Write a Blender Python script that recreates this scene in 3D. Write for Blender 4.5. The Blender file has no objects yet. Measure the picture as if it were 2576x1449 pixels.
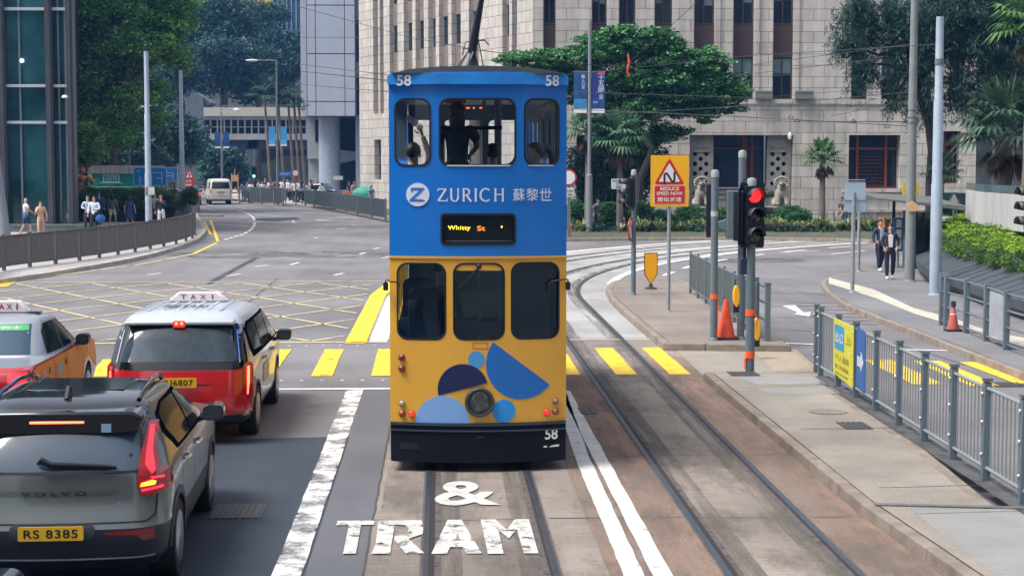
import bpy, bmesh, math, random
import numpy as np
from mathutils import Vector, Matrix, geometry
R=math.radians
SC=bpy.context.scene
COL=SC.collection
# ---------------- camera, sky, sun, exposure ----------------
F=4300.0; PW,PH=2576.0,1449.0; HC=3.5
cd=bpy.data.cameras.new('camera'); CAM=bpy.data.objects.new('camera',cd); COL.objects.link(CAM)
cd.sensor_width=36; cd.lens=36*F/PW; cd.clip_end=3000; cd.clip_start=.1
CAM.location=(0,0,HC); CAM.rotation_euler=(R(90-4.315),0,R(-2.41)); SC.camera=CAM
W=bpy.data.worlds.new('World'); SC.world=W; W.use_nodes=True
SUN_EL,SUN_AZ=60,250     # azimuth measured clockwise from +Y (behind the camera, a little left)
nt=W.node_tree; bgn=nt.nodes['Background']
sky=nt.nodes.new('ShaderNodeTexSky'); sky.sky_type='NISHITA'; sky.sun_disc=False
sky.sun_elevation=R(SUN_EL); sky.sun_rotation=R(SUN_AZ); sky.air_density=1.0; sky.dust_density=4.0; sky.ozone_density=1.0
hs=nt.nodes.new('ShaderNodeHueSaturation'); hs.inputs['Saturation'].default_value=.42
nt.links.new(sky.outputs[0],hs.inputs['Color']); nt.links.new(hs.outputs[0],bgn.inputs[0]); bgn.inputs[1].default_value=.15
ld=bpy.data.lights.new('sun','SUN'); ld.energy=2.4; ld.angle=R(26); ld.color=(1,.95,.88)
LS=bpy.data.objects.new('sun',ld); COL.objects.link(LS)
_a=R(SUN_AZ); _e=R(SUN_EL); _d=Vector((math.sin(_a)*math.cos(_e),math.cos(_a)*math.cos(_e),math.sin(_e)))
LS.rotation_euler=_d.to_track_quat('Z','Y').to_euler(); LS.location=(0,0,60)
SC.view_settings.view_transform='Standard'; SC.view_settings.look='None'; SC.view_settings.exposure=0.75; SC.view_settings.gamma=1
# ---------------- helpers ----------------
_RM=CAM.rotation_euler.to_matrix()
def ray(px,py): return _RM@Vector(((px-PW/2)/F,-(py-PH/2)/F,-1))
def G(px,py,z=0.0):
    d=ray(px,py); t=(z-HC)/d.z; return Vector((d.x*t,d.y*t,z))
def P(px,py,Y):
    d=ray(px,py); t=Y/d.y; return Vector((d.x*t,Y,HC+d.z*t))
def rnd(a,b): return random.uniform(a,b)
random.seed(7)
MATS={}
def N(nt,t,**k):
    n=nt.nodes.new('ShaderNode'+t)
    for a,b in k.items():
        if a[0]=='_': n.inputs[a[1:]].default_value=b
        else: setattr(n,a,b)
    return n
def M(name,col,rough=.6,metal=0,noise=0,ns=3,bump=0,bs=40,spec=.5,coat=0,emit=None,es=0,alpha=None,trans=0,ior=None,sheen=0,island=0,stretch=None,wear=None):
    if name in MATS: return MATS[name]
    m=bpy.data.materials.new(name); m.use_nodes=True; nt=m.node_tree; p=nt.nodes['Principled BSDF']; L=nt.links.new
    c=(col[0],col[1],col[2],1); p.inputs['Base Color'].default_value=c
    p.inputs['Roughness'].default_value=rough; p.inputs['Metallic'].default_value=metal
    p.inputs['Specular IOR Level'].default_value=spec; p.inputs['Coat Weight'].default_value=coat; p.inputs['Coat Roughness'].default_value=.04
    if ior: p.inputs['IOR'].default_value=ior
    if trans: p.inputs['Transmission Weight'].default_value=trans
    if emit: p.inputs['Emission Color'].default_value=(*emit,1); p.inputs['Emission Strength'].default_value=es
    tc=N(nt,'TexCoord'); vec=tc.outputs['Object']
    if stretch:
        mp=N(nt,'Mapping'); mp.inputs['Scale'].default_value=stretch; L(vec,mp.inputs[0]); vec=mp.outputs[0]
    cur=None
    if noise:
        n=N(nt,'TexNoise',_Scale=ns,_Detail=6.0,_Roughness=.65); L(vec,n.inputs['Vector'])
        r=N(nt,'MapRange'); r.inputs['From Min'].default_value=.3; r.inputs['From Max'].default_value=.7
        r.inputs['To Min'].default_value=1-noise; r.inputs['To Max'].default_value=1+noise; L(n.outputs['Fac'],r.inputs[0])
        mx=N(nt,'VectorMath',operation='SCALE'); mx.inputs[0].default_value=col[:3]; L(r.outputs[0],mx.inputs['Scale']); cur=mx.outputs[0]
    if island:
        g=N(nt,'NewGeometry'); r=N(nt,'MapRange'); r.inputs['To Min'].default_value=1-island; r.inputs['To Max'].default_value=1+island
        L(g.outputs['Random Per Island'],r.inputs[0]); mx=N(nt,'VectorMath',operation='SCALE')
        if cur: L(cur,mx.inputs[0])
        else: mx.inputs[0].default_value=col[:3]
        L(r.outputs[0],mx.inputs['Scale']); cur=mx.outputs[0]
    if cur: L(cur,p.inputs['Base Color'])
    if bump:
        n=N(nt,'TexNoise',_Scale=bs,_Detail=4.0); L(vec,n.inputs['Vector']); b=N(nt,'Bump',_Strength=bump,_Distance=.02); L(n.outputs['Fac'],b.inputs['Height']); L(b.outputs[0],p.inputs['Normal'])
    if wear:
        n=N(nt,'TexNoise',_Scale=wear[1],_Detail=8.0,_Roughness=.75); L(vec,n.inputs['Vector'])
        sf=wear[2] if len(wear)>2 else .045
        r=N(nt,'MapRange'); r.inputs['From Min'].default_value=wear[0]-sf; r.inputs['From Max'].default_value=wear[0]+sf; L(n.outputs['Fac'],r.inputs[0]); L(r.outputs[0],p.inputs['Alpha'])
    if alpha is not None: p.inputs['Alpha'].default_value=alpha
    MATS[name]=m; return m
class MB:
    def __init__(s): s.v=[]; s.f=[]; s.m=[]; s.k=0
    def face(s,pts):
        n=len(s.v); s.v+=[tuple(p) for p in pts]; s.f.append(tuple(range(n,n+len(pts)))); s.m.append(s.k)
    def raw(s,vs,fs):
        n=len(s.v); s.v+=[tuple(p) for p in vs]
        for f in fs: s.f.append(tuple(n+i for i in f)); s.m.append(s.k)
    def bx(s,x0,x1,y0,y1,z0,z1,mx=None):
        v=[Vector((x,y,z)) for z in (z0,z1) for x,y in ((x0,y0),(x1,y0),(x1,y1),(x0,y1))]
        if mx is not None: v=[mx@q for q in v]
        s.raw(v,[(0,3,2,1),(4,5,6,7),(0,1,5,4),(1,2,6,5),(2,3,7,6),(3,0,4,7)]); return s
    def tube(s,pts,r,n=8,cap=True,flat=1):
        pts=[Vector(p) for p in pts]; rs=r if isinstance(r,(list,tuple)) else [r]*len(pts); vs=[];fs=[]
        up=None
        for i,p in enumerate(pts):
            d=(pts[min(i+1,len(pts)-1)]-pts[max(i-1,0)]).normalized()
            if up is None: up=Vector((0,0,1)) if abs(d.z)<.9 else Vector((1,0,0))
            a=d.cross(up).normalized(); b=a.cross(d).normalized(); up=b
            for k in range(n):
                t=2*math.pi*k/n; vs.append(p+(a*math.cos(t)+b*math.sin(t)*flat)*rs[i])
        for i in range(len(pts)-1):
            for k in range(n): fs.append((i*n+k,i*n+(k+1)%n,(i+1)*n+(k+1)%n,(i+1)*n+k))
        if cap: fs.append(tuple(range(n-1,-1,-1))); fs.append(tuple((len(pts)-1)*n+k for k in range(n)))
        s.raw(vs,fs); return s
    def lathe(s,prof,c=(0,0,0),n=16,axis='Z',sx=1,sy=1):
        vs=[];fs=[];c=Vector(c)
        for r,z in prof:
            for k in range(n):
                t=2*math.pi*k/n; q=Vector((r*math.cos(t)*sx,r*math.sin(t)*sy,z))
                if axis=='Y': q=Vector((q.x,q.z,q.y))
                if axis=='X': q=Vector((q.z,q.x,q.y))
                vs.append(c+q)
        for i in range(len(prof)-1):
            for k in range(n): fs.append((i*n+k,i*n+(k+1)%n,(i+1)*n+(k+1)%n,(i+1)*n+k))
        if prof[0][0]>1e-4: fs.append(tuple(range(n-1,-1,-1)))
        if prof[-1][0]>1e-4: fs.append(tuple((len(prof)-1)*n+k for k in range(n)))
        s.raw(vs,fs); return s
    def ball(s,c,rx,ry=None,rz=None,n=12,m=8):
        ry=ry or rx; rz=rz or rx; c=Vector(c); vs=[];fs=[]
        for i in range(m+1):
            a=math.pi*i/m
            for k in range(n):
                t=2*math.pi*k/n; vs.append(c+Vector((rx*math.sin(a)*math.cos(t),ry*math.sin(a)*math.sin(t),rz*math.cos(a))))
        for i in range(m):
            for k in range(n): fs.append((i*n+k,i*n+(k+1)%n,(i+1)*n+(k+1)%n,(i+1)*n+k))
        s.raw(vs,fs); return s
    def plate(s,outline,holes=(),y0=0,y1=.02,fn=None):
        """2-D polygon (x,z) with holes, solid between y0 (front) and y1"""
        loops=[list(outline)]+[list(h) for h in holes]
        tr=geometry.tessellate_polygon([[Vector((a,b,0)) for a,b in l] for l in loops])
        flat=[p for l in loops for p in l]; n=len(flat)
        f=fn or (lambda x,y,z:(x,y,z))
        vs=[f(a,y0,b) for a,b in flat]+[f(a,y1,b) for a,b in flat]; fs=[]
        for t in tr:
            a,b,c=t; fs.append((a,b,c)); fs.append((n+c,n+b,n+a))
        o=0
        for l in loops:
            for i in range(len(l)):
                j=(i+1)%len(l); fs.append((o+i,o+j,n+o+j,n+o+i))
            o+=len(l)
        s.raw(vs,fs); return s
    def flat(s,pts,z):
        v=[Vector((p[0],p[1],0)) for p in pts]
        tr=geometry.tessellate_polygon([v]); s.raw([(p[0],p[1],z) for p in pts],[t for t in tr]); return s
    def build(s,name,mats,parent=None,smooth=38,bevel=0,loc=None,weld=False,normals=True):
        me=bpy.data.meshes.new(name); me.from_pydata(s.v,[],s.f)
        mats=mats if isinstance(mats,(list,tuple)) else [mats]
        for m in mats: me.materials.append(m)
        if len(mats)>1: me.polygons.foreach_set('material_index',s.m)
        if normals:
            bm=bmesh.new(); bm.from_mesh(me)
            if weld: bmesh.ops.remove_doubles(bm,verts=bm.verts,dist=.0005)
            bmesh.ops.recalc_face_normals(bm,faces=bm.faces); bm.to_mesh(me); bm.free()
        if smooth: me.shade_smooth(); me.set_sharp_from_angle(angle=R(smooth))
        o=bpy.data.objects.new(name,me); COL.objects.link(o)
        if parent: o.parent=parent
        if loc: o.location=loc
        if bevel:
            b=o.modifiers.new('b','BEVEL'); b.width=bevel; b.segments=2; b.limit_method='ANGLE'; b.angle_limit=R(40)
        return o
def tag(o,label,cat,group=None):
    o['label']=label; o['category']=cat
    if group: o['group']=group
    return o
def thing(name,label,cat,loc=(0,0,0),rz=0,group=None):
    o=bpy.data.objects.new(name,None); COL.objects.link(o); o.location=loc; o.rotation_euler=(0,0,rz); o.empty_display_size=.2
    return tag(o,label,cat,group)
def struct(o,kind='structure'): o['kind']=kind; return o
def clone(o,parent=None,**k):
    c=o.copy(); COL.objects.link(c)
    if parent: c.parent=parent
    for ch in o.children: clone(ch,c)
    return c
def rr(x0,x1,z0,z1,r,n=5):
    pts=[]
    for cx,cz,a0 in ((x1-r,z1-r,0),(x0+r,z1-r,90),(x0+r,z0+r,180),(x1-r,z0+r,270)):
        for i in range(n+1):
            a=R(a0+90*i/n); pts.append((cx+r*math.cos(a),cz+r*math.sin(a)))
    return pts
def circ(cx,cz,r,n=24,a0=0,a1=360):
    if a1-a0>=360: return [(cx+r*math.cos(2*math.pi*i/n),cz+r*math.sin(2*math.pi*i/n)) for i in range(n)]
    return [(cx+r*math.cos(R(a0+(a1-a0)*i/n)),cz+r*math.sin(R(a0+(a1-a0)*i/n))) for i in range(n+1)]
def text_tris(s,size,bold=0,cx=True,sp=1.0,sx=1.0):
    c=bpy.data.curves.new('t','FONT'); c.body=s; c.size=size; c.offset=bold; c.space_character=sp; c.resolution_u=4
    o=bpy.data.objects.new('t',c); COL.objects.link(o); bpy.context.view_layer.update()
    me=bpy.data.meshes.new_from_object(o.evaluated_get(bpy.context.evaluated_depsgraph_get()))
    vs=[(v.co.x*sx,v.co.y) for v in me.vertices]; fs=[tuple(p.vertices) for p in me.polygons]
    bpy.data.objects.remove(o); bpy.data.curves.remove(c); bpy.data.meshes.remove(me)
    if vs and cx:
        x0=min(v[0] for v in vs);x1=max(v[0] for v in vs);y0=min(v[1] for v in vs);y1=max(v[1] for v in vs)
        vs=[(a-(x0+x1)/2,b-(y0+y1)/2) for a,b in vs]
    return vs,fs
def text_fit(s,w,h,bold=0,sp=1.0):
    """glyph triangles centred on 0, scaled to w x h"""
    vs,fs=text_tris(s,1,bold,True,sp); x1=max(v[0] for v in vs); y1=max(v[1] for v in vs)
    return [(a/x1*w/2,b/y1*h/2) for a,b in vs],fs
def put_text(mb,s,x,z,w,h,y,bold=0,sp=1.0,shear=0):
    vs,fs=text_fit(s,w,h,bold,sp); mb.raw([(x+a+shear*b,y,z+b) for a,b in vs],fs); return mb
# ---------------- shared materials ----------------
GREY=M('grey_paint',(.12,.165,.20),.45,noise=.12,ns=4)
GREYD=M('dark_grey_paint',(.13,.155,.17),.5,noise=.15,ns=5)
LGREY=M('pale_blue_grey_paint',(.30,.37,.45),.5,noise=.12,ns=3)
BLACK=M('black_plastic',(.012,.016,.026),.4,spec=.4)
BLK2=M('blue_black',(.010,.014,.03),.5)
STEEL=M('steel',(.35,.37,.4),.35,metal=.8)
WHITE=M('white_paint',(.75,.76,.78),.5)
BLUESIGN=M('blue_sign',(.02,.16,.5),.4)
YELS=M('sign_yellow',(.9,.47,.01),.4)
REDS=M('sign_red',(.55,.03,.02),.4)
ORG=M('orange_tape',(.95,.13,.03),.5)
SKIN=M('skin',(.48,.29,.21),.55)
SKIN2=M('fair_skin',(.6,.38,.29),.55)
HAIR=M('black_hair',(.012,.01,.012),.5)
GLASSD=M('dark_glass',(.012,.022,.035),.08,spec=.6)
# ---------------- ground, road, tracks ----------------
def asphalt(name,c1,c2,sc=1.0,grain=.5,brush=.6):
    m=bpy.data.materials.new(name); m.use_nodes=True; nt=m.node_tree; p=nt.nodes['Principled BSDF']; L=nt.links.new
    tc=N(nt,'TexCoord'); n1=N(nt,'TexNoise',_Scale=.22*sc,_Detail=8.0,_Roughness=.6); L(tc.outputs['Object'],n1.inputs['Vector'])
    mp=N(nt,'Mapping'); mp.inputs['Scale'].default_value=(1.6,.10,1); L(tc.outputs['Object'],mp.inputs[0])
    n2=N(nt,'TexNoise',_Scale=1.2,_Detail=5.0); L(mp.outputs[0],n2.inputs['Vector'])
    n3=N(nt,'TexNoise',_Scale=32.0,_Detail=5.0,_Roughness=.85); L(tc.outputs['Object'],n3.inputs['Vector'])
    r=N(nt,'MapRange'); r.inputs['From Min'].default_value=.32; r.inputs['From Max'].default_value=.68; L(n1.outputs['Fac'],r.inputs[0])
    a=N(nt,'Math',operation='MULTIPLY_ADD'); L(n2.outputs['Fac'],a.inputs[0]); a.inputs[1].default_value=.8; L(r.outputs[0],a.inputs[2])
    b=N(nt,'Math',operation='MULTIPLY_ADD'); L(n3.outputs['Fac'],b.inputs[0]); b.inputs[1].default_value=grain; L(a.outputs[0],b.inputs[2])
    r2=N(nt,'MapRange'); r2.inputs['From Min'].default_value=.3+grain*.3; r2.inputs['From Max'].default_value=1.4+grain*.6; L(b.outputs[0],r2.inputs[0])
    mx=N(nt,'Mix',data_type='RGBA'); mx.inputs[6].default_value=(*c1,1); mx.inputs[7].default_value=(*c2,1); L(r2.outputs[0],mx.inputs[0])
    mq=N(nt,'Mapping'); mq.inputs['Scale'].default_value=(.6,16,1); L(tc.outputs['Object'],mq.inputs[0]); n4=N(nt,'TexNoise',_Scale=1.6,_Detail=4.0,_Roughness=.7); L(mq.outputs[0],n4.inputs['Vector']); n5=N(nt,'TexNoise',_Scale=95.0,_Detail=2.0); L(tc.outputs['Object'],n5.inputs['Vector']); am=N(nt,'Math',operation='ADD'); L(n4.outputs['Fac'],am.inputs[0]); L(n5.outputs['Fac'],am.inputs[1]); rm=N(nt,'MapRange'); rm.inputs['From Min'].default_value=.6; rm.inputs['From Max'].default_value=1.4; rm.inputs['To Min'].default_value=1-.28*brush; rm.inputs['To Max'].default_value=1+.28*brush; L(am.outputs[0],rm.inputs[0]); vs_=N(nt,'VectorMath',operation='SCALE'); L(mx.outputs[2],vs_.inputs[0]); L(rm.outputs[0],vs_.inputs['Scale']); L(vs_.outputs[0],p.inputs['Base Color']); p.inputs['Roughness'].default_value=.85; p.inputs['Specular IOR Level'].default_value=.3
    bp=N(nt,'Bump',_Strength=.35,_Distance=.01); L(n3.outputs['Fac'],bp.inputs['Height']); L(bp.outputs[0],p.inputs['Normal'])
    MATS[name]=m; return m
ASPH=asphalt('asphalt',(.105,.103,.11),(.215,.208,.218))
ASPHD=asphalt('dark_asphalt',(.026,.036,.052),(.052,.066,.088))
CONC=asphalt('track_concrete',(.115,.10,.09),(.33,.285,.25),1.8,1.2,1.3)
CONCR=asphalt('rusty_concrete',(.14,.085,.065),(.34,.245,.20),1.8,1.0,1.0)
CONCL=asphalt('light_concrete',(.19,.19,.195),(.40,.395,.39),1.4,.9,1.0)
PAVE=asphalt('pavement_concrete',(.12,.105,.09),(.33,.30,.265),2.4,2.4)
PAVL=asphalt('left_pavement',(.27,.26,.26),(.40,.385,.38),1.0,.3)
PAVD=asphalt('dark_pavement',(.12,.125,.135),(.20,.20,.21),1.5,.5)
KERB=M('kerb_stone',(.22,.185,.155),.85,noise=.35,ns=3,bump=.4,bs=25)
KERBL=M('pale_kerb',(.42,.38,.35),.85,noise=.25,ns=2)
PW_=M('road_white',(.66,.66,.65),.7,noise=.2,ns=4,wear=(.37,3))
PWW=M('worn_road_white',(.66,.66,.66),.7,noise=.25,ns=5,wear=(.475,2.4,.06))
PY_=M('road_yellow',(.80,.52,.035),.7,noise=.25,ns=4,wear=(.38,4))
PYT=M('faded_box_yellow',(.60,.50,.27),.7,noise=.2,ns=3,wear=(.43,1.5))
g=MB(); g.bx(-900,900,-60,1500,-.4,-.03); struct(g.build('ground',M('far_ground',(.10,.11,.11),.9,noise=.3,ns=.05)))
g=MB(); g.flat([(-120,4),(120,4),(140,300),(-140,300)],0); struct(g.build('road',ASPH,smooth=0,normals=False))
def sheet(name,pts,z,mat,kind='structure'):
    b=MB(); b.flat(pts,z); return struct(b.build(name,mat,smooth=0,normals=False),kind)
CX,CY,R0=41.49,42.0,38.0     # centre of the track curve; radius of the inner rail of the right-hand track
def arc(r,a0,a1,n=40): return [(CX-r*math.cos(R(a0+(a1-a0)*i/n)),CY+r*math.sin(R(a0+(a1-a0)*i/n))) for i in range(n+1)]
def path_off(x,extra=0):
    """track-parallel path at lateral x on the straight, following the curve"""
    r=CX-x; pts=[(x,8),(x,CY)]+arc(r,0,86,60)[1:]; e=pts[-1]; pts.append((e[0]+40*math.sin(R(86)),e[1]+40*math.cos(R(86)))); return pts
def ribbon(mb,path,w0,w1,z):
    """strip between lateral offsets w0..w1 of path (positive = right)"""
    L=[];Rr=[]
    for i,p in enumerate(path):
        a=Vector(path[max(i-1,0)]); b=Vector(path[min(i+1,len(path)-1)]); d=(b-a).normalized(); n=Vector((d.y,-d.x)); p=Vector(p)
        L.append(p+n*w0); Rr.append(p+n*w1)
    n=len(path); mb.raw([(q.x,q.y,z) for q in L+Rr],[(i,n+i,n+i+1,i+1) for i in range(n-1)]); return mb
g=MB(); ribbon(g,[(1.8,8),(1.8,33.2)],-2.47,2.5,.004); struct(g.build('track_bed',CONC,smooth=0,normals=False))
g=MB(); ribbon(g,[(3.6,8),(3.6,30)],.0,.69,.0078); ribbon(g,[(1.72,8),(1.72,31)],-.3,.66,.0072); struct(g.build('rusty_track_stain',M('rust_stain',(.30,.20,.155),.85,noise=.15,ns=9,stretch=(1.6,.22,1),wear=(.47,.9,.2)),smooth=0,normals=False))
g=MB(); ribbon(g,[(1.8,8),(1.8,31)],-2.4,2.45,.0082); struct(g.build('dark_track_stain',M('dark_stain',(.16,.14,.125),.85,noise=.2,ns=9,stretch=(1.1,.35,1),wear=(.64,1.1,.16)),smooth=0,normals=False))
g=MB(); p_=[p for p in path_off(1.8) if p[1]>33]; p_=[(1.8,33.2)]+p_[0:]; ribbon(g,p_,-3.2,2.6,.004); struct(g.build('curved_track_bed',CONCL,smooth=0,normals=False))
RAILM=M('rail_steel',(.075,.10,.13),.35,metal=.5,noise=.2,ns=6); GROOVE=M('rail_groove',(.022,.02,.024),.8)
g=MB(); h=MB(); t=MB(); u_=MB()
for c in (.42,2.98):
    for s in (-1,1):
        pt=path_off(c+s*.555); ribbon(g,pt,-.026,.026,.016); ribbon(h,pt,-.055 if s>0 else .03,-.03 if s>0 else .055+.02,.013); ribbon(t,pt,-.11 if s>0 else -.05,.05 if s>0 else .13,.010); ribbon(u_,pt,-.30 if s>0 else .05,-.08 if s>0 else .32,.0085)
struct(u_.build('rail_stains',M('oil_stain',(.13,.115,.105),.85,noise=.3,ns=5,stretch=(2.5,.10,1),wear=(.54,1.5,.16)),smooth=0,normals=False)); struct(g.build('tram_rails',RAILM,smooth=0,normals=False)); struct(h.build('rail_grooves',GROOVE,smooth=0,normals=False))
struct(t.build('rail_edging',M('rail_edging',(.10,.085,.08),.9,noise=.4,ns=7,wear=(.4,5)),smooth=0,normals=False))
# darker lane asphalt, deepened for weak contact shadows under the cars, with patches
def gpoly(pts,z=0): return [tuple(G(a,b,0)[:2]) for a,b in pts]
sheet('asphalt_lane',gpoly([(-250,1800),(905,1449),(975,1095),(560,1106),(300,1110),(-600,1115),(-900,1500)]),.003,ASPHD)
sheet('asphalt_strip',[(-1.15,12),(-.67,12),(-.67,26),(-1.15,26)],.0045,asphalt('mid_asphalt',(.09,.095,.11),(.15,.155,.17)))
sheet('road_patch',gpoly([(628,556),(650,549),(745,547),(757,552),(700,557),(660,558)]),.004,ASPHD)
# pavements and islands
def slab(name,px,z,top,kerb,kw=.2,raw=False):
    pts=[Vector(p) for p in (px if raw else [G(a,b,z)[:2] for a,b in px])]
    area=sum(pts[i].x*pts[(i+1)%len(pts)].y-pts[(i+1)%len(pts)].x*pts[i].y for i in range(len(pts)))
    if area<0: pts.reverse()
    n=len(pts); inn=[]
    for i in range(n):
        a,b,c=pts[i-1],pts[i],pts[(i+1)%n]; d1=(b-a).normalized(); d2=(c-b).normalized(); n1=Vector((-d1.y,d1.x)); n2=Vector((-d2.y,d2.x)); m=(n1+n2)
        m=m.normalized() if m.length>1e-3 else n1; inn.append(b+m*kw/max(.4,m.dot(n1)))
    k=MB(); 
    for i in range(n):
        j=(i+1)%n; a,b,c,d=pts[i],pts[j],inn[j],inn[i]; L=(b-a).length; q=max(1,round(L/.9))
        for t in range(q):
            u0=t/q+.006/max(L,.1); u1=(t+1)/q-.006/max(L,.1); dz=rnd(-.003,.003)
            A=a.lerp(b,u0);B=a.lerp(b,u1);C=d.lerp(c,u1);D=d.lerp(c,u0); k.raw([(*A,-.02),(*B,-.02),(*C,-.02),(*D,-.02),(*(A+(D-A)*.08),z+dz),(*(B+(C-B)*.08),z+dz),(*C,z+dz),(*D,z+dz)],[(4,5,6,7),(0,1,5,4),(1,2,6,5),(2,3,7,6),(3,0,4,7)])
    struct(k.build(name+'_kerb',kerb,smooth=0,bevel=.015))
    m=MB(); m.flat([tuple(p) for p in inn],z+.001); struct(m.build(name,top,smooth=0,normals=False))
slab('left_pavement',[(-500,745),(-100,722),(0,702),(130,684),(250,664),(330,650),(400,634),(460,616),(500,600),(516,586),(521,574),(515,560),(503,548),(494,534),(480,520),(440,508),(380,498),(150,485),(-500,480)],.14,PAVL,KERBL,.25)
slab('island_pavement',[(1668,864),(1605,812),(1560,774),(1533,746),(1523,724),(1536,708),(1570,700),(1620,697),(1690,697),(1735,710),(1830,776),(1900,822),(1960,852),(1992,868)],.14,asphalt('island_concrete',(.13,.11,.10),(.27,.235,.21),1.5,.9),KERB,.15)
slab('refuge_pavement',[(1768,936),(2160,1262),(2430,1449),(2900,1800),(3100,1800),(2576,1330),(2330,1130),(2066,958),(2066,938)],.13,PAVE,KERB,.15)
sheet('dropped_crossing',gpoly([(1700,882),(1992,882),(2068,950),(1768,946)]),.012,PAVE)
b=MB()
for i in range(16):
    u=i/16; A=G(1895+110*u,882);B=G(1895+110*(u+.55/16),882);C=G(1950+118*(u+.55/16),938);D=G(1950+118*u,938)
    b.raw([(*A[:2],.013),(*B[:2],.013),(*C[:2],.013),(*D[:2],.013),(*A[:2],.018),(*B[:2],.018),(*C[:2],.018),(*D[:2],.018)],[(4,5,6,7),(0,1,5,4),(1,2,6,5),(2,3,7,6),(3,0,4,7)])
struct(b.build('tactile_paving',M('tactile',(.36,.30,.22),.8,noise=.2,ns=3)))
slab('right_pavement',[(2064,712),(2078,734),(2120,763),(2200,795),(2300,833),(2430,884),(2576,940),(3000,1110),(3000,640),(2420,655),(2290,668),(2180,680),(2100,692),(2070,702)],.13,PAVD,KERB,.14)
b=MB(); q=[(2085,698),(2200,728),(2300,775),(2400,800),(2480,830),(2640,862)]; w=[(2085,712),(2200,748),(2300,788),(2400,818),(2480,845),(2640,890)]
A=[G(*c,.14) for c in q]; B_=[G(*c,.14) for c in w]; b.raw([(*c[:2],.1345) for c in A+B_],[(i,i+6,i+7,i+1) for i in range(5)])
struct(b.build('pale_paving_path',M('pale_paving',(.46,.43,.36),.85,noise=.2,ns=2),smooth=0,normals=False))
slab('bank_pavement',[(1350,599),(1427,600),(1600,598),(1900,597),(2100,600),(2250,606),(2350,610),(2700,618),(3300,600),(3300,540),(1300,515),(800,480),(640,478),(640,505),(700,513),(790,518),(870,528),(975,545),(1100,560),(1250,585)],.14,M('planting_soil',(.07,.075,.045),.95,noise=.4,ns=1.2),KERB,.35)
sheet('far_plaza',[tuple(G(a,b,.14)[:2]) for a,b in [(540,497),(640,506),(790,517),(905,530),(1000,515),(960,470),(540,462)]],.146,PAVL)
slab('median_pavement',[(445,540),(560,541),(562,538),(440,535)],.12,PAVD,KERB,.12)
# ---- markings
wl=MB(); ww=MB(); yl=MB(); yt=MB()
def strip(mb,a,b,w,z=.011):
    a=Vector(a[:2]);b=Vector(b[:2]);d=(b-a).normalized();n=Vector((d.y,-d.x))*w/2
    # ragged, hand-laid edges
    q=max(1,int((b-a).length/.35)); Lp=[];Rp=[]
    for i in range(q+1):
        c=a.lerp(b,i/q); j=rnd(-.006,.006); Lp.append(c-n+n.normalized()*j); Rp.append(c+n+n.normalized()*rnd(-.006,.006))
    m=q+1; mb.raw([(p.x,p.y,z) for p in Lp+Rp],[(i,m+i,m+i+1,i+1) for i in range(q)])
def gs(mb,a,b,w,z=.011): strip(mb,G(*a),G(*b),w,z)
strip(wl,(1.58,8),(1.66,20),.17); strip(wl,(1.66,20),(1.80,25.3),.17); strip(wl,(1.86,8),(1.87,25.6),.16)
strip(ww,(-1.30,8),(-1.30,25.8),.25); fa=MB(); strip(fa,(-1.30,8),(-1.3,25.8),.22,.0095); struct(fa.build('faded_lane_line',M('faded_line',(.20,.205,.215),.8,noise=.35,ns=7,wear=(.40,9,.15)),smooth=0,normals=False))
strip(wl,(-8,25.95),(-.72,25.95),.14); strip(wl,(2.1,32.9),(4.2,32.9),.07); 
strip(wl,(-1.19,32.6),(-1.17,43.5),.34)
for x in (-3.85,-2.88,-1.92,-.95,.05,1.0,1.93,2.85,3.73): strip(yl,(x+(.17 if x>0 else .0),27.5),(x+.17+(.0 if x>0 else -.2),31.4),.34)
strip(yl,(-1.62,32.4),(-1.60,44),.4); strip(yl,(-1.6,44),(-1.2,50),.4)
gs(yl,(250,948),(285,905),.35); gs(yl,(0,722),(28,708),.35)
for a,b in (((2330,909),(2480,972)),((2448,912),(2590,965)),((2208,906),(2335,968))): gs(yl,a,b,.48)
for x in np.arange(-3.5,-.8,.32): 
    strip(wl,(x,26.95),(x+.05,26.95),.08); strip(wl,(x,32.0),(x+.05,32.0),.08)
# box junction
bxp=[(0,712),(30,706),(975,704),(975,862),(-200,862),(-200,735)]
for k in range(-4,12):
    for s in (0,1):
        x0=-13+k*2.1; 
        a=Vector((x0,32.8)); b=Vector((x0+(9.5 if s else -9.5),48.6))
        # clip to x in [-13,-2]
        def cl(p,q):
            if p.x>q.x: p,q=q,p
            if q.x<-14.5 or p.x>-1.9: return None
            d=q-p
            if p.x<-14.5: p=p+d*((-14.5-p.x)/d.x)
            if q.x>-1.9: q=q-d*((q.x+1.9)/d.x)
            return p,q
        r=cl(a,b)
        if r and (r[0]-r[1]).length>1: strip(yt,r[0],r[1],.095)
strip(yt,(-15,49),(-1.4,48.9),.14); strip(yt,(-8,32.6),(-1.3,32.6),.14)
for a,b in [((530,555),(548,608)),((513,558),(530,590)),((340,668),(485,640)),((60,705),(320,670)),((485,640),(545,612))]: gs(yt if b[0]<500 else yl,a,b,.13)
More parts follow.
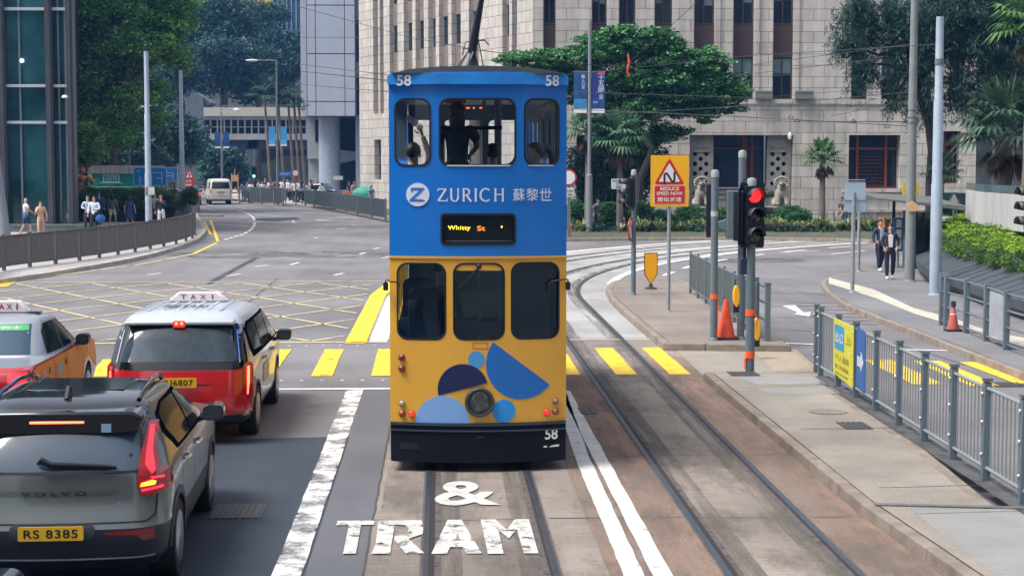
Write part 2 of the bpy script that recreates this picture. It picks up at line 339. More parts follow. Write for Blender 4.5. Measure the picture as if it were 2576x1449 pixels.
# lane dashes
for a,b in [((960,650),(990,645)),((840,693),(865,688)),((730,667),(752,661)),((640,672),(672,668)),((735,556),(740,560)),((572,695),(605,690)),((370,692),(405,688)),((940,627),(955,624)),((790,600),(800,598)),((845,577),(870,574)),((800,577),(815,578)),((880,565),(895,566)),((905,640),(920,636)),((1000,605),(1030,602)),
            ((500,523),(540,528)),((600,524),(680,531)),((690,522),(760,527)),((555,515),(640,520)),((740,532),(790,536)),((640,540),(700,545)),((850,545),(900,549))]: gs(wl,a,b,.12)
pts=[(600,531),(622,537),(635,545),(641,556),(640,567),(631,579),(612,590),(585,598),(560,605)]
for i in range(len(pts)-1):
    for t in (0,.5): 
        a=Vector(pts[i]).lerp(Vector(pts[i+1]),t); b=Vector(pts[i]).lerp(Vector(pts[i+1]),t+.3); gs(wl,a,b,.16)
def arrow(mb,px,py,ang,L=3.5,w=.16,hw=.5,turn=0):
    c=G(px,py); d=Vector((math.sin(ang),math.cos(ang))); n=Vector((d.y,-d.x)); c=Vector(c[:2]); e=c+d*L*.5; s=c-d*L*.5
    strip(mb,s,e,w); T=e+d*L*.35; 
    if turn: n=-n if turn<0 else n
    mb.raw([(*(e+Vector((d.y,-d.x))*hw),.011),(*T,.011),(*(e-Vector((d.y,-d.x))*hw),.011)],[(0,1,2)])
arrow(wl,570,567,R(-50),3.2); arrow(wl,700,560,R(-45),3.2); arrow(wl,860,557,R(-40),3.2)
# right-hand side: bold lines round the curve, give-way lines
for x,w in ((-1.35,.3),(4.35,.25),(5.6,.2)):
    pt=[p for p in path_off(x) if p[1]>=47]; 
    for i in range(len(pt)-1):
        if x in (5.6,) and i%4>1: continue
        strip(wl,pt[i],pt[i+1],w,.013)
gs(wl,(1968,864),(2070,868),.14); gs(wl,(2250,880),(2430,884),.12); gs(wl,(2090,640),(2170,632),.15); gs(wl,(2150,633),(2180,631),.12); gs(wl,(1960,636),(2060,631),.12); gs(wl,(1760,633),(1880,625),.14)
w_=MB(); q=[G(a,b) for a,b in [(1968,770),(2000,769),(2022,788),(2040,786),(2036,797),(1998,791),(2008,787)]]; wl.flat([tuple(c[:2]) for c in q],.011)
struct(wl.build('white_lane_markings',PW_,smooth=0,normals=False)); struct(ww.build('worn_lane_line',PWW,smooth=0,normals=False))
struct(yl.build('yellow_crossing_stripes',PY_,smooth=0,normals=False)); struct(yt.build('yellow_box_lines',PYT,smooth=0,normals=False))
# lettering: bold stencil forms "& TRAM"
def slabletter(ch):
    P_={'T':[[(0,1),(1,1),(1,.86),(.66,.86),(.66,0),(.34,0),(.34,.86),(0,.86)]],
        'R':[[(.05,1),(.95,1),(1.0,.82),(.98,.56),(.7,.42),(1.02,0),(.66,0),(.42,.40),(.42,.5),(.66,.55),(.70,.72),(.62,.84),(.40,.86),(.36,0),(0,0),(.06,.3)]],
        'A':[[(.36,1),(.66,1),(1,0),(.70,0),(.63,.18),(.38,.18),(.31,0),(0,0)]],
        'M':[[(0,1),(.3,1),(.5,.68),(.7,1),(1,1),(1,0),(.72,0),(.70,.7),(.5,.42),(.32,.68),(.34,0),(.04,0)]]}
    return P_[ch]
tl=MB()
for ch,x0,x1 in (('T',828,930),('R',934,1065),('A',1085,1212),('M',1222,1355)):
    A=G(x0,1397);B=G(x1,1397);D=G(828,1314)
    for poly in slabletter(ch):
        f=[(A.x+(B.x-A.x)*u-(.01*v),A.y+(D.y-A.y)*v) for u,v in poly]; tl.flat(f,.018)
# ampersand
vs,fs=text_fit('&',.66,1.30,.02); c=(G(1173,1243)); am=MB(); am.raw([(c.x+a,c.y+b,.018) for a,b in vs],fs)
struct(am.build('road_ampersand',M('lettering_white2',(.52,.515,.49),.75,noise=.25,ns=6,wear=(.30,5)),smooth=0,normals=False)); struct(tl.build('road_lettering',M('lettering_white',(.55,.545,.515),.75,noise=.3,ns=6,wear=(.43,5)),smooth=0,normals=False))
# A counter (triangular hole) painted as road showing through
a=[G(1145,1362),G(1157,1362),G(1151,1345)]; sheet('lettering_gap',[tuple(q[:2]) for q in a],.0215,CONC)
# gratings and covers
GR=M('iron_cover',(.07,.07,.075),.6,metal=.3,noise=.3,ns=20)
def grate(px,py,w,l,z,name,label,round_=False,rz=0):
    c=G(px,py,z); b=MB()
    if round_:
        b.lathe([(w/2,0),(w/2,.0025),(w/2-.02,.003),(w/2-.03,.001),(0,.001)],(0,0,0),24)
    else:
        n=int(w/.06)
        b.bx(-w/2,w/2,-l/2,l/2,0,.002)
        for i in range(n): b.bx(-w/2+i*w/n,-w/2+i*w/n+.03,-l/2,l/2,.002,.008)
    o=b.build(name,M('cover_concrete',(.19,.17,.15),.85,noise=.3,ns=14) if round_ else GR,None,loc=c); o.rotation_euler=(0,0,rz); tag(o,label,'drain cover','metal covers set in the ground')
grate(1478,1033,.22,.6,.012,'drain_grate','slotted drain grate on the track bed right of the tram')
grate(2150,1070,.35,.55,.137,'drain_grate','rectangular iron cover on the refuge pavement')
grate(2083,1035,.5,.5,.137,'manhole_cover','round cover on the refuge pavement',True)
grate(1870,940,.45,.5,.137,'drain_grate','iron cover at the foot of the red-light signal pole')
grate(600,1285,.5,.7,.007,'manhole_cover','square cover in the dark lane right of the grey car')
grate(2535,967,.5,.5,.008,'drain_grate','iron cover on the road beside the yellow stripe at right')
grate(780,541,.7,1.2,.008,'manhole_cover','dark cover on the far curved road',True)
c0,c1=G(2200,1268,.137),G(2600,1278,.137); b=MB(); b.bx(0,(c1-c0).length,-.05,.05,0,.006)
for i in range(40): b.bx(i*.05,i*.05+.02,-.035,.035,.006,.009)
o=b.build('channel_drain',M('drain_grey',(.16,.17,.18),.5,metal=.3,noise=.3,ns=9),None,loc=c0); o.rotation_euler=(0,0,math.atan2(c1.y-c0.y,c1.x-c0.x)); tag(o,'long slotted channel drain across the refuge pavement','drain cover','metal covers set in the ground')
for i in range(2):
    b=MB(); gs(b,(525,715-i*4),(645-i*6,650),.16-.05*i,.006+.001*i); struct(b.build('tyre_marks',M('tyre_mark',(.05,.055,.07),.8,wear=(.46,1)),smooth=0,normals=False))

# slab joints, cracks and patches in the concrete
jm=M('joint_dark',(.075,.065,.06),.9,noise=.4,ns=5); b=MB()
def crack(mb,pts,w,z):
    q=[Vector(p) for p in pts]; out=[q[0]]
    for i in range(len(q)-1):
        n=max(2,int((q[i+1]-q[i]).length/.25))
        for k in range(1,n+1): p=q[i].lerp(q[i+1],k/n); out.append(p+Vector((rnd(-.007,.007),rnd(-.007,.007))))
    ribbon(mb,[tuple(p) for p in out],-w/2,w/2,z)
for y in (13.2,16.4,19.9,23.6,27.2,31.9,36.4,41.2):
    for x0,x1 in ((-.66,-.17),(1.05,2.36),(3.6,4.28),(-.07,.93),(2.5,3.45)): crack(b,[(x0,y+rnd(-.04,.04)),(x1,y+rnd(-.04,.04))],.022,.0065 if x0<3.5 and not(1.0<x0<1.1) else .0095)
crack(b,[(-.67,8),(-.66,20),(-.67,33)],.022,.0085)
struct(b.build('slab_joints',jm,smooth=0,normals=False)); b=MB()
xr=lambda y: 5.93-(26.3-y)*.024
for y in (24.9,21.0,17.2,15.9): crack(b,[(4.5,y),(xr(y),y+.1)],.02,.1335)

for x in (4.7,): crack(b,[(xr(24)-.12,25.6),(xr(18)-.13,18),(xr(13)-.13,13)],.03,.1335)
struct(b.build('pavement_cracks',jm,smooth=0,normals=False)); b=MB()
for y0,y1,dx in ((25.3,26.2,0),(24.2,25.0,.2)): b.raw([(4.75,y0,.1325),(xr(y0)-.1,y0,.1325),(xr(y1)-.1,y1,.1325),(4.6,y1,.1325)],[(0,1,2,3)])
b.raw([(4.5,12,.1325),(6.0,12,.1325),(5.75,16.1,.1325),(4.52,16.1,.1325)],[(0,1,2,3)])
struct(b.build('pavement_patch',asphalt('patch_concrete',(.17,.17,.17),(.30,.30,.29),2,.8),smooth=0,normals=False))
b=MB(); ribbon(b,[(xr(26)-.02,26.2),(xr(20)-.02,20),(xr(12)-.02,12)],-.14,.10,.1332); struct(b.build('railing_strip',M('dark_strip',(.07,.075,.08),.9,noise=.4,ns=3,wear=(.42,2)),smooth=0,normals=False))  # ragged dark strip along the foot of the refuge railing
b=MB()
for pts in ([(1940,800),(2110,797)],[(1930,770),(2090,776)],[(1900,735),(2040,742)],[(2000,735),(2070,742),(2400,845)],[(1990,830),(2200,850),(2576,960)],[(1000,620),(860,640),(760,655)],[(700,700),(600,780)]):
    crack(b,[tuple(G(*p)[:2]) for p in pts],.04,.0052)
for k in range(7): c=G(2110+k*18,763+k*9); crack(b,[(c.x-1.2,c.y+.3),(c.x-.1,c.y)],.10,.0054)
struct(b.build('road_seams',M('seam_dark',(.06,.06,.068),.8,noise=.3,ns=4),smooth=0,normals=False))
for px,py,w,l in ((2030,600,6,3.5),(1650,640,5,3),(860,640,7,5),(600,640,6,6),(1900,655,4,3)):
    c=G(px,py); b=MB(); b.flat([(c.x+w/2*math.cos(a)*rnd(.8,1),c.y+l/2*math.sin(a)*rnd(.8,1)) for a in np.linspace(0,6.28,14)[:-1]],.0030+.0002*rnd(0,3)); struct(b.build('road_stain',M('road_stain',(.11,.11,.12),.85,noise=.4,ns=.8,wear=(.5,.5)),smooth=0,normals=False))
# ---------------- buildings ----------------
def stone(name,c1,c2,bw=1.25,bh=.62,mortar=(.16,.14,.125),off=.5):
    m=bpy.data.materials.new(name); m.use_nodes=True; nt=m.node_tree; p=nt.nodes['Principled BSDF']; L=nt.links.new
    tc=N(nt,'TexCoord'); sp=N(nt,'SeparateXYZ'); L(tc.outputs['Object'],sp.inputs[0]); ad=N(nt,'Math',operation='ADD'); L(sp.outputs[0],ad.inputs[0]); L(sp.outputs[1],ad.inputs[1])
    cb=N(nt,'CombineXYZ'); L(ad.outputs[0],cb.inputs[0]); L(sp.outputs[2],cb.inputs[1])
    b=N(nt,'TexBrick'); b.offset=off; b.inputs['Scale'].default_value=1; b.inputs['Brick Width'].default_value=bw; b.inputs['Row Height'].default_value=bh
    b.inputs['Mortar Size'].default_value=.018; b.inputs['Mortar Smooth'].default_value=.3; b.inputs['Bias'].default_value=0
    b.inputs['Color1'].default_value=(*c1,1); b.inputs['Color2'].default_value=(*c2,1); b.inputs['Mortar'].default_value=(*mortar,1); L(cb.outputs[0],b.inputs['Vector'])
    n=N(nt,'TexNoise',_Scale=.9,_Detail=8.0,_Roughness=.7); L(tc.outputs['Object'],n.inputs['Vector'])
    mp=N(nt,'Mapping'); mp.inputs['Scale'].default_value=(3,3,.15); L(tc.outputs['Object'],mp.inputs[0]); n2=N(nt,'TexNoise',_Scale=1.0,_Detail=5.0); L(mp.outputs[0],n2.inputs['Vector'])
    a=N(nt,'Math',operation='ADD'); L(n.outputs['Fac'],a.inputs[0]); L(n2.outputs['Fac'],a.inputs[1])
    r=N(nt,'MapRange'); r.inputs['From Min'].default_value=.7; r.inputs['From Max'].default_value=1.3; r.inputs['To Min'].default_value=.74; r.inputs['To Max'].default_value=1.18; L(a.outputs[0],r.inputs[0])
    s=N(nt,'VectorMath',operation='SCALE'); L(b.outputs['Color'],s.inputs[0]); L(r.outputs[0],s.inputs['Scale']); L(s.outputs[0],p.inputs['Base Color']); p.inputs['Roughness'].default_value=.85; p.inputs['Specular IOR Level'].default_value=.25
    return m
STONE=stone('bank_stone',(.58,.54,.50),(.49,.45,.415)); STONEW=stone('wing_stone',(.58,.54,.50),(.50,.46,.425),.9,.62)
WINF=M('window_frame',(.06,.05,.045),.5); WING=M('bank_window_glass',(.012,.02,.032),.12,spec=.5,noise=.5,ns=.8)
BLIND=M('window_blind',(.13,.19,.23),.7); SPAN=M('brown_spandrel',(.085,.05,.045),.6,noise=.2,ns=2,stretch=(14,1,.3)); REDF=M('red_window_frame',(.20,.035,.02),.5)
STR2=M('carved_stone',(.27,.26,.24),.85,noise=.25,ns=2,bump=.3,bs=8)
YB=95.0; K=YB/F
def bx_(px): return P(px,400,YB).x
def bz_(py,px=1900): return P(px,py,YB).z
bank=thing('stone_bank_building','tall pale stone bank building with vertical window strips behind the planting','building',(bx_(1340),YB,0))
ox=bx_(1340); u=lambda px: bx_(px)-ox
TOPZ=24
W_=[(1367,1398),(1488,1526),(1556,1598),(1645,1690),(1744,1796),(1842,1895),(1942,1994),(2139,2182),(2215,2258),(2300,2345),(2385,2425)]
holes=[rr(u(a),u(b),bz_(250),TOPZ-1,.01,1) for a,b in W_]
gate=(u(1735),u(1995),.6,bz_(340)); h2=(u(2135),u(2265),bz_(476),bz_(340)); h3=(u(2372),u(2416),bz_(462),bz_(330)); h4=(u(1450),u(1560),bz_(520),bz_(340))
holes+=[rr(*g_,.01,1) for g_ in (gate,h2,h3,h4)]
b=MB(); b.plate([(0,0),(u(2455),0),(u(2455),TOPZ),(0,TOPZ)],holes,0,1.0); b.build('wall',STONE,bank,smooth=0)
b=MB(); b.bx(u(1600),u(2455),-.10,-.003,bz_(262),bz_(250)); b.bx(u(1600),u(2455),-.05,-.003,bz_(266),bz_(262)); b.bx(u(2120),u(2300),-.22,-.003,bz_(484),bz_(476)); b.bx(u(2110),u(2455),-.16,-.003,bz_(534),bz_(528))
b.bx(u(1736),u(1994),-.06,-.003,bz_(340),bz_(334)); b.build('cornice',STONE,bank,smooth=0)
# fluted pilaster edges beside the strips
b=MB()
for a,c in W_[4:7]: b.bx(u(c)+.03,u(c)+.28,-.08,-.003,bz_(250),TOPZ-1)
for a,c in W_: b.bx(u(a)-.16,u(a)-.04,-.05,-.003,bz_(250),TOPZ-1)
b.build('pilaster',STONE,bank,smooth=0)
zl=[(bz_(250),bz_(147),0),(bz_(144),bz_(64),1),(bz_(62),bz_(-60),0),(bz_(-62),bz_(-140),1),(bz_(-142),TOPZ-1,0)]
for a,c in W_:
    g_=MB(); g_.bx(u(a),u(c),.55,.58,bz_(250),TOPZ-1); w=g_.build('window',WING,bank,smooth=0)
    m=(u(a)+u(c))/2
    for z0,z1,k in zl:
        f=MB(); s=MB(); bl=MB(); br=MB()
        if k: s.bx(u(a)+.004,u(c)-.004,.38,.52,z0,z1); [s.bx(u(a)+.1+i*.12,u(a)+.15+i*.12,.35,.378,z0+.15,z1-.15) for i in range(int((u(c)-u(a)-.2)/.12))]
        else:
            f.bx(m-.04,m+.04,.46,.54,z0,z1); f.bx(u(a)+.003,u(a)+.09,.45,.54,z0,z1); f.bx(u(c)-.09,u(c)-.003,.45,.54,z0,z1); f.bx(u(a)+.003,u(c)-.003,.44,.538,z0,z0+.1); zz=z0+(z1-z0)*.62; f.bx(u(a)+.003,u(c)-.003,.455,.536,zz,zz+.05)
            bl.bx(u(a)+.09,m-.045,.50,.53,zz-rnd(0,.5),z1); br.bx(m+.045,u(c)-.09,.50,.53,zz-rnd(0,.6),z1)
        if k: s.build('spandrel',SPAN,w,smooth=0)
        else: f.build('frame',WINF,w,smooth=0); bl.build('blind',BLIND,w,smooth=0); br.build('blind',BLIND,w,smooth=0)
for a,c in ((1897,1937),(1996,2040)):
    b=MB(); b.bx(u(a),u(c),-.45,-.06,bz_(250),bz_(231)); b.bx(u(a)-.02,u(c)+.02,-.47,-.42,bz_(234),bz_(230)); b.build('ledge_box',M('ledge_box',(.17,.19,.20),.7,noise=.2),bank,smooth=0)
# gate recess
b=MB(); b.bx(u(1798),u(1932),1.3,1.34,.6,bz_(340)); gl=b.build('entrance_glass',M('entrance_glass',(.008,.02,.055),.15,noise=.7,ns=.6),bank,smooth=0)
b=MB(); b.bx(u(1876),u(1889),1.2,1.28,bz_(450),bz_(345)); b.bx(u(1898),u(1905),1.2,1.28,bz_(450),bz_(345)); b.bx(u(1798),u(1932),1.18,1.25,bz_(375),bz_(372)); b.bx(u(1798),u(1802),1.1,1.28,.6,bz_(340)); b.build('door_frame',REDF,gl,smooth=0)
b=MB(); b.bx(u(1798),u(1932),.3,.9,.6,bz_(475)); b.bx(u(1798),u(1932),.2,.9,bz_(475),bz_(472)); b.bx(u(1798),u(1932),.22,.9,bz_(486),bz_(483)); b.bx(u(1798),u(1932),.24,.9,bz_(500),bz_(497)); b.build('balustrade',STR2,bank,smooth=0)
for x0,x1 in ((1738,1797),(1933,1993)):
    hs_=[]
    xc=(u(x0)+u(x1))/2-.05
    for i in range(10):
        z=bz_(388+i*12.4)
        for s in ((-.32,.32) if i%2==0 else (0,)): hs_.append(circ(xc+s,z,.125,12))
    b=MB(); b.plate([(u(x0),.6),(u(x1),.6),(u(x1),bz_(341)),(u(x0),bz_(341))],hs_,.35,.6); b.bx(u(x0)+.12,u(x1)-.3,.30,.348,bz_(372),bz_(369)); b.bx(u(x0)+.04,u(x1)-.22,.29,.348,bz_(383),bz_(380)); pn=b.build('pierced_screen',STR2,bank,smooth=0)
    b=MB(); b.bx(u(x0),u(x1),.9,.93,.6,bz_(341)); b.build('backing',BLK2,pn,smooth=0)
for (x0,x1,z0,z1),v in ((h2,(.22,.78)),(h3,(.3,.75)),(h4,(.3,.7))):
    b=MB(); b.bx(x0,x1,.8,.83,z0,z1); w=b.build('window',WING,bank,smooth=0); f=MB(); d=x1-x0
    for k in v: f.bx(x0+d*k-.07,x0+d*k+.07,.68,.78,z0,z1)
    f.bx(x0,x1,.66,.76,z1-(z1-z0)*.27,z1-(z1-z0)*.23); f.bx(x0,x1,.66,.76,z0,z0+.12)
    for i in range(9): f.bx(x0+d*v[0]+.1,x0+d*v[1]-.1,.74,.77,z0+.2+i*.2,z0+.22+i*.2)
    f.build('frame',REDF,w,smooth=0)
b=MB(); b.lathe([(.11,0),(.11,.12),(.07,.2),(.05,.22)],(u(1983),-.35,bz_(345)),12); b.ball((u(1983),-.35,bz_(348)),.1); b.tube([(u(1983),0,bz_(336)),(u(1983),-.35,bz_(334))],.04); b.build('security_camera',WHITE,bank)
# oblique wing
A_=P(1340,400,YB+1); C_=P(905,400,120.6); dv=Vector((A_.x-C_.x,A_.y-C_.y)); LW=dv.length; ang=math.atan2(dv.y,dv.x)
wing=thing('bank_building_wing','long pale stone wing with closely spaced narrow window slots receding behind the tram','building',(C_.x,C_.y,0),ang)
def wu(px):
    r=ray(px,400); # C + s*d = t*r
    dx,dy=dv.x/LW,dv.y/LW; det=dx*(-r.y)+r.x*dy
    return (-(C_.x)*(-r.y)+(-r.x)*(C_.y))/det if abs(det)>1e-9 else 0
def wz(py,px):
    s=wu(px); Y=C_.y+dv.y/LW*s; return P(px,py,Y).z
z1d=lambda v:(1020+v/4.26)/1.1719
HP=[(350,412),(433,480),(555,655),(735,840),(880,985),(1040,1132),(1175,1285),(1330,1445),(1545,1670),(1965,2050),(2085,2148)]
zb=wz(287,950); TW=30
holes=[rr(wu(z1d(a)),wu(z1d(c)),zb,TW-1,.005,1) for a,c in HP]+[rr(wu(z1d(355)),wu(z1d(440)),wz(452,940),wz(352,940),.005,1)]
for a,c in ((1000,1040),(1080,1120),(1180,1220)): holes.append(rr(wu(a),wu(a)+ (wu(c)-wu(a)),2.2,6.2,.005,1))
b=MB(); b.plate([(0,0),(LW,0),(LW,TW),(0,TW)],holes,0,.7); b.build('wall',STONEW,wing,smooth=0)
b=MB(); b.bx(0,LW,.7,14,0,TW-.5); b.build('core',M('dark_core',(.05,.045,.045),.9),wing,smooth=0)
TAN=M('tan_reveal',(.20,.165,.145),.85,noise=.2,ns=2)
f1,f2=wz(64,994),wz(132,994)
for a,c in HP:
    x0,x1=wu(z1d(a)),wu(z1d(c)); b=MB(); b.bx(x0+.004,x1-.004,.36,.38,zb,TW-1); w=b.build('window',GLASSD,wing,smooth=0)
    [MB().bx(x0+.006,x1-.006,.26,.34,q0,q1).build('spandrel',TAN,w,smooth=0) for q0,q1 in ((zb,f2),(f1,f1+(f1-f2)*.8))]
for x0,x1,z0,z1 in ((wu(z1d(355)),wu(z1d(440)),wz(452,940),wz(352,940)),):
    b=MB(); b.bx(x0,x1,.4,.43,z0,z1); b.build('window',GLASSD,wing,smooth=0)
# glass office tower on the left
YG=80.0; gx=lambda px:P(px,400,YG).x; gz=lambda py:P(100,py,YG).z
DG=M('tower_glass',(.022,.085,.10),.05,spec=.6,noise=.85,ns=.22); MUL=M('dark_mullion',(.07,.075,.085),.45,metal=.4,noise=.2,ns=1); SPL=M('light_transom',(.42,.45,.5),.5); GRAN=M('green_granite',(.12,.15,.15),.5,noise=.3,ns=6)  # mottled teal in the tower glass colour stands in for reflected trees
tw=thing('glass_office_tower','dark blue glass office tower with grey mullions at the left edge','building',(gx(190),YG,0)); o0=gx(190); v=lambda px:gx(px)-o0
b=MB(); b.plate([(v(-260),.25),(-.5,.25),(-4.6,16),(v(-260)-6,16)],(),0,22,fn=lambda x,y,z:(x,z,y)); b.build('glass_wall',DG,tw,smooth=0)
for px0,px1,d in ((-150,-135,.0),(-60,-45,0),(4,21,0),(121,139,0),(174,190,0)):
    b=MB(); b.bx(v(px0),v(px1),-.25,.25,gz(562),22); b.bx(v(px0)+.08,v(px1)-.08,-.32,-.25,gz(562),22); b.build('mullion',MUL,tw,smooth=0)
b=MB()
for px in (-95,50,148,-20): b.bx(v(px),v(px)+.08,.14,.24,gz(562),22)
b.bx(v(166),v(173),.1,.24,gz(562),22); b.build('fin',M('fin_grey',(.16,.2,.22),.5),tw,smooth=0)
b=MB()
for py in (22,215,307,-170): b.bx(v(-260),-.3,-.1,.24,gz(py+5),gz(py-2))
b.build('transom',SPL,tw,smooth=0)
b=MB(); b.bx(v(-260),v(232),-.45,1.2,0,gz(568)); b.bx(v(-260),v(232),-.5,1.2,gz(568),gz(563)); b.build('granite_base',GRAN,tw,smooth=0)
b=MB(); b.bx(-.48,-.05,.252,.7,0,22); b.build('corner_column',MUL,tw,smooth=0)
b=MB(); b.ball((v(58),.18,gz(153)),.09); b.build('light_bulb',M('lamp_on',(1,1,1),emit=(1,.95,.9),es=3),tw)
# white panelled tower beyond, with round column
YP=150.0; qx=lambda px:P(px,400,YP).x; qz=lambda py:P(830,py,YP).z
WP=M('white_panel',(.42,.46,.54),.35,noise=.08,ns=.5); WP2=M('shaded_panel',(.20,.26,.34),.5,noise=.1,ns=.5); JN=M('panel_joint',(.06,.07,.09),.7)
pt=thing('white_panelled_tower','white panelled tower raised on a fat round column beside the bank wing','building',(qx(774),YP,0)); q0=qx(774); q=lambda px:qx(px)-q0
b=MB()
xs=[774,796,869,895]; ys=[293,256,136,14,-108]
for i in range(3):
    for j in range(4): b.bx(q(xs[i])+.03,q(xs[i+1])-.03,0,.3,qz(ys[j])+.04,qz(ys[j+1])-.04)
b.build('facade_panel',WP,pt,smooth=0)
b=MB(); b.bx(0,q(895),.25,12,qz(293),24); b.build('backing_wall',JN,pt,smooth=0)
b=MB(); b.bx(q(755),q(770),1.5,8,qz(285),24); b.build('side_fin',WP,pt,smooth=0)
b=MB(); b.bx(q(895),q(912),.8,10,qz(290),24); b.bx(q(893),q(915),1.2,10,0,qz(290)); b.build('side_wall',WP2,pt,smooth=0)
b=MB(); b.bx(q(895)+.1,q(907),.74,.79,qz(155),qz(50)); b.bx(q(895)+.1,q(907),.74,.79,qz(290),qz(190)); b.build('side_window',GLASSD,pt,smooth=0)
b=MB(); b.lathe([(q(822),0),(q(822),qz(293))] if False else [(.95,0),(.95,qz(293)-.02)],(q(823),3.2,0),28); b.build('round_column',M('column_grey',(.30,.36,.44),.5,noise=.1),pt)
b=MB(); b.bx(q(838),q(893),6.5,7,0,qz(293)); b.build('undercroft_wall',M('undercroft',(.02,.035,.06),.8),pt,smooth=0)
b=MB(); b.plate([(q(836),qz(415)),(q(893),qz(402)),(q(893),qz(382)),(q(836),qz(375))],(),3,6); b.build('stair_parapet',M('stair_grey',(.16,.2,.25),.7),pt,smooth=0)
b=MB(); b.bx(q(762),q(797),5,9,qz(400),qz(287)); b.bx(q(762),q(797),6,9,0,qz(400)) ; b.build('pier',M('pier_stone',(.33,.35,.38),.8,noise=.15),pt,smooth=0)
b=MB(); b.bx(q(783),q(797)-.05,4.9,4.98,qz(355),qz(300)); b.build('pier_window',GLASSD,pt,smooth=0)
# covered footbridge across the far end of the road
YF=188.0; fx=lambda px:P(px,400,YF).x; fz=lambda py:P(640,py,YF).z
fb=thing('covered_footbridge','covered concrete footbridge with a long row of windows across the far road','footbridge',(fx(505),YF,0)); f0=fx(505); w=lambda px:fx(px)-f0
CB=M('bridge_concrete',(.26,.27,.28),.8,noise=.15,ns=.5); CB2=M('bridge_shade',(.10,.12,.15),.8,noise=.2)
b=MB(); b.bx(w(515),w(790),-.6,5,fz(293),fz(271)); b.build('roof',M('bridge_roof',(.42,.38,.34),.8,noise=.1),fb,smooth=0)
b=MB(); b.bx(w(512),w(790),-.1,5,fz(302),fz(293)); b.bx(w(512),w(790),-.3,5,fz(352),fz(337)); b.build('deck_beam',CB,fb,smooth=0)
b=MB(); b.bx(w(512),w(790),.3,.4,fz(337),fz(302)); wn=b.build('window_band',GLASSD,fb,smooth=0)
b=MB()
for i in range(16): b.bx(w(512+i*17.2),w(512+i*17.2)+.14,-.05,.28,fz(337),fz(302))
b.bx(w(512),w(790),-.02,.27,fz(321),fz(319)); b.build('mullion',CB,wn,smooth=0)
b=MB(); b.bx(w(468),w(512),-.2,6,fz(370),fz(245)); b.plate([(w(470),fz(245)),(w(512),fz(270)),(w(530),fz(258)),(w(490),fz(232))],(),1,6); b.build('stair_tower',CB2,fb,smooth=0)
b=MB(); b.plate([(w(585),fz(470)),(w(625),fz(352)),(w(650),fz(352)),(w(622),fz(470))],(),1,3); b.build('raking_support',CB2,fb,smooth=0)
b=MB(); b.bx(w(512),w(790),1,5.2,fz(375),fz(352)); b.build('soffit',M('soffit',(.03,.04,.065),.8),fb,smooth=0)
# near-black slab below: the underpass shade is put into its colour
dk=MB(); dk.bx(P(330,400,215).x,P(915,400,215).x,215,230,0,P(600,345,215).z); tag(dk.build('underpass_dark_slab',M('underpass_shade',(.010,.014,.026),.9),smooth=0),'dark slab coloured as the underpass shade under and behind the covered footbridge','building')
hb=MB()
xs=np.linspace(-75,60,24); ysl=[205,225,260,300,360]; zz=[0,9,17,20,24]
pts=[(x,y,z*(.8+.2*math.sin(x*.2+y*.1))*(1.0 if x<0 else max(.4,1-x*.02))) for y,z in zip(ysl,zz) for x in xs]
hb.raw(pts,[(j*24+i,j*24+i+1,(j+1)*24+i+1,(j+1)*24+i) for j in range(4) for i in range(23)]); struct(hb.build('hillside',M('hillside',(.018,.03,.026),.95,noise=.6,ns=.3)))
# distant towers
def tower(name,label,px0,px1,Y,zt,mats,floors,cols,depth=15,y0=0):
    a,c=P(px0,400,Y).x,P(px1,400,Y).x; t=thing(name,label,'building',(a,Y,y0)); wd=c-a
    b=MB(); b.bx(0,wd,.3,depth,0,zt); b.build('wall',mats[0],t,smooth=0); f=MB(); h=zt/floors
    for i in range(floors):
        f.bx(-.02,wd+.02,0,.28,i*h,i*h+h*mats[2])
    f.build('floor_band',mats[1],t,smooth=0); g_=MB()
    for i in range(cols+1): g_.bx(wd*i/cols-.08,wd*i/cols+.08,-.15,-.02,0,zt)
    g_.build('vertical_mullion',mats[3],t,smooth=0); return t
BG=M('blue_tower_glass',(.03,.10,.18),.2,noise=.2,ns=.3)
tower('distant_glass_tower','distant blue glass tower with fine vertical mullions above the trees','700 760'.split() and 690,760,290,60,(BG,M('blue_band',(.02,.06,.12),.3),.45,M('silver_mullion',(.25,.32,.4),.5)),14,6)
tower('distant_pale_tower','distant white and yellow tower glimpsed above the treetops',560,692,330,60,(M('cream_wall',(.55,.52,.42),.8),M('yellow_band',(.62,.48,.05),.7,noise=.3,ns=.5),.42,M('white_rib',(.6,.6,.6),.7)),15,5)
tower('distant_grey_tower','distant grey tower filling the gap left of the white panelled tower',330,560,340,60,(M('grey_tower',(.08,.11,.13),.7),M('grey_band',(.05,.07,.09),.6),.5,M('grey_rib',(.10,.13,.15),.7)),15,8)
t=tower('grey_side_building','grey building behind the palms at the right edge',2446,2900,100,26,(M('side_wall_grey',(.25,.27,.29),.8,noise=.15),M('side_band',(.10,.11,.12),.6),.4,M('side_rib',(.28,.3,.3),.7)),8,9)
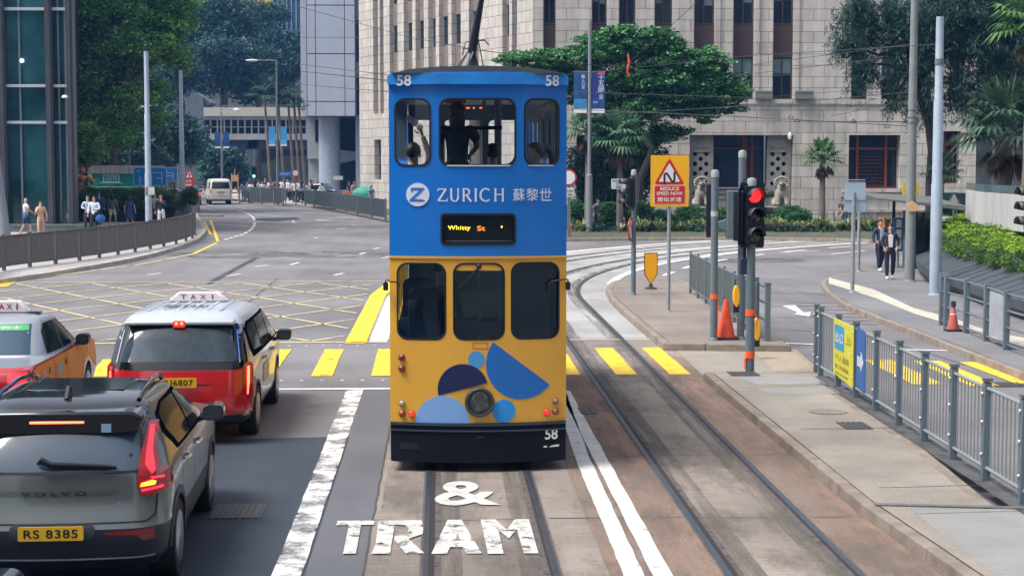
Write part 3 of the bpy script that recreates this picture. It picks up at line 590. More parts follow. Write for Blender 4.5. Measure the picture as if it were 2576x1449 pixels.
# green advertising hoarding and shrubs' wall at left
YH=104.0; hx=lambda px:P(px,400,YH).x; hz=lambda py:P(300,py,YH).z
hd=thing('green_hoarding','green site hoarding with a framed panel and a metal cornice on top','hoarding',(hx(200),YH,0)); a0=hx(200); k=lambda px:hx(px)-a0
b=MB(); b.bx(0,k(398),.2,.4,.4,hz(438)); b.build('panel',M('hoarding_green',(.015,.16,.13),.35,noise=.5,ns=1.2),hd,smooth=0)
b=MB(); b.bx(-.3,k(398)+.3,0,.7,hz(437),hz(417)); b.build('cornice',M('brushed_metal',(.30,.29,.28),.35,metal=.6,noise=.35,ns=1.5,stretch=(4,1,.2)),hd,smooth=0)
b=MB(); b.plate(rr(k(257),k(298),hz(459),hz(440),.02),[rr(k(259),k(296),hz(457),hz(442),.02)],.14,.19); put_text(b,'CCCTB',k(277.5),hz(449),k(292)-k(262),.22,.15,.01); b.build('framed_lettering',M('hoarding_text',(.35,.55,.5),.6),hd,smooth=0)
b=MB()
for py,h in ((462,.08),(472,.05),(476,.02)): b.bx(k(250 if py<470 else 225),k(305 if py<470 else 380),.17,.195,hz(py),hz(py)+h)
b.build('stripe',M('hoarding_line',(.2,.4,.36),.6),hd,smooth=0)
b=MB(); b.bx(P(170,400,93).x,P(485,400,93).x,93,94,.1,P(300,533,93).z); tag(b.build('planter_wall',M('pale_planter',(.36,.35,.33),.8,noise=.15),smooth=0,bevel=.03),'low pale stone planter wall under the clipped hedge','planter')
b=MB(); b.bx(-95,hx(150),106,118,0,26); tag(b.build('concrete_block',M('behind_tower',(.03,.04,.05),.9),smooth=0),'dark building mass behind the glass tower at the left edge','building')
# ---------------- vegetation ----------------
rng=np.random.default_rng(3)
def leafmat(n,c,isl=.45,tr=.25):
    if n in MATS: return MATS[n]
    m=M(n,c,.6,noise=.35,ns=.9,island=isl,spec=.3); nt=m.node_tree; p=nt.nodes['Principled BSDF']; out=nt.nodes['Material Output']
    t=N(nt,'BsdfTranslucent'); mx=N(nt,'MixShader'); mx.inputs[0].default_value=tr; lk=p.inputs['Base Color'].links[0].from_socket
    nt.links.new(lk,t.inputs[0]); nt.links.new(p.outputs[0],mx.inputs[1]); nt.links.new(t.outputs[0],mx.inputs[2]); nt.links.new(mx.outputs[0],out.inputs[0]); return m
def leafmesh(name,C,size,mat,parent=None,asp=.5,up=.5,droop=0,kind=None):
    """C: (n,3) leaf centres -> one mesh of small folded leaves"""
    n=len(C); nr=rng.normal(size=(n,3)); nr[:,2]=np.abs(nr[:,2])+up; nr/=np.linalg.norm(nr,axis=1)[:,None]
    t=rng.normal(size=(n,3)); 
    if droop: t[:,2]-=droop
    t-=nr*np.sum(t*nr,axis=1)[:,None]*(0 if droop>2 else 1); t/=np.linalg.norm(t,axis=1)[:,None]; s=np.cross(nr,t); s/=np.linalg.norm(s,axis=1)[:,None]+1e-9
    L=(size*rng.uniform(.6,1.3,n))[:,None]
    V=np.stack([C-t*L*.5,C+s*L*asp*.5,C+t*L*.5,C-s*L*asp*.5],1).reshape(-1,3)
    me=bpy.data.meshes.new(name); me.vertices.add(4*n); me.vertices.foreach_set('co',V.astype(np.float32).ravel())
    me.loops.add(4*n); me.loops.foreach_set('vertex_index',np.arange(4*n,dtype=np.int32)); me.polygons.add(n)
    me.polygons.foreach_set('loop_start',np.arange(0,4*n,4,dtype=np.int32)); me.polygons.foreach_set('loop_total',np.full(n,4,dtype=np.int32)) if False else None
    me.update(calc_edges=True); me.materials.append(mat)
    o=bpy.data.objects.new(name,me); COL.objects.link(o)
    if parent: o.parent=parent
    return o
def crown(blobs,nclump,nleaf,rc,flat=1.0,shell=.55,gap=0):
    """blobs: (x,y,z,rx,ry,rz). leaf clumps over each blob's shell; returns leaf centres"""
    out=[]; vol=sum(b[3]*b[4]*b[5] for b in blobs)
    for x,y,z,rx,ry,rz in blobs:
        k=max(3,int(nclump*rx*ry*rz/vol)); d=rng.normal(size=(k,3)); d/=np.linalg.norm(d,axis=1)[:,None]; r=rng.uniform(shell,1.08,k)[:,None]
        c=np.array([x,y,z])+d*r*np.array([rx,ry,rz]); s=rc*rng.uniform(.55,1.35,k)
        q=rng.normal(size=(k,nleaf,3)); q/=np.linalg.norm(q,axis=2)[...,None]; q*=rng.uniform(.35,1,(k,nleaf,1))**.6
        q*=s[:,None,None]*np.array([1,1,.6*flat]); out.append((c[:,None,:]+q).reshape(-1,3))
    return np.concatenate(out)
BARK=M('bark',(.07,.055,.045),.9,noise=.35,ns=3,bump=.5,bs=12); BARKL=M('pale_bark',(.17,.14,.115),.9,noise=.3,ns=2)
def blob(px,py,Y,rpx,rpy,ry=None,base=(0,0,0)):
    c=P(px,py,Y); s=Y/F; return (c.x-base[0],c.y-base[1],c.z-base[2],rpx*s,ry or rpx*s*.8,rpy*s)
def tree(name,label,px,py,Y,blobs,nclump,nleaf,rc,leaf,lm,trunk=None,tr=.35,cat='tree',group=None,flat=1.0,shell=.55,bark=None,asp=.5,up=.5):
    b0=P(px,400,Y); t=thing(name,label,cat,(b0.x,Y,.1),0,group); base=(b0.x,Y,.1)
    bl=[blob(*b,base=base) for b in blobs]
    leafmesh('crown',crown(bl,nclump,nleaf,rc,flat,shell),leaf,lm,t,asp,up)
    m=MB(); 
    if trunk:
        q=[tuple(P(a,c,Y)-Vector(base)) for a,c in trunk]; q[0]=(q[0][0],0,-.1); m.tube(q,[tr*(1-.55*i/(len(q)-1)) for i in range(len(q))],8); s=Vector(q[-2])
        for b in bl[:7]: m.tube([s,(s+Vector(b[:3]))/2+Vector((0,0,.2)),b[:3]],[tr*.4,tr*.25,tr*.08],6)
    else: m.tube([(0,0,-.1),(0,0,bl[0][2])],[tr,tr*.5],8)
    m.build('trunk',bark or BARK,t); return t
L1=leafmat('ficus_leaf',(.12,.29,.055),.8); L2=leafmat('dark_leaf',(.03,.08,.055),.6); L3=leafmat('bright_leaf',(.15,.30,.05)); L4=leafmat('blue_green_leaf',(.03,.085,.075),.6); L5=leafmat('feather_leaf',(.085,.24,.085),.85); L6=leafmat('hedge_leaf',(.085,.17,.03),.6); L7=leafmat('hedge_top_leaf',(.26,.42,.03),.4); L8=leafmat('shrub_leaf',(.055,.17,.06),.5)
tree('banyan_tree','huge spreading banyan tree with a pale leaning trunk left of the grey poles',285,0,112,[(230,90,112,75,80),(330,60,112,90,80),(420,60,113,70,70),(290,160,113,80,50),(430,130,113,55,50),(215,230,114,40,60),(360,215,115,60,50),(240,20,111,70,40),(340,-20,113,90,40),(440,0,113,55,35),(380,300,115,50,30),(225,310,114,35,30),(270,260,115,60,50),(330,300,114,50,35),(250,200,113,60,45),(300,95,110.5,60,45),(255,280,110.5,50,50),(305,335,110.5,40,45),(225,180,110.5,40,50),(335,250,110.5,45,45),(215,290,112,30,50),(380,110,110.5,45,40)],620,95,.95,.27,L1,[(278,470),(275,400),(290,310),(310,220),(330,150)],.62,bark=M('banyan_bark',(.085,.07,.055),.9,noise=.3,ns=1.5),shell=.3)
tree('leafy_tree','bright green small tree standing between the glass tower and the banyan',215,0,96,[(212,350,96,36,26),(225,385,96,38,22),(200,415,96,30,18),(220,330,96,20,15)],70,60,.6,.24,L3,tr=.15)
D_=[('dense dark tree on the slope above the stair tower',455,190,200,62,60,L4,(405,250),(500,140),(470,300)),('blue green tree on the slope behind the footbridge',570,150,205,60,60,L4,(530,210),(600,205),(560,90)),
    ('dark tree crown hanging over the footbridge roof',650,180,208,60,50,L2,(690,225),(620,230),(700,160)),('tall tree crown rising under the distant glass tower',700,130,225,60,50,L4,(735,190),(660,90),(740,110)),
    ('dark tree top against the pale distant tower',560,40,210,70,50,L2,(500,40),(610,60),(470,90)),('shadowy low tree beside the dark underpass mouth',560,420,170,40,50,L4,(520,380),(590,440),(480,330)),
    ('dark undergrowth tree behind the blue road signs',430,350,150,45,60,L2,(400,300),(470,360),(390,400)),('dim tree standing behind the banyan trunk',330,380,140,50,45,L2,(370,340),(290,360),(340,330)),('sparse high tree at the top of the slope',650,60,230,50,45,L2,(610,20),(690,30),(560,110))]
for i,(lb,px,py,Y,rx,ry,lm,*ex) in enumerate(D_):
    tree('hillside_tree',lb,px,400,Y,[(px,py,Y,rx,ry)]+[(a,c,Y+2,rx*.62,ry*.6) for a,c in ex],170,50,1.5,.5,lm,tr=.4,group='dark trees on the far slope',shell=.3)
tree('flame_tree','broad feathery dark green tree in front of the bank beside the tram',1560,0,86,[(1500,130,86,75,40),(1590,110,86,75,45),(1680,135,86,75,42),(1760,170,86,70,42),(1800,215,86,65,38),(1700,215,86,80,42),(1590,200,86,75,42),(1490,190,86,55,35),(1400,145,86,70,28),(1310,150,86,60,18),(1620,270,86,70,36),(1720,275,87,60,25),(1560,320,87,60,35),(1660,330,87,45,30),(1480,250,87,50,30),(1850,250,87,30,45),(1380,185,87,70,35),(1640,100,86,60,35),(1540,95,86,50,25),(1780,260,87,50,45),(1560,260,87,70,40),(1790,150,86,50,30),(1500,295,87,45,35),(1620,365,87.5,45,30),(1440,215,87,45,35),(1700,330,87,35,25)],1350,90,.50,.21,L5,[(1600,560),(1610,450),(1640,380),(1600,290),(1590,200)],.24,flat=.55,shell=.2,up=.9,bark=M('flame_bark',(.05,.042,.038),.9,noise=.3,ns=2))
tree('understory_tree','dark tangled low tree behind the two fan palms',1600,0,88,[(1520,400,88,50,60),(1600,430,88,60,70),(1660,420,88,40,50),(1560,500,88,60,50),(1460,440,88,40,70)],420,50,.6,.2,L2,tr=.1,shell=.1)
def clip_bush(px,py,rx,ry,Y,label,name='round_shrub',lm=None,stems=False,group='clipped shrubs in front of the bank'):
    c=P(px,py,Y); t=thing(name,label,'shrub',(c.x,Y,.15),0,group); s=Y/F; bl=[(0,0,c.z-.15,rx*s,rx*s*.9,ry*s)]
    leafmesh('foliage',crown(bl,int(140+rx*5),34,.16,1,.85),.09,lm or L8,t); m=MB(); h=c.z-.15
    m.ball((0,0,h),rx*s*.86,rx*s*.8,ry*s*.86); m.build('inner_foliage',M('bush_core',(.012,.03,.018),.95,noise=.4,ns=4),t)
    m=MB(); 
    for i in range(5 if stems else 2): a=i*1.3; m.tube([(0.05*math.cos(a),.05*math.sin(a),-.1),(rx*s*.5*math.cos(a),rx*s*.4*math.sin(a),max(.2,h-ry*s*.4))],[.06,.035],6)
    m.build('stem',BARK,t); return t
for a in [(1447,538,25,33,82,'round clipped shrub half hidden by the tram at far left of the row'),(1533,545,32,36,82,'second round clipped shrub right of the banner pole'),(1612,548,35,40,82,'round shrub behind the slim signal pole'),(1665,560,30,30,82,'small shrub at the foot of the yellow warning sign'),(1735,555,42,38,82,'wide shrub between the warning sign and the red signal'),(1800,556,35,38,83,'dark shrub behind the red signal heads'),(1935,560,35,30,82,'flat shrub left of the umbrella shaped shrub')]: clip_bush(*a)
clip_bush(1985,548,50,28,81,'umbrella shaped shrub with bare forked stems in front of the right lion',stems=True)
bl=[]
t=thing('clipped_hedge','long clipped green hedge behind the pedestrians at left','hedge',(P(300,400,92.6).x,92.6,1)); bl=[(P(x,400,93).x-t.location.x,.3,P(300,504,93).z-1,1.4,1.1,.62) for x in range(215,430,22)]
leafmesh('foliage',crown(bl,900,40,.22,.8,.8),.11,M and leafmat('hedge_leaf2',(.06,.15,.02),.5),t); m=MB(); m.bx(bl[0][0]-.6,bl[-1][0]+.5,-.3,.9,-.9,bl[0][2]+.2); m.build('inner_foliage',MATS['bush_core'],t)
clip_bush(476,497,18,22,90,'bright round shrub at the end of the hedge by the second pole',lm=L6,group='clipped shrubs at left')
fl=thing('flower_bed_garland','cluster of red and cream flowers beside the green hoarding','flowers',tuple(P(213,470,95)))
m=MB(); m.k=0
for i in range(26): m.k=i%3; m.ball((rnd(-.5,.45),rnd(-.2,.2),rnd(-.9,.9)*(1 if i%2 else .6)),rnd(.1,.2),n=8,m=5)
m.build('flower',[M('red_flower',(.5,.05,.02),.7),M('cream_flower',(.6,.5,.2),.7),M('orange_flower',(.5,.15,.03),.7)],fl)
# spider-like ground plants along the kerb
def gplant(px,py,Y,h,label,mat,n=26):
    c=G(px,py,.15); c=P(px,py,Y); m=MB(); s=[]
    for i in range(n):
        a=rnd(0,6.28); l=h*rnd(.6,1.15); o=rnd(.25,.6); q=[Vector((math.cos(a)*o*l*u,math.sin(a)*o*l*u,l*(u-.55*u*u*o*1.6))) for u in (0,.4,.75,1)]; w=.035*l/.5
        n_=Vector((-math.sin(a),math.cos(a),0)); v=[]
        for k,p in enumerate(q): ww_=w*(1,1.1,.8,.1)[k]; v+=[p+n_*ww_,p-n_*ww_]
        m.raw(v,[(2*k,2*k+1,2*k+3,2*k+2) for k in range(3)])
    o=m.build('grassy_plant',mat,None,smooth=0,loc=(c.x,Y,.14),normals=False); return o
PL1=leafmat('striped_leaf',(.30,.33,.15),.5); PL2=leafmat('grassy_leaf',(.11,.19,.06),.5)
for i,px in enumerate(list(range(1436,1480,14))+list(range(1560,1790,17))+list(range(1925,2200,13))):
    o=gplant(px+rnd(-4,4),585,79+rnd(-.6,1.2),rnd(.6,1.0),'',PL1 if i%3 else PL2); tag(o,'low arching variegated plant in the row along the bank kerb','plant','variegated plants along the bank kerb')
gc=[ (P(px,400,80).x,80+rnd(-1.5,3),.2,1.1,1.4,.28) for px in range(1430,2240,22)]
struct(leafmesh('ground_cover',crown(gc,520,26,.35,.6,.1),.16,L2),'stuff')
# fan palms
def palm(name,label,px,Y,ytop,rad,nf=22,mat=None,tr=.13,cat='palm',dead=True,group=None,lean=0,ybase=None):
    c=P(px,ytop,Y); zb=.12 if ybase is None else ybase; t=thing(name,label,cat,(c.x,Y,zb),0,group); H=c.z-zb; f=MB(); d=MB()
    for i in range(nf+(12 if dead else 0)):
        m=f if i<nf else d; az=i*2.399+rnd(-.2,.2); el=R(78-100*(i/nf)) if i<nf else R(-50-rnd(0,30)); L=rad*.5; s=Vector((0,0,H)); 
        dr=Vector((math.cos(az)*math.cos(el),math.sin(az)*math.cos(el),math.sin(el))); e=s+dr*L; m.tube([s,e],[.03,.012],4)
        sd=Vector((-math.sin(az),math.cos(az),0)); upv=sd.cross(dr).normalized()*-1; nb=17
        for k in range(nb):
            a=R(-115+230*k/(nb-1)); ld_=(dr*math.cos(a)+sd*math.sin(a)+upv*.12).normalized(); l=rad*.62*(1-.25*abs(a)/2)*rnd(.85,1.1)*(1 if i<nf else .5)
            p1=e+ld_*l*.6; p2=e+ld_*l+Vector((0,0,-l*.30*(1.2 if i>nf*.4 else .7))); w=rad*.036; n_=ld_.cross(Vector((0,0,1))); n_=n_.normalized() if n_.length>.1 else sd
            m.raw([e,p1+n_*w,p2,p1-n_*w],[(0,1,2,3)])
    f.build('frond',mat or leafmat('palm_leaf',(.07,.16,.055),.35),t,smooth=0,normals=False)
    if dead: d.build('dead_frond',leafmat('dead_palm',(.13,.10,.06),.3),t,smooth=0,normals=False)
    m=MB(); n=9; m.tube([(lean*(1-u/n),0,H*u/n) for u in range(n+1)],[tr*(1.35-.45*u/n+(.08 if u%2 else 0)) for u in range(n+1)],9); m.build('trunk',BARKL,t)
palm('fan_palm','slender fan palm standing alone between the gate and the red window',2070,81,400,1.15,24)
palm('fan_palm','fan palm behind the banner pole, left of its pair',1480,80,330,1.35,24,leafmat('palm_leaf2',(.075,.17,.09),.35),group=None)
palm('fan_palm','fan palm right of the banner pole with spreading green fronds',1560,79.5,352,1.7,24,leafmat('palm_leaf2',(.075,.17,.09),.35))
palm('fan_palm','large drooping fan palm over the curved white parapet at right',2530,56,330,2.0,26,leafmat('palm_leaf3',(.045,.10,.06),.35),.22)
palm('fan_palm','fan palm crown in the top right corner',2600,52,60,1.6,18,leafmat('palm_leaf4',(.09,.20,.06),.35),.2)
palm('fan_palm','small fan palm sprouting behind the bus shelter by the leaning trunk',2370,62,440,1.0,12,leafmat('palm_leaf3',(.045,.10,.06),.35),.08,dead=False)
for i,(px,pyt) in enumerate(((665,240),(700,262),(725,262),(738,235),(752,270))):
    palm('royal_palm',('leftmost','second from left','middle','fourth from left','rightmost')[i]+' of the thin tall palms beside the far lamp post',px+ (0),142,pyt,2.0 if i==0 else 1.0,12,leafmat('palm_far',(.03,.08,.06),.35),.1,dead=False,group='thin tall palms near the far lamp post',lean=.5)
# casuarina with hanging wispy foliage at right
def casu(name,label,px,Y,bl,trunk,nc,group=None):
    b0=P(px,400,Y); base=(b0.x,Y,.1); t=thing(name,label,'tree',base,0,group); B=[blob(*b,base=base) for b in bl]
    out=[]
    for x,y,z,rx,ry,rz in B:
        k=int(nc*rx*rz*3.0); c=np.array([x,y,z])+rng.normal(size=(k,3))*np.array([rx,ry,rz])*.52
        L=rng.uniform(.5,1.3,(k,1)); a=rng.uniform(0,6.28,(k,1)); dirs=np.concatenate([np.cos(a)*.55,np.sin(a)*.55,-rng.uniform(.3,1.1,(k,1))],1)
        m_=26; uu=rng.uniform(0,1,(k,m_,1)); out.append((c[:,None,:]+dirs[:,None,:]*uu*L[:,None,:]+rng.normal(size=(k,m_,3))*.085).reshape(-1,3))
    leafmesh('crown',np.concatenate(out),.26,leafmat('needle_leaf',(.035,.09,.075),.6),t,.13,.2,droop=1.6)
    m=MB(); q=[tuple(P(a,c,Y)-Vector(base)) for a,c in trunk]; q[0]=(q[0][0],0,0); m.tube(q,[.2*(1-.5*i/(len(q)-1)) for i in range(len(q))],8); s=Vector(q[-3]); s2=Vector(q[-2])
    for i,b in enumerate(B): m.tube([s if i%2 else s2,(s+Vector(b[:3]))/2+Vector((0,0,.3)),b[:3]],[.09,.06,.02],6)
    m.build('trunk',M('dark_bark',(.035,.032,.035),.9,noise=.3,ns=4),t)
casu('casuarina_tree','dark wispy casuarina tree with leaning trunk behind the tall grey poles',2345,62,[(2170,60,62,60,60),(2250,40,62,70,70),(2350,60,62,70,70),(2450,80,62,80,90),(2540,120,62,70,110),(2180,160,62,40,45),(2300,150,62,60,50),(2260,230,62,35,40),(2420,210,62,60,60),(2520,250,62,60,60),(2120,110,62,25,25),(2390,20,62,90,50),(2160,10,62,40,30),(2330,260,62,30,25),(2460,-10,62,90,60),(2570,20,62,60,80)],[(2342,560),(2340,470),(2345,380),(2335,300),(2300,210),(2285,120),(2270,20)],62)

# unseen office blocks added around the viewer to shade surfaces and darken their reflections
def block(name,label,x0,x1,y0,y1,h,wall,band,fl=3.6):
    t=thing(name,label,'building',((x0+x1)/2,(y0+y1)/2,0)); w=(x1-x0)/2; d=(y1-y0)/2; b=MB(); b.bx(-w,w,-d,d,0,h); b.build('wall',wall,t,smooth=0); b=MB(); z=fl*.55
    while z<h: b.bx(-w-.2,w+.2,-d-.2,d+.2,z,z+fl*.42); z+=fl
    f=b.build('floor_band',band,t,smooth=0); f['kind']='stuff'
BW=M('block_glass',(.02,.035,.045),.2,noise=.4,ns=.3); BB=M('block_band',(.20,.20,.20),.7,noise=.2,ns=.4)
block('unseen_office_block','unseen office block added behind the viewpoint to darken reflections',-26,30,-95,-60,40,BW,BB)
block('unseen_office_block','unseen tall office block added left of the viewpoint to shade the street',-66,-30,-40,8,45,BW,M('block_band2',(.13,.14,.15),.7,noise=.2,ns=.4))
block('unseen_office_block','unseen tall office block added right of the viewpoint to shade the street',34,62,-40,20,42,BW,M('block_band3',(.24,.22,.20),.7,noise=.2,ns=.4))
# ---------------- the tram ----------------
TX,TY=.425,19.1; K1=225.0
TBLUE=M('tram_blue',(.006,.165,.60),.32,spec=.5,coat=.3,noise=.07,ns=1.5); TBLUE2=M('tram_light_blue',(.02,.24,.72),.35,noise=.22,ns=3,stretch=(1,1,4)); TYEL=M('tram_yellow',(.74,.39,.05),.35,coat=.3,noise=.06,ns=1.5)
TSK=M('tram_skirt',(.004,.007,.016),.6,spec=.2,noise=.4,ns=3); TROOF=M('tram_roof',(.075,.085,.10),.75,noise=.2,ns=3); RUB=M('rubber_seal',(.008,.009,.012),.5)
tx=lambda px:(px-1203)/K1; tz=lambda py:HC-(py-400)/K1
tram=thing('double_deck_tram','blue and yellow double deck tram number 58 seen from behind on the left hand track','tram',(TX,TY,0))
HW=.99; BUL=.16
def bend(x,y,z,amt=BUL):
    return (x,y-amt*(1-min(1,(x/HW)**2)),z)
def bendmesh(mb,amt=BUL,step=.11):
    """cut into narrow vertical strips, then bow the face outwards in plan"""
    me=bpy.data.meshes.new('t'); me.from_pydata(mb.v,[],mb.f)
    me.polygons.foreach_set('material_index',mb.m); bm=bmesh.new(); bm.from_mesh(me); bpy.data.meshes.remove(me)
    x=-HW+step
    while x<HW: bmesh.ops.bisect_plane(bm,geom=bm.verts[:]+bm.edges[:]+bm.faces[:],plane_co=(x,0,0),plane_no=(1,0,0)); x+=step
    for v in bm.verts: v.co.y-=amt*(1-min(1,(v.co.x/HW)**2))
    o=MB(); o.v=[tuple(v.co) for v in bm.verts]; bm.verts.index_update(); o.f=[tuple(v.index for v in f.verts) for f in bm.faces]; o.m=[f.material_index for f in bm.faces]; bm.free(); return o
def tb(mb,name,mat,parent=None,smooth=38,**k): return bendmesh(mb).build(name,mat,parent or tram,smooth=smooth,**k)
def winpx(x0,x1,y0,y1,r): return rr(tx(x0),tx(x1),tz(y1),tz(y0),r,6)
UW=[winpx(994,1085,250,418,.11),winpx(1105,1297,250,417,.11),winpx(1317,1407,250,417,.11)]
LW_=[winpx(998,1122,659,853,.12),winpx(1139,1269,659,853,.12),winpx(1284,1408,658,852,.12)]
DW=winpx(1111,1294,538,612,.045)
# rear wall upper & lower with openings
b=MB(); b.plate([(-HW,tz(645)),(HW,tz(645)),(HW,tz(200)),(-HW,tz(200))],UW+[DW],0,.05); up=tb(b,'upper_rear_panel',TBLUE)
b=MB(); b.plate([(-HW,tz(1062)),(HW,tz(1062)),(HW,tz(645)-.002),(-HW,tz(645)-.002)],LW_,-.004,.05); lo=tb(b,'lower_rear_panel',TYEL)
b=MB(); b.bx(-HW-.005,HW+.005,-.02,-.006,tz(648),tz(642.5)); tb(b,'deck_moulding',TYEL)
# rims and glass
def off(poly,d):
    cx=sum(p[0] for p in poly)/len(poly); cz=sum(p[1] for p in poly)/len(poly); hx=max(p[0] for p in poly)-cx; hz=max(p[1] for p in poly)-cz
    return [(cx+(p[0]-cx)*(hx+d)/hx,cz+(p[1]-cz)*(hz+d)/hz) for p in poly]
TG=M('tram_window_glass',(.55,.62,.68),.03,trans=1,ior=1.45,spec=.5); TG=bpy.data.materials['tram_window_glass']
def tglass(name,tint,mixf):
    m=bpy.data.materials.new(name); m.use_nodes=True; nt=m.node_tree; nt.nodes.remove(nt.nodes['Principled BSDF']); t=N(nt,'BsdfTransparent'); t.inputs[0].default_value=(*tint,1)
    g_=N(nt,'BsdfGlossy'); g_.inputs['Roughness'].default_value=.04; g_.inputs[0].default_value=(.8,.9,1,1); mx=N(nt,'MixShader'); fr=N(nt,'Fresnel'); fr.inputs[0].default_value=1.5; mm=N(nt,'Math',operation='MULTIPLY'); mm.inputs[1].default_value=mixf
    nt.links.new(fr.outputs[0],mm.inputs[0]); nt.links.new(mm.outputs[0],mx.inputs[0]); nt.links.new(t.outputs[0],mx.inputs[1]); nt.links.new(g_.outputs[0],mx.inputs[2]); nt.links.new(mx.outputs[0],nt.nodes['Material Output'].inputs[0]); return m
TGU=tglass('clear_tram_glass',(.92,.95,.97),1.0); TGL=tglass('tinted_tram_glass',(.66,.76,.84),1.0)
for poly,mt in [(p,TGU) for p in UW]+[(p,TGL) for p in LW_]:
    b=MB(); b.plate(off(poly,-.008),(),.022,.026); w=tb(b,'rear_window',mt); b=MB(); b.plate(off(poly,.001),[off(poly,-.018)],-.008,.04); tb(b,'window_seal',RUB,w)
b=MB(); b.plate([(tx(1125),tz(418.5)),(tx(1283),tz(418.5)),(tx(1283),tz(415.5)),(tx(1125),tz(415.5))],(),-.012,.01); b.plate([(tx(1328),tz(418)),(tx(1392),tz(418)),(tx(1392),tz(415.5)),(tx(1328),tz(415.5))],(),-.012,.01); tb(b,'sill_trim',M('pale_trim',(.6,.7,.75),.3))
b=MB(); b.plate(winpx(1141,1267,661,678,.05),(),.0,.03); tb(b,'wiper_hood',TYEL)
# destination display
b=MB(); b.plate(off(DW,-.004),(),.05,.055); ds=tb(b,'destination_display',M('display_glass',(.006,.014,.022),.1,noise=.3,ns=2)); b=MB(); b.plate(off(DW,.012),[off(DW,-.012)],-.01,.05); tb(b,'display_frame',RUB,ds)
b=MB(); b.plate([(tx(1122),tz(606)),(tx(1285),tz(606)),(tx(1285),tz(604)),(tx(1122),tz(604))],(),.046,.049); tb(b,'display_sill',GREYD,ds)
m5={'W':"1000110001101011010111011",'h':"1000010000111001010010100",'i':"01000000000100001000010",'t':"010001110001000010000110"}
def dots(s,x,y,rows):
    mb=MB()
    for r_,row in enumerate(rows):
        for c_,ch in enumerate(row):
            if ch!=' ': 
                mb.k='yr'.index(ch); X=x+c_*3.0; Y=y+r_*3.0; mb.bx(tx(X),tx(X+2.7),.038,.044,tz(Y+2.7),tz(Y))
    return mb
rows=["y   r                      yyy      y ",
      "y   r y    y  y  y         y   y      ",
      "y y yry      rryryr rr    y   ryr     ",
      "y y yyyyr yyryyr yr yyyr  y    yyrr   ",
      "yyryyyr y y  yr  y  rr     yyy y      "]
b=MB(); b.k=0; put_text(b,'Whitty',tx(1155),tz(573),56/K1,13/K1,.044,.004,1.1); b.k=1; put_text(b,'St',tx(1210),tz(573),20/K1,12/K1,.044,.006); b.k=0; b.bx(tx(1260),tx(1263),.040,.044,tz(572),tz(567))
tb(b,'led_lettering',[M('led_yellow',(1,.7,.05),emit=(1,.62,.03),es=2.0),M('led_red',(1,.2,.02),emit=(1,.16,.01),es=1.6)],ds,smooth=0)
# roof band, corner posts, sides
b=MB(); b.plate([(-HW-.012,tz(216)),(HW+.012,tz(216)),(HW+.012,tz(196)),(HW-.03,tz(188)),(-HW+.03,tz(188)),(-HW-.012,tz(196))],(),-.05,.06); tb(b,'roof_band',TBLUE2,bevel=.008)
b=MB(); b.plate([(-HW+.03,tz(188.5)),(HW-.03,tz(188.5)),(HW-.05,tz(186)),(-HW+.05,tz(186))],(),-.04,.06); tb(b,'gutter_lip',TBLUE2)
LEN=8.6
def sidewall(s):
    x=s*HW; m=MB()
    ho=[rr(.35+i*1.15,1.25+i*1.15,3.42,4.14,.08) for i in range(7)]; hl=[rr(.35+i*1.15,1.25+i*1.15,1.5,2.3,.08) for i in range(7)]
    f=lambda a,d,c:(x-s*d,a,c)
    m.k=0; m.plate([(0.002,tz(645)),(LEN,tz(645)),(LEN,4.40),(0.002,4.40)],ho,0,.05,fn=f); m.k=1; m.plate([(0.002,.56),(LEN,.56),(LEN,tz(645)-.002),(0.002,tz(645)-.002)],hl,0,.05,fn=f); m.build('side_wall',[TBLUE,TYEL],tram)
sidewall(1); sidewall(-1)
b=MB(); fh=[rr(-.85,-.42,3.3,4.12,.08),rr(-.36,.30,3.3,4.12,.08),rr(.36,.86,3.3,4.12,.08)]; b.plate([(-HW+.06,.56),(HW-.06,.56),(HW-.06,4.4),(-HW+.06,4.4)],fh,LEN-.05,LEN); b.build('front_wall',M('tram_inside_grey',(.16,.22,.26),.6,noise=.1),tram)
b=MB(); pr=[]
prof=[(-HW+.02,4.445),(-.75,4.485),(-.4,4.515),(0,4.525),(.4,4.515),(.75,4.485),(HW-.02,4.445),(HW-.03,4.40),(-HW+.03,4.40)]
b.plate(prof,(),.0,LEN); o=b.build('roof',TROOF,tram)
b=MB(); b.plate([(-HW+.04,4.44),(-.75,4.482),(-.4,4.512),(0,4.522),(.4,4.512),(.75,4.482),(HW-.04,4.44)],(),-.12,-.002); bendmesh(b,.05).build('roof_end',TROOF,tram)
b=MB(); b.bx(-HW+.05,HW-.05,.05,LEN-.05,4.36,4.395); b.build('upper_ceiling',M('tram_ceiling',(.22,.25,.28),.6),tram)
b=MB(); b.bx(-HW+.05,HW-.05,.06,LEN-.06,2.42,2.47); b.build('upper_floor',M('tram_floor',(.05,.06,.07),.7),tram)
b=MB(); b.bx(-HW+.05,HW-.05,.06,LEN-.06,.6,.66); b.build('lower_floor',MATS['tram_floor'],tram)
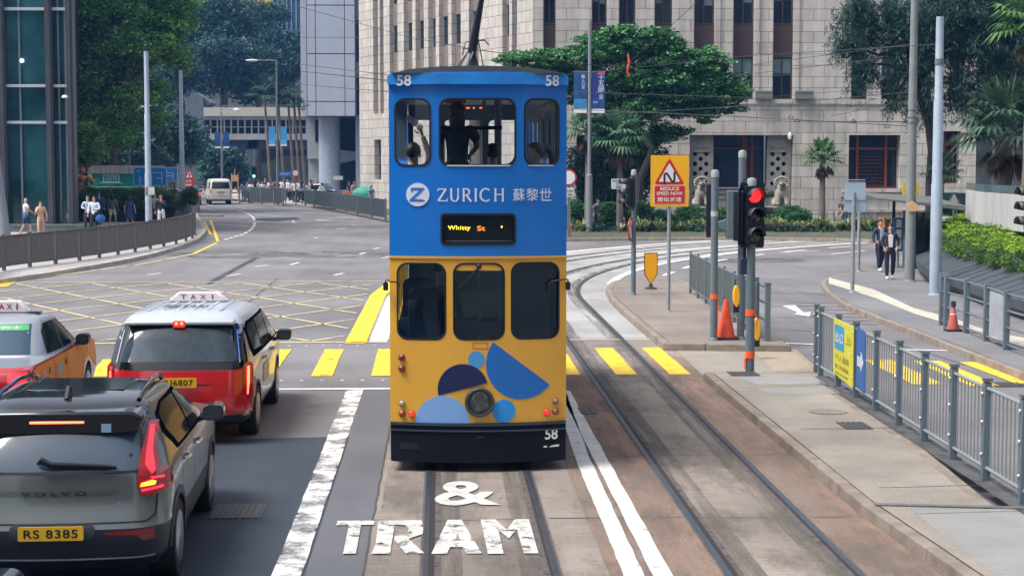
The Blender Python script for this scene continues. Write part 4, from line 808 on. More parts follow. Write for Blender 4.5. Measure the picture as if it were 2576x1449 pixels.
# interior of both decks
IN=MATS['tram_inside_grey']
for x in (-.22,.12,.30):
    b=MB(); b.tube([(x,2.0+x,2.47),(x,2.0+x,4.38)],.02 if x<.2 else .045,8); b.build('grab_pole',IN,tram)
b=MB(); b.tube([(-.42,.9,3.86),(.30,.9,3.86)],.022,8); b.build('handrail',BLACK,tram)
seat=M('tram_seat',(.02,.05,.10),.5)
for i in range(5):
    for s in (-1,1):
        b=MB(); y=.75+i*1.3; b.plate(rr(s*.55-.34,s*.55+.34,2.86,3.42,.08),(),y,y+.06); b.bx(s*.55-.32,s*.55+.32,y+.06,y+.46,2.84,2.90); b.bx(s*.55-.03,s*.55+.03,y+.1,y+.3,2.47,2.84); b.build('seat',seat,tram,bevel=.02)
b=MB(); [b.bx(s*.97-.014,s*.97+.014,.3,.33,3.4,4.38) for s in (-1,1)]; 
for s in (-1,1):
    for i in range(14): b.bx(s*.9-.012,s*.9+.012,.42+i*.26,.45+i*.26,3.5,4.2)
b.build('window_bar',IN,tram,smooth=0)
b=MB()
for i in range(9): b.plate([(.74+i*.01,4.10),(.80+i*.008,3.96),(.86,3.96),(.86,4.14)],(),.7+i*.5,.72+i*.5)
b.build('advert_card',M('advert_card',(.35,.33,.31),.7,noise=.4,ns=9),tram,smooth=0)
b=MB(); b.bx(-.36,-.1,2.1,2.14,4.18,4.26); b.bx(tx(1175)-.02,tx(1185),1.0,1.02,tz(272),tz(269)); b.build('inner_display',M('inner_led',(.8,.1,.02),emit=(1,.15,.03),es=.0),tram,smooth=0)
b=MB()
for X,w_ in ((1175,10),(1193,5),(1210,7)): b.bx(tx(X),tx(X+w_),.6,.61,tz(271),tz(267.5))
b.build('inner_led_text',M('inner_led_text',(.9,.2,.05),emit=(1,.18,.04),es=1.2),tram,smooth=0)
for xx in (-.65,.6): 
    b=MB(); b.lathe([(.09,0),(.07,-.05),(0,-.07)],(xx,.9,4.36),14); b.build('ceiling_lamp',M('ceiling_lamp',(.5,.5,.48),.4),tram)
# lower deck: driver stand, partitions
b=MB(); b.bx(.36,.92,.3,.36,1.2,2.36); b.bx(-.92,.92,1.9,1.95,.66,1.55); b.build('cab_partition',M('cab_partition',(.03,.06,.11),.6),tram,smooth=0)
b=MB(); b.plate(rr(tx(1146),tx(1262),tz(850),tz(812),.03),(),.12,.16); b.build('rear_equipment_box',M('equipment_grey',(.10,.15,.17),.6),tram)
for x,y0 in ((-.60,.5),(-.5,1.3),(-.7,2.2)):
    b=MB(); b.plate(rr(x-.2,x+.2,1.35,2.0,.1),(),y0+.3,y0+.38); b.bx(x-.2,x+.2,y0-.1,y0+.3,1.3,1.38); b.build('lower_seat',seat,tram,bevel=.03)
for x in (-.30,.26,.02):
    b=MB(); b.tube([(x,.5,.66),(x,.5,2.4)],.016,8); b.build('lower_pole',IN,tram)
b=MB(); b.bx(-HW+.06,HW-.06,LEN-.6,LEN-.55,.66,1.4); b.build('front_bulkhead',IN,tram,smooth=0)
# skirt
b=MB(); b.plate([(-HW+.005,tz(1160)),(-HW+.05,tz(1162)),(HW-.05,tz(1162)),(HW-.005,tz(1160)),(HW-.005,tz(1062)),(-HW+.005,tz(1062))],(),-.03,.12); sk=tb(b,'skirt',TSK,bevel=.01)
b=MB(); b.bx(-HW+.01,HW-.01,-.05,-.031,tz(1083),tz(1079)); b.bx(-HW+.01,HW-.01,-.045,-.031,tz(1068),tz(1063)); tb(b,'skirt_rail',M('skirt_trim',(.03,.05,.085),.4),sk)
b=MB(); b.bx(tx(1196),tx(1218),-.034,-.031,tz(1100),tz(1094)); b.bx(tx(1003),tx(1050),-.034,-.031,tz(1130),tz(1114)); tb(b,'skirt_slot',BLACK,sk)
b=MB(); b.bx(tx(1367),tx(1376),-.035,-.032,tz(1127),tz(1123)); b.plate([(tx(1396),tz(1121)),(tx(1408),tz(1121)),(tx(1406),tz(1126)),(tx(1382),tz(1127)),(tx(1384),tz(1124))],(),-.035,-.032); tb(b,'chipped_paint',WHITE,sk)
b=MB(); 
for s in (-1,1): b.bx(s*HW-s*.06,s*HW,0.12,LEN,.16,.56)
b.build('side_skirt',TSK,tram,smooth=0)
# numbers and lettering
WL=M('lettering_white_blue',(.66,.72,.85),.5); WN=M('number_white',(.85,.87,.9),.5)
def ttext(s,px,py,w,h,name,mat,bold=0,y=-.012,par=None,sp=1.0):
    b=MB(); put_text(b,s,tx(px),tz(py),w/K1,h/K1,y,bold,sp); o=bendmesh(b).build(name,mat,par or tram,smooth=0,normals=False); return o
ttext('58',1019,206,36,27,'fleet_number',WN,.02,-.055); ttext('58',1388,206,34,27,'fleet_number',WN,.02,-.055); ttext('58',1387,1093,33,28,'fleet_number',WN,.02,-.036,sk)
# flared serif capitals
def strokes(mb,segs,ox,oz,s,w):
    for p in segs:
        a=Vector((p[0],p[1])); c=Vector((p[2],p[3])); t=(p[4] if len(p)>4 else 1)*w; d=(c-a).normalized(); n=Vector((-d.y,d.x)); q=[a-n*t*.62,a.lerp(c,.15)-n*t*.46,a.lerp(c,.85)-n*t*.46,c-n*t*.62,c+n*t*.62,a.lerp(c,.85)+n*t*.46,a.lerp(c,.15)+n*t*.46,a+n*t*.62]
        mb.flat2=[(ox+v.x*s,oz+v.y*s) for v in q]; tr=geometry.tessellate_polygon([[Vector((u_,v_,0)) for u_,v_ in mb.flat2]]); mb.raw([(u_,-.012,v_) for u_,v_ in mb.flat2],tr)
def arcseg(cx,cy,rx,ry,a0,a1,th,n=10):
    out=[]
    for i in range(n):
        t0=R(a0+(a1-a0)*i/n);t1=R(a0+(a1-a0)*(i+1)/n); out.append((cx+rx*math.cos(t0),cy+ry*math.sin(t0),cx+rx*math.cos(t1),cy+ry*math.sin(t1),th*(.75+.5*abs(math.cos((t0+t1)/2)))))
    return out
GL={'Z':[(.04,.94,.66,.94,.7),(.62,.92,.08,.08,1.2),(.04,.06,.72,.06,.7),(.05,.95,.03,.78,.5),(.72,.06,.76,.24,.5)],
 'U':[(.1,1,.1,.35,1.2),*arcseg(.36,.34,.26,.32,180,360,1),(.62,1,.62,.34,.9)],
 'R':[(.1,1,.1,0,1.2),*arcseg(.28,.73,.24,.24,-90,90,1),(.1,.96,.28,.96,.7),(.1,.49,.3,.49,.7),(.3,.5,.66,0,1.2)],
 'I':[(.1,1,.1,0,1.25)],'C':[*arcseg(.46,.5,.40,.47,48,312,1.05,14)],'H':[(.1,1,.1,0,1.2),(.66,1,.66,0,1.2),(.1,.53,.66,.53,.75)]}
b=MB(); 
for ch,x in zip('ZURICH',(1101,1132,1163,1193,1206,1242)): strokes(b,GL[ch],tx(x),tz(506),.147,.13)
bendmesh(b).build('serif_lettering',WL,tram,smooth=0,normals=False)
for ch,x in zip('蘇黎世',(1304,1338,1372)): ttext(ch,x,489,30,32,'chinese_lettering',WL,.008)
b=MB(); b.plate(circ(tx(1052),tz(489),.129,40),(),-.010,-.004); rd=tb(b,'round_emblem',WL,smooth=0)
b=MB(); cx,cz=tx(1052),tz(489)
for p in ([(-.075,.075),(.070,.075),(.072,.062),(-.045,-.052),(.055,-.052),(.085,-.075),(-.09,-.075),(-.095,-.062),(.022,.050),(-.05,.050),(-.066,.030),(-.078,.030)],):
    q=[(cx+a,cz+c) for a,c in p]; tr=geometry.tessellate_polygon([[Vector((a,c,0)) for a,c in q]]); b.raw([(a,-.014,c) for a,c in q],tr)
bendmesh(b).build('emblem_letter',TBLUE,rd,smooth=0,normals=False)
# printed shapes
def shape(poly,col,name,y): b=MB(); b.plate(poly,(),y,-.003); return tb(b,name,M(name,col,.4),smooth=0)
px2=lambda pts:[(tx(a),tz(c)) for a,c in pts]
def semi(x0,y0,x1,y1,side,n=26,ext=0):
    c=((x0+x1)/2,(y0+y1)/2); r=math.hypot(x1-x0,y1-y0)/2; a0=math.atan2(y1-y0,x1-x0); return px2([(c[0]+r*math.cos(a0+side*math.pi*i/n),c[1]+r*math.sin(a0+side*math.pi*i/n)) for i in range(n+1)])
shape(semi(1240,858,1383,968,1,30),(.01,.15,.52),'blue_semicircle_print',-.010)
shape(semi(1102,992,1225,960,-1,30),(.006,.016,.085),'navy_semicircle_print',-.011)
shape(circ(tx(1197),tz(901),21/K1,28),(.07,.31,.66),'small_blue_circle_print',-.009)
shape([(tx(1043),tz(1062)),(tx(1181),tz(1062))]+circ(tx(1112),tz(1062),69/K1,26,0,180)[1:-1],(.20,.40,.75),'pale_blue_dome_print',-.009)
shape([(a,max(c,tz(1061.5))) for a,c in circ(tx(1266),tz(1032),29.5/K1,30)],(.02,.30,.78),'sky_blue_circle_print',-.010)
b=MB(); b.plate([(tx(1187),tz(874)),(tx(1226),tz(874)),(tx(1226),tz(858)),(tx(1187),tz(858))],[[(tx(1188.5),tz(873)),(tx(1224.5),tz(873)),(tx(1224.5),tz(859)),(tx(1188.5),tz(859))]],-.008,-.002); tb(b,'hatch_outline',M('hatch_edge',(.40,.18,.02),.5),smooth=0)
# lamps
def lamp(px,py,r,mat,name):
    x,z=tx(px),tz(py); yb=-BUL*(1-(x/HW)**2)-.008; b=MB(); b.lathe([(r*1.12,yb),(r*1.12,yb-.012),(r*.95,yb-.016)],(x,0,z),18,'Y'); o=b.build(name,M('lamp_rim',(.15,.08,.04),.5),tram); b=MB(); b.lathe([(r,yb-.012),(r*.8,yb-.03),(r*.45,yb-.038),(0,yb-.04)],(x,0,z),16,'Y'); b.build('lens',mat,o)
RL=M('red_lens',(.24,.012,.012),.15,spec=.8); OL=M('orange_lens',(.36,.07,.015),.15,spec=.8); CL=M('clear_lens',(.42,.36,.30),.15,spec=.8); RLON=M('lit_red_lens',(.7,.02,.02),.2,emit=(1,.03,.02),es=.75); CL2=M('smoked_lens',(.30,.17,.08),.2,spec=.8)
for a in [(1010,898,.036,RL,'red_marker_lamp'),(1010,926,.036,RL,'red_marker_lamp'),(1010,1014,.033,CL,'reversing_lamp'),(1010,1040,.036,OL,'indicator_lamp'),(1034,1040,.036,RLON,'brake_lamp'),(1398,1011,.034,CL2,'reversing_lamp'),(1375,1038,.036,RLON,'brake_lamp'),(1398,1037,.036,OL,'indicator_lamp')]: lamp(*a)
x,z=tx(1205),tz(1008); yb=-BUL-.01; b=MB(); b.lathe([(.165,yb+.02),(.165,yb-.045),(.15,yb-.055),(.13,yb-.05),(.128,yb-.02)],(x,0,z),32,'Y'); hl=b.build('headlamp',M('lamp_bezel',(.055,.06,.06),.5,metal=.3),tram)
b=MB(); b.lathe([(.128,yb-.03),(.10,yb-.045),(0,yb-.05)],(x,0,z),28,'Y'); b.build('lens',M('headlamp_glass',(.045,.055,.058),.12,spec=.7,noise=.6,ns=9),hl)
# wiper, mirrors
b=MB(); b.tube([(tx(1204),-.20,tz(668)),(tx(1175),-.20,tz(700)),(tx(1150),-.16,tz(724))],[.012,.01,.008],6); b.tube([(tx(1208),-.19,tz(668)),(tx(1190),-.2,tz(690))],.007,6); b.ball((tx(1204),-.19,tz(667)),.03); b.build('wiper',BLACK,tram)
for pts,hz_ in (([(980,706),(996,707),(1000,709),(1006,718)],None),([(1422,701),(1388,706),(1380,716),(1382,735)],None)):
    s=-1 if pts[0][0]<1200 else 1; b=MB(); y=-.09; q=[(tx(a),y,tz(c)) for a,c in pts]; X=tx(971) if s<0 else tx(1428); b.tube([(X,y,tz(722)),(X,y,tz(702)),(X-s*.02,y,tz(701))]+q,.009,6); mr=b.build('mirror_arm',BLACK,tram)
    b=MB(); b.plate(rr(X-.028,X+.028,tz(728),tz(708),.012),(),y-.03,y+.03); b.build('mirror',BLACK,mr,bevel=.006)
# roof gear: trolley base and pole, white boards
b=MB()
for x0,x1 in ((1091,1172),(1255,1291) if 0 else (1215,1252)): b.bx(tx(x0-25 if x0<1100 else x0),tx(x1-25 if x0<1100 else x1),.6,.66,4.40,tz(168) )
for o_ in (0,): pass
b.build('roof_board',WHITE,tram,smooth=0)
b=MB(); b.tube([(-.10,1.0,4.5),(-.055,1.0,4.72)],[.17,.06],10); b.tube([(-.12,.9,4.5),(-.03,.95,4.72),(0,1.0,4.6)],[.04,.03,.03],8); b.tube([(-.055,1.0,4.68),(-.02,1.0,4.9),(.07,.9,tz(-20)+.0)],[.055,.05,.03],8); tp=b.build('trolley_pole_base',BLACK,tram)
b=MB(); b.tube([(.07,.9,tz(-20)),(.2,.7,6.4)],[.03,.025],8); b.build('trolley_pole',BLACK,tp)
b=MB(); b.tube([(-.16,1.0,4.70),(-.12,1.0,4.86),(.10,1.0,4.88),(.15,1.0,4.82)],.010,6); b.tube([(.02,1.0,4.92),(.10,1.0,4.5)],.008,6); b.tube([(-.16,1.0,4.78),(-.05,1.0,4.78)],.010,6); b.build('trolley_hook',GREYD,tp)
# truck and wheels
b=MB()
for y in (2.8,5.8):
    for s in (-1,1): b.lathe([(.30,-.06),(.33,-.055),(.33,.05),(.36,.055),(.36,.075)],(s*.56,y,.37),20,'X') if s>0 else b.lathe([(.36,-.075),(.36,-.055),(.33,-.05),(.33,.055),(.30,.06)],(s*.56,y,.37),20,'X')
for s in (-1,1): b.bx(s*.56-.05,s*.56+.05,.6,7.6,.12,.3)
b.bx(-.8,.8,.5,7.9,.34,.58); b.build('truck',BLACK,tram,smooth=30)
# ---------------- vehicles ----------------
class Shell:
    """car body as stacked rounded plan outlines; levels (z, y_rear, y_front, half_width, corner_radius)"""
    def __init__(s,levels,bulge=.06,taper=.05):
        s.L=levels; s.bulge=bulge; s.taper=taper; s.z0=levels[0][0]; s.z1=levels[-1][0]
    def par(s,z):
        L=s.L; z=max(L[0][0],min(L[-1][0],z))
        for i in range(len(L)-1):
            if z<=L[i+1][0]: 
                t=(z-L[i][0])/(L[i+1][0]-L[i][0]); return [L[i][k]+(L[i+1][k]-L[i][k])*t for k in range(1,5)]
    def ring(s,z):
        yr,yf,hw,r=s.par(z); r=min(r,hw*.9,(yf-yr)*.45); pts=[]; 
        for i in range(11): pts.append((-(hw-r)+2*(hw-r)*i/10,yr))            # rear, left to right
        for i in range(1,7): a=R(-90+90*i/6); pts.append((hw-r+r*math.cos(a),yr+r+r*math.sin(a)))
        for i in range(1,25): pts.append((hw,yr+r+(yf-yr-2*r)*i/24))
        for i in range(1,7): a=R(90*i/6); pts.append((hw-r+r*math.cos(a),yf-r+r*math.sin(a)))
        for i in range(1,11): pts.append((hw-r-2*(hw-r)*i/10,yf))
        for i in range(1,7): a=R(90+90*i/6); pts.append((-(hw-r)+r*math.cos(a),yf-r+r*math.sin(a)))
        for i in range(1,25): pts.append((-hw,yf-r-(yf-yr-2*r)*i/24))
        for i in range(1,6): a=R(180+90*i/6); pts.append((-(hw-r)+r*math.cos(a),yr+r+r*math.sin(a)))
        o=[]; ym=(yr+yf)/2; hl=(yf-yr)/2
        for x,y in pts:
            e=max(0,1-(y-yr)/.8); f=max(0,1-(yf-y)/.8); k=1-s.taper*abs((y-ym)/max(hl,.01))**3
            o.append((x*k,y-s.bulge*e*(1-(x/max(hw,.01))**2)+s.bulge*1.6*-f*(x/max(hw,.01))**2))
        return o
    def rear(s,x,z):
        p=[q for q in s.ring(z)[:17]]; p=[q for q in s.ring(z)[-5:]]+p if x<0 else p; p.sort()
        for i in range(len(p)-1):
            if p[i][0]<=x<=p[i+1][0]: t=(x-p[i][0])/(p[i+1][0]-p[i][0]+1e-9); return p[i][1]+(p[i+1][1]-p[i][1])*t
        return p[-1][1]
    def side(s,y,z):
        p=s.ring(z)[10:46]
        for i in range(len(p)-1):
            if p[i][1]<=y<=p[i+1][1]: t=(y-p[i][1])/(p[i+1][1]-p[i][1]+1e-9); return p[i][0]+(p[i+1][0]-p[i][0])*t
        return p[-1][0]
    def mesh(s,bands,wheels,wr,zc,mats,names,parent):
        """bands: [(z_top, material index)]"""
        zs=[l[0] for l in s.L]; zz=[]
        for i in range(len(zs)-1):
            n=max(1,int((zs[i+1]-zs[i])/.06)); zz+=[zs[i]+(zs[i+1]-zs[i])*k/n for k in range(n)]
        zz.append(zs[-1]); rings=[s.ring(z) for z in zz]; n=len(rings[0]); vs=[(x,y,z) for z,r in zip(zz,rings) for x,y in r]; fs=[];mi=[]
        for i in range(len(zz)-1):
            zm=(zz[i]+zz[i+1])/2; k=[m for t,m in bands if zm<t][0]
            for j in range(n): fs.append((i*n+j,i*n+(j+1)%n,(i+1)*n+(j+1)%n,(i+1)*n+j)); mi.append(k)
        fs.append(tuple(range(n-1,-1,-1))); mi.append(bands[0][1]); fs.append(tuple((len(zz)-1)*n+j for j in range(n))); mi.append(bands[-1][1])
        me=bpy.data.meshes.new('b'); me.from_pydata(vs,[],fs); me.polygons.foreach_set('material_index',mi)
        for m in mats: me.materials.append(m)
        o=bpy.data.objects.new('b',me); COL.objects.link(o); cut=[]
        for y in wheels:
            c=MB(); c.lathe([(wr,-1.2),(wr,1.2)],(0,y,zc),28,'X'); c2=c.build('c',BLACK,smooth=0); cut.append(c2); m=o.modifiers.new('x','BOOLEAN'); m.operation='DIFFERENCE'; m.object=c2; m.solver='EXACT'
            try: m.material_mode='TRANSFER'
            except Exception: pass
        bpy.context.view_layer.update(); me2=bpy.data.meshes.new_from_object(o.evaluated_get(bpy.context.evaluated_depsgraph_get()))
        V=[tuple(v.co) for v in me2.vertices]; by={}
        nm=[m.name if m else '' for m in me2.materials]
        for p in me2.polygons: by.setdefault(nm[p.material_index],[]).append(tuple(p.vertices))
        for q in cut+[o]: bpy.data.objects.remove(q)
        for m,name in list(zip(mats,names))+[(BLACK,'wheel_housing')]:
            F_=by.get(m.name) if not (name=='wheel_housing' and BLACK in mats) else None
            if not F_: continue
            used=sorted({i for f in F_ for i in f}); ix={a:b for b,a in enumerate(used)}; mb=MB(); mb.raw([V[i] for i in used],[tuple(ix[i] for i in f) for f in F_]); mb.build(name,m,parent,smooth=34,normals=(name=='wheel_housing')) 
    def overlay(s,poly,mat,name,parent,where='rear',off=.006,grid=.07,mirror=False,th=0,bevel=0):
        """curved panel: polygon in (x,z) on the rear or (y,z) on the side, laid on the shell"""
        outs=[]
        for sg in ((1,-1) if mirror else (1,)):
            tr=geometry.tessellate_polygon([[Vector((a,c,0)) for a,c in poly]]); bm=bmesh.new(); vv=[bm.verts.new((a,c,0)) for a,c in poly]
            for t in tr:
                try: bm.faces.new([vv[i] for i in t])
                except ValueError: pass
            lo=[min(p[k] for p in poly) for k in (0,1)]; hi=[max(p[k] for p in poly) for k in (0,1)]
            for k,nn in ((0,(1,0,0)),(1,(0,1,0))):
                q=lo[k]+grid
                while q<hi[k]: bmesh.ops.bisect_plane(bm,geom=bm.verts[:]+bm.edges[:]+bm.faces[:],plane_co=(q,0,0) if k==0 else (0,q,0),plane_no=nn); q+=grid
            bm.verts.index_update(); vs=[]
            for v in bm.verts:
                a,c=v.co.x,v.co.y
                vs.append((a*sg,s.rear(a*sg,c)-off,c) if where=='rear' else (sg*(s.side(a,c)+off),a,c))
            fs=[tuple(v.index for v in f.verts) for f in bm.faces]; bm.free(); mb=MB(); mb.raw(vs,fs); outs.append(mb.build(name,mat,parent,smooth=50))
        return outs[0]
def wheel(parent,x,y,r,w,rimmat,spokes=5,zc=None):
    s=1 if x>0 else -1; zc=zc or r; b=MB(); b.lathe([(r*.66,-w/2),(r*.95,-w/2),(r,-w*.36),(r,w*.36),(r*.95,w/2),(r*.66,w/2)],(x,y,zc),28,'X'); t=b.build('wheel',M('tyre',(.014,.014,.016),.8),parent)
    b=MB(); b.lathe([(r*.66,-.01),(r*.68,0),(r*.62,.012)] if s>0 else [(r*.62,-.012),(r*.68,0),(r*.66,.01)],(x+s*w*.49,y,zc),28,'X'); 
    for i in range(spokes):
        a=2*math.pi*i/spokes+.3; d=Vector((0,math.cos(a),math.sin(a))); n=Vector((0,-math.sin(a),math.cos(a))); c=Vector((x+s*w*.44,y,zc)); b.raw([c+d*r*.1-n*r*.10,c+d*r*.1+n*r*.10,c+d*r*.64+n*r*.16,c+d*r*.64-n*r*.16]+[q+Vector((s*.02,0,0)) for q in (c+d*r*.1-n*r*.08,c+d*r*.1+n*r*.08,c+d*r*.64+n*r*.12,c+d*r*.64-n*r*.12)],[(0,1,2,3),(4,5,6,7),(0,1,5,4),(1,2,6,5),(2,3,7,6),(3,0,4,7)])
    b.lathe([(r*.14,0),(r*.1,s*.03),(0,s*.035)],(x+s*w*.44,y,zc),12,'X'); b.build('rim',rimmat,t)
    b=MB(); b.lathe([(r*.64,0),(0,.001*s)],(x+s*w*.3,y,zc),20,'X'); b.build('brake_well',BLACK,t)
def plate(parent,txt,y,z,w,h,mat,x=0,tw=None,rim=True):
    b=MB(); b.plate(rr(x-w/2,x+w/2,z-h/2,z+h/2,.012,3),(),y-.012,y); p=b.build('number_plate',mat,parent,smooth=0)
    if txt: b=MB(); put_text(b,txt,x,z,(tw or w*.86),h*.62,y-.0145,.018,1.12); b.build('plate_number',M('plate_black',(.012,.012,.012),.5),p,smooth=0,normals=False)
PLY=M('plate_yellow',(.78,.46,.02),.45,noise=.1,ns=8)
CGL=M('car_glass',(.014,.020,.026),.08,spec=.035); GLB=M('gloss_black',(.006,.007,.010),.10,spec=.5,coat=.3); SGL=M('side_glass_trim',(.006,.008,.012),.4,spec=0); CHR=M('chrome',(.7,.72,.75),.12,metal=1)
ALLOY=M('alloy_rim',(.45,.46,.48),.3,metal=.8); TAILR=M('tail_lamp_red',(.40,.01,.02),.12,spec=.8,coat=.5); TAILON=M('tail_lamp_lit',(.9,.03,.05),.2,emit=(1,.035,.06),es=.85); AMB=M('amber_lamp_lit',(1,.5,.05),.2,emit=(1,.36,.03),es=2.2); BRK=M('brake_strip_lit',(1,.2,.1),.2,emit=(1,.16,.07),es=2.0)
def mirror(parent,sh,y,z,mat,L=.17):
    for s in (1,-1):
        x=sh.side(y,z)*s; b=MB(); b.tube([(x-s*.02,y+.02,z-.06),(x+s*.09,y,z-.02)],[.03,.025],8); b.build('mirror_stalk',BLACK,parent)
        b=MB(); b.plate(rr(.0,L,-.075,.075,.05,4),(),y-.09,y+.09,fn=lambda a,d,c:(x+s*(.05+a),d+(a*.12),z+c+.02)); m=b.build('mirror',mat,parent,bevel=.03)
        b=MB(); b.plate(rr(.015,L-.015,-.06,.06,.04,4),(),y-.093,y-.09,fn=lambda a,d,c:(x+s*(.05+a),d+(a*.12)-.003,z+c+.02)); b.build('mirror_glass',M('mirror_glass',(.05,.06,.07),.08,metal=.6),m)
def handles(parent,sh,ys,z,mat):
    for y in ys:
        for s in (1,-1):
            x=s*(sh.side(y,z)+.02); b=MB(); b.tube([(x-s*.02,y-.11,z),(x+s*.012,y-.08,z),(x+s*.012,y+.08,z),(x-s*.02,y+.11,z)],.014,6); b.build('door_handle',mat,parent)
def seam(parent,sh,ys,z0,z1,mat,where='side'):
    for y in ys: sh.overlay([(y,z0),(y+.012,z0),(y+.012,z1),(y,z1)],mat,'door_gap',parent,'side',.003,.08)
# --- grey SUV
SUVP=M('suv_grey_paint',(.125,.145,.148),.25,metal=.35,coat=.5,spec=.5,noise=.03,ns=2); SUVC=M('suv_cladding',(.012,.017,.030),.5,noise=.1,ns=9)
sh=Shell([(.24,.16,4.25,.82,.2),(.34,.04,4.36,.90,.24),(.52,.0,4.40,.925,.26),(.60,.01,4.42,.93,.26),(.64,.03,4.42,.93,.27),(.72,.06,4.42,.93,.28),(.80,.10,4.42,.932,.28),(.92,.12,4.38,.932,.28),(1.0,.13,4.30,.925,.28),(1.05,.14,4.1,.915,.28),(1.09,.16,3.35,.90,.3),(1.18,.21,3.15,.87,.3),(1.34,.32,2.80,.795,.3),(1.46,.41,2.50,.73,.28),(1.52,.46,2.35,.70,.26),(1.545,.52,2.25,.67,.25),(1.57,.62,2.1,.62,.22),(1.59,.80,1.95,.54,.2),(1.60,1.05,1.75,.40,.15)],.09,.05)
suv=thing('compact_suv','grey suv with black roof and lit brake lamps, number plate RS 8385','car',(-3.07,13.52,0),R(1.9)); suv.scale=(.975,1,.963)
sh.mesh([(.60,0),(1.50,1),(9,2)],(.78,3.48),.37,.35,[SUVC,SUVP,GLB],['lower_cladding','body_panel','roof'],suv)
for y in (.78,3.48):
    for s in (-1,1): wheel(suv,s*.80,y,.345,.23,ALLOY,5)
rw=[(-.66,1.06),(.66,1.06),(.69,1.10),(.64,1.40),(.60,1.46),(-.60,1.46),(-.64,1.40),(-.69,1.10)]
sh.overlay([(-.80,1.04),(.80,1.04),(.80,1.10),(.71,1.45),(-.71,1.45),(-.80,1.10)],GLB,'rear_glass_surround',suv,off=.004)
sh.overlay(rw,M('suv_rear_glass',(.05,.08,.12),.08,spec=.7),'rear_window',suv,off=.009)
# spoiler
b=MB(); b.plate([(-.70,1.475),(-.66,1.36),(-.5,1.335),(.5,1.335),(.66,1.36),(.70,1.475),(.62,1.53),(-.62,1.53)],(),.22,.62); o=b.build('spoiler',GLB,suv,bevel=.035)
b=MB(); b.bx(-.22,.22,.205,.23,1.437,1.455); b.build('high_brake_lamp',BRK,o,bevel=.004)
b=MB(); b.bx(.36,.44,.212,.222,1.36,1.43); b.build('window_sticker',M('sticker_blue',(.25,.42,.62),.5),suv)
b=MB(); b.tube([(-.12,.05,1.13),(-.09,.02,1.16),(-.02,.03,1.125),(.42,.06,1.10),(.50,.08,1.09)],[.02,.042,.036,.026,.012],8,flat=.7); b.build('rear_wiper',BLACK,suv)
# L-shaped lamps
Lp=[(.705,1.41),(.775,1.40),(.79,1.22),(.83,1.07),(.90,1.03),(.905,.90),(.87,.86),(.71,.84),(.665,.94),(.67,1.1)]
sh.overlay(Lp,TAILR,'tail_lamp',suv,off=.02,mirror=True,grid=.05)
sh.overlay([(.722,1.38),(.752,1.38),(.765,1.20),(.80,1.045),(.775,1.02),(.72,1.10)],TAILON,'lit_strip',suv,off=.028,mirror=True,grid=.05); sh.overlay([(.70,.885),(.86,.895),(.88,.90),(.88,.92),(.70,.905)],TAILON,'lit_strip',suv,off=.028,mirror=True,grid=.05)
sh.overlay([(.76,1.0),(.885,.99),(.885,.97),(.78,.98)],TAILON,'lit_strip',suv,off=.028,mirror=True,grid=.05)
sh.overlay([(.13,1.02),(.34,1.0),(.42,.95),(.40,.885),(.14,.86)],TAILR,'lamp_side_wrap',suv,'side',.016,mirror=True,grid=.05); sh.overlay([(.69,.925),(.80,.93),(.81,.955),(.78,.97),(.70,.955)],AMB,'indicator_lamp',suv,off=.030,mirror=True,grid=.04)
GAP=M('panel_gap',(.006,.007,.009),.7)
sh.overlay([(-.74,.655),(.74,.655),(.80,.70),(.81,.86),(.822,.86),(.812,.69),(.745,.643),(-.745,.643)],GAP,'tailgate_gap',suv,off=.004,grid=.08)
sh.overlay([(-.30,.655),(-.34,.62),(-.34,.545),(-.27,.50),(.27,.50),(.34,.545),(.34,.62),(.30,.655)],SUVC,'plate_recess',suv,off=.012)
plate(suv,'RS 8385',-.118,.585,.52,.115,PLY,0,.43)
sh.overlay([(-.55,.905),(.55,.905),(.50,.90),(.45,.868),(-.45,.868),(-.5,.90)],M('suv_crease',(.06,.072,.075),.35,coat=.5),'tailgate_crease',suv,off=.003)
b=MB(); put_text(b,'V O L V O',0,.885,.52,.032,-.0,.01); fs=[(x,sh.rear(x,z)-.01,z) for x,y,z in b.v]; b.v=fs; b.build('tailgate_lettering',M('dark_chrome',(.05,.06,.06),.25,metal=.7),suv,smooth=0,normals=False)
b=MB(); b.bx(.44,.53,.04,.05,.77,.805); b.build('side_badge',CHR,suv)
sh.overlay([(.42,.575),(.80,.595),(.81,.50),(.72,.495),(.66,.545),(.42,.555)],M('reflector_red',(.20,.01,.01),.25,spec=.7),'bumper_reflector',suv,off=.006,mirror=True)
sh.overlay([(-.8,.36),(.8,.36),(.8,.345),(-.8,.345)],CHR,'bumper_trim',suv,off=.006)
# side windows with kicked-up rear corner
sh.overlay([(.92,1.10),(2.95,1.08),(3.05,1.09),(2.55,1.44),(2.25,1.50),(1.1,1.50),(.70,1.44),(.62,1.30),(.70,1.24)],SGL,'side_glass_surround',suv,'side',.004,mirror=True)
for q in ([(1.0,1.13),(1.78,1.12),(1.78,1.47),(1.12,1.48),(.80,1.42),(.78,1.30)],[(1.86,1.12),(2.86,1.11),(2.42,1.42),(2.2,1.47),(1.86,1.47)]): sh.overlay(q,CGL,'side_window',suv,'side',.009,mirror=True)
seam(suv,sh,(1.02,1.84,2.95),.48,1.08,GAP); handles(suv,sh,(1.25,2.08),.97,CHR)
sh.overlay([(.35,.60),(.62,.76),(.95,.77),(1.2,.55),(1.4,.50),(2.9,.50),(3.12,.58),(3.3,.76),(3.66,.76),(3.95,.58),(4.1,.5),(4.1,.42),(.3,.42)],SUVC,'sill_cladding',suv,'side',.003,mirror=True) if 0 else None
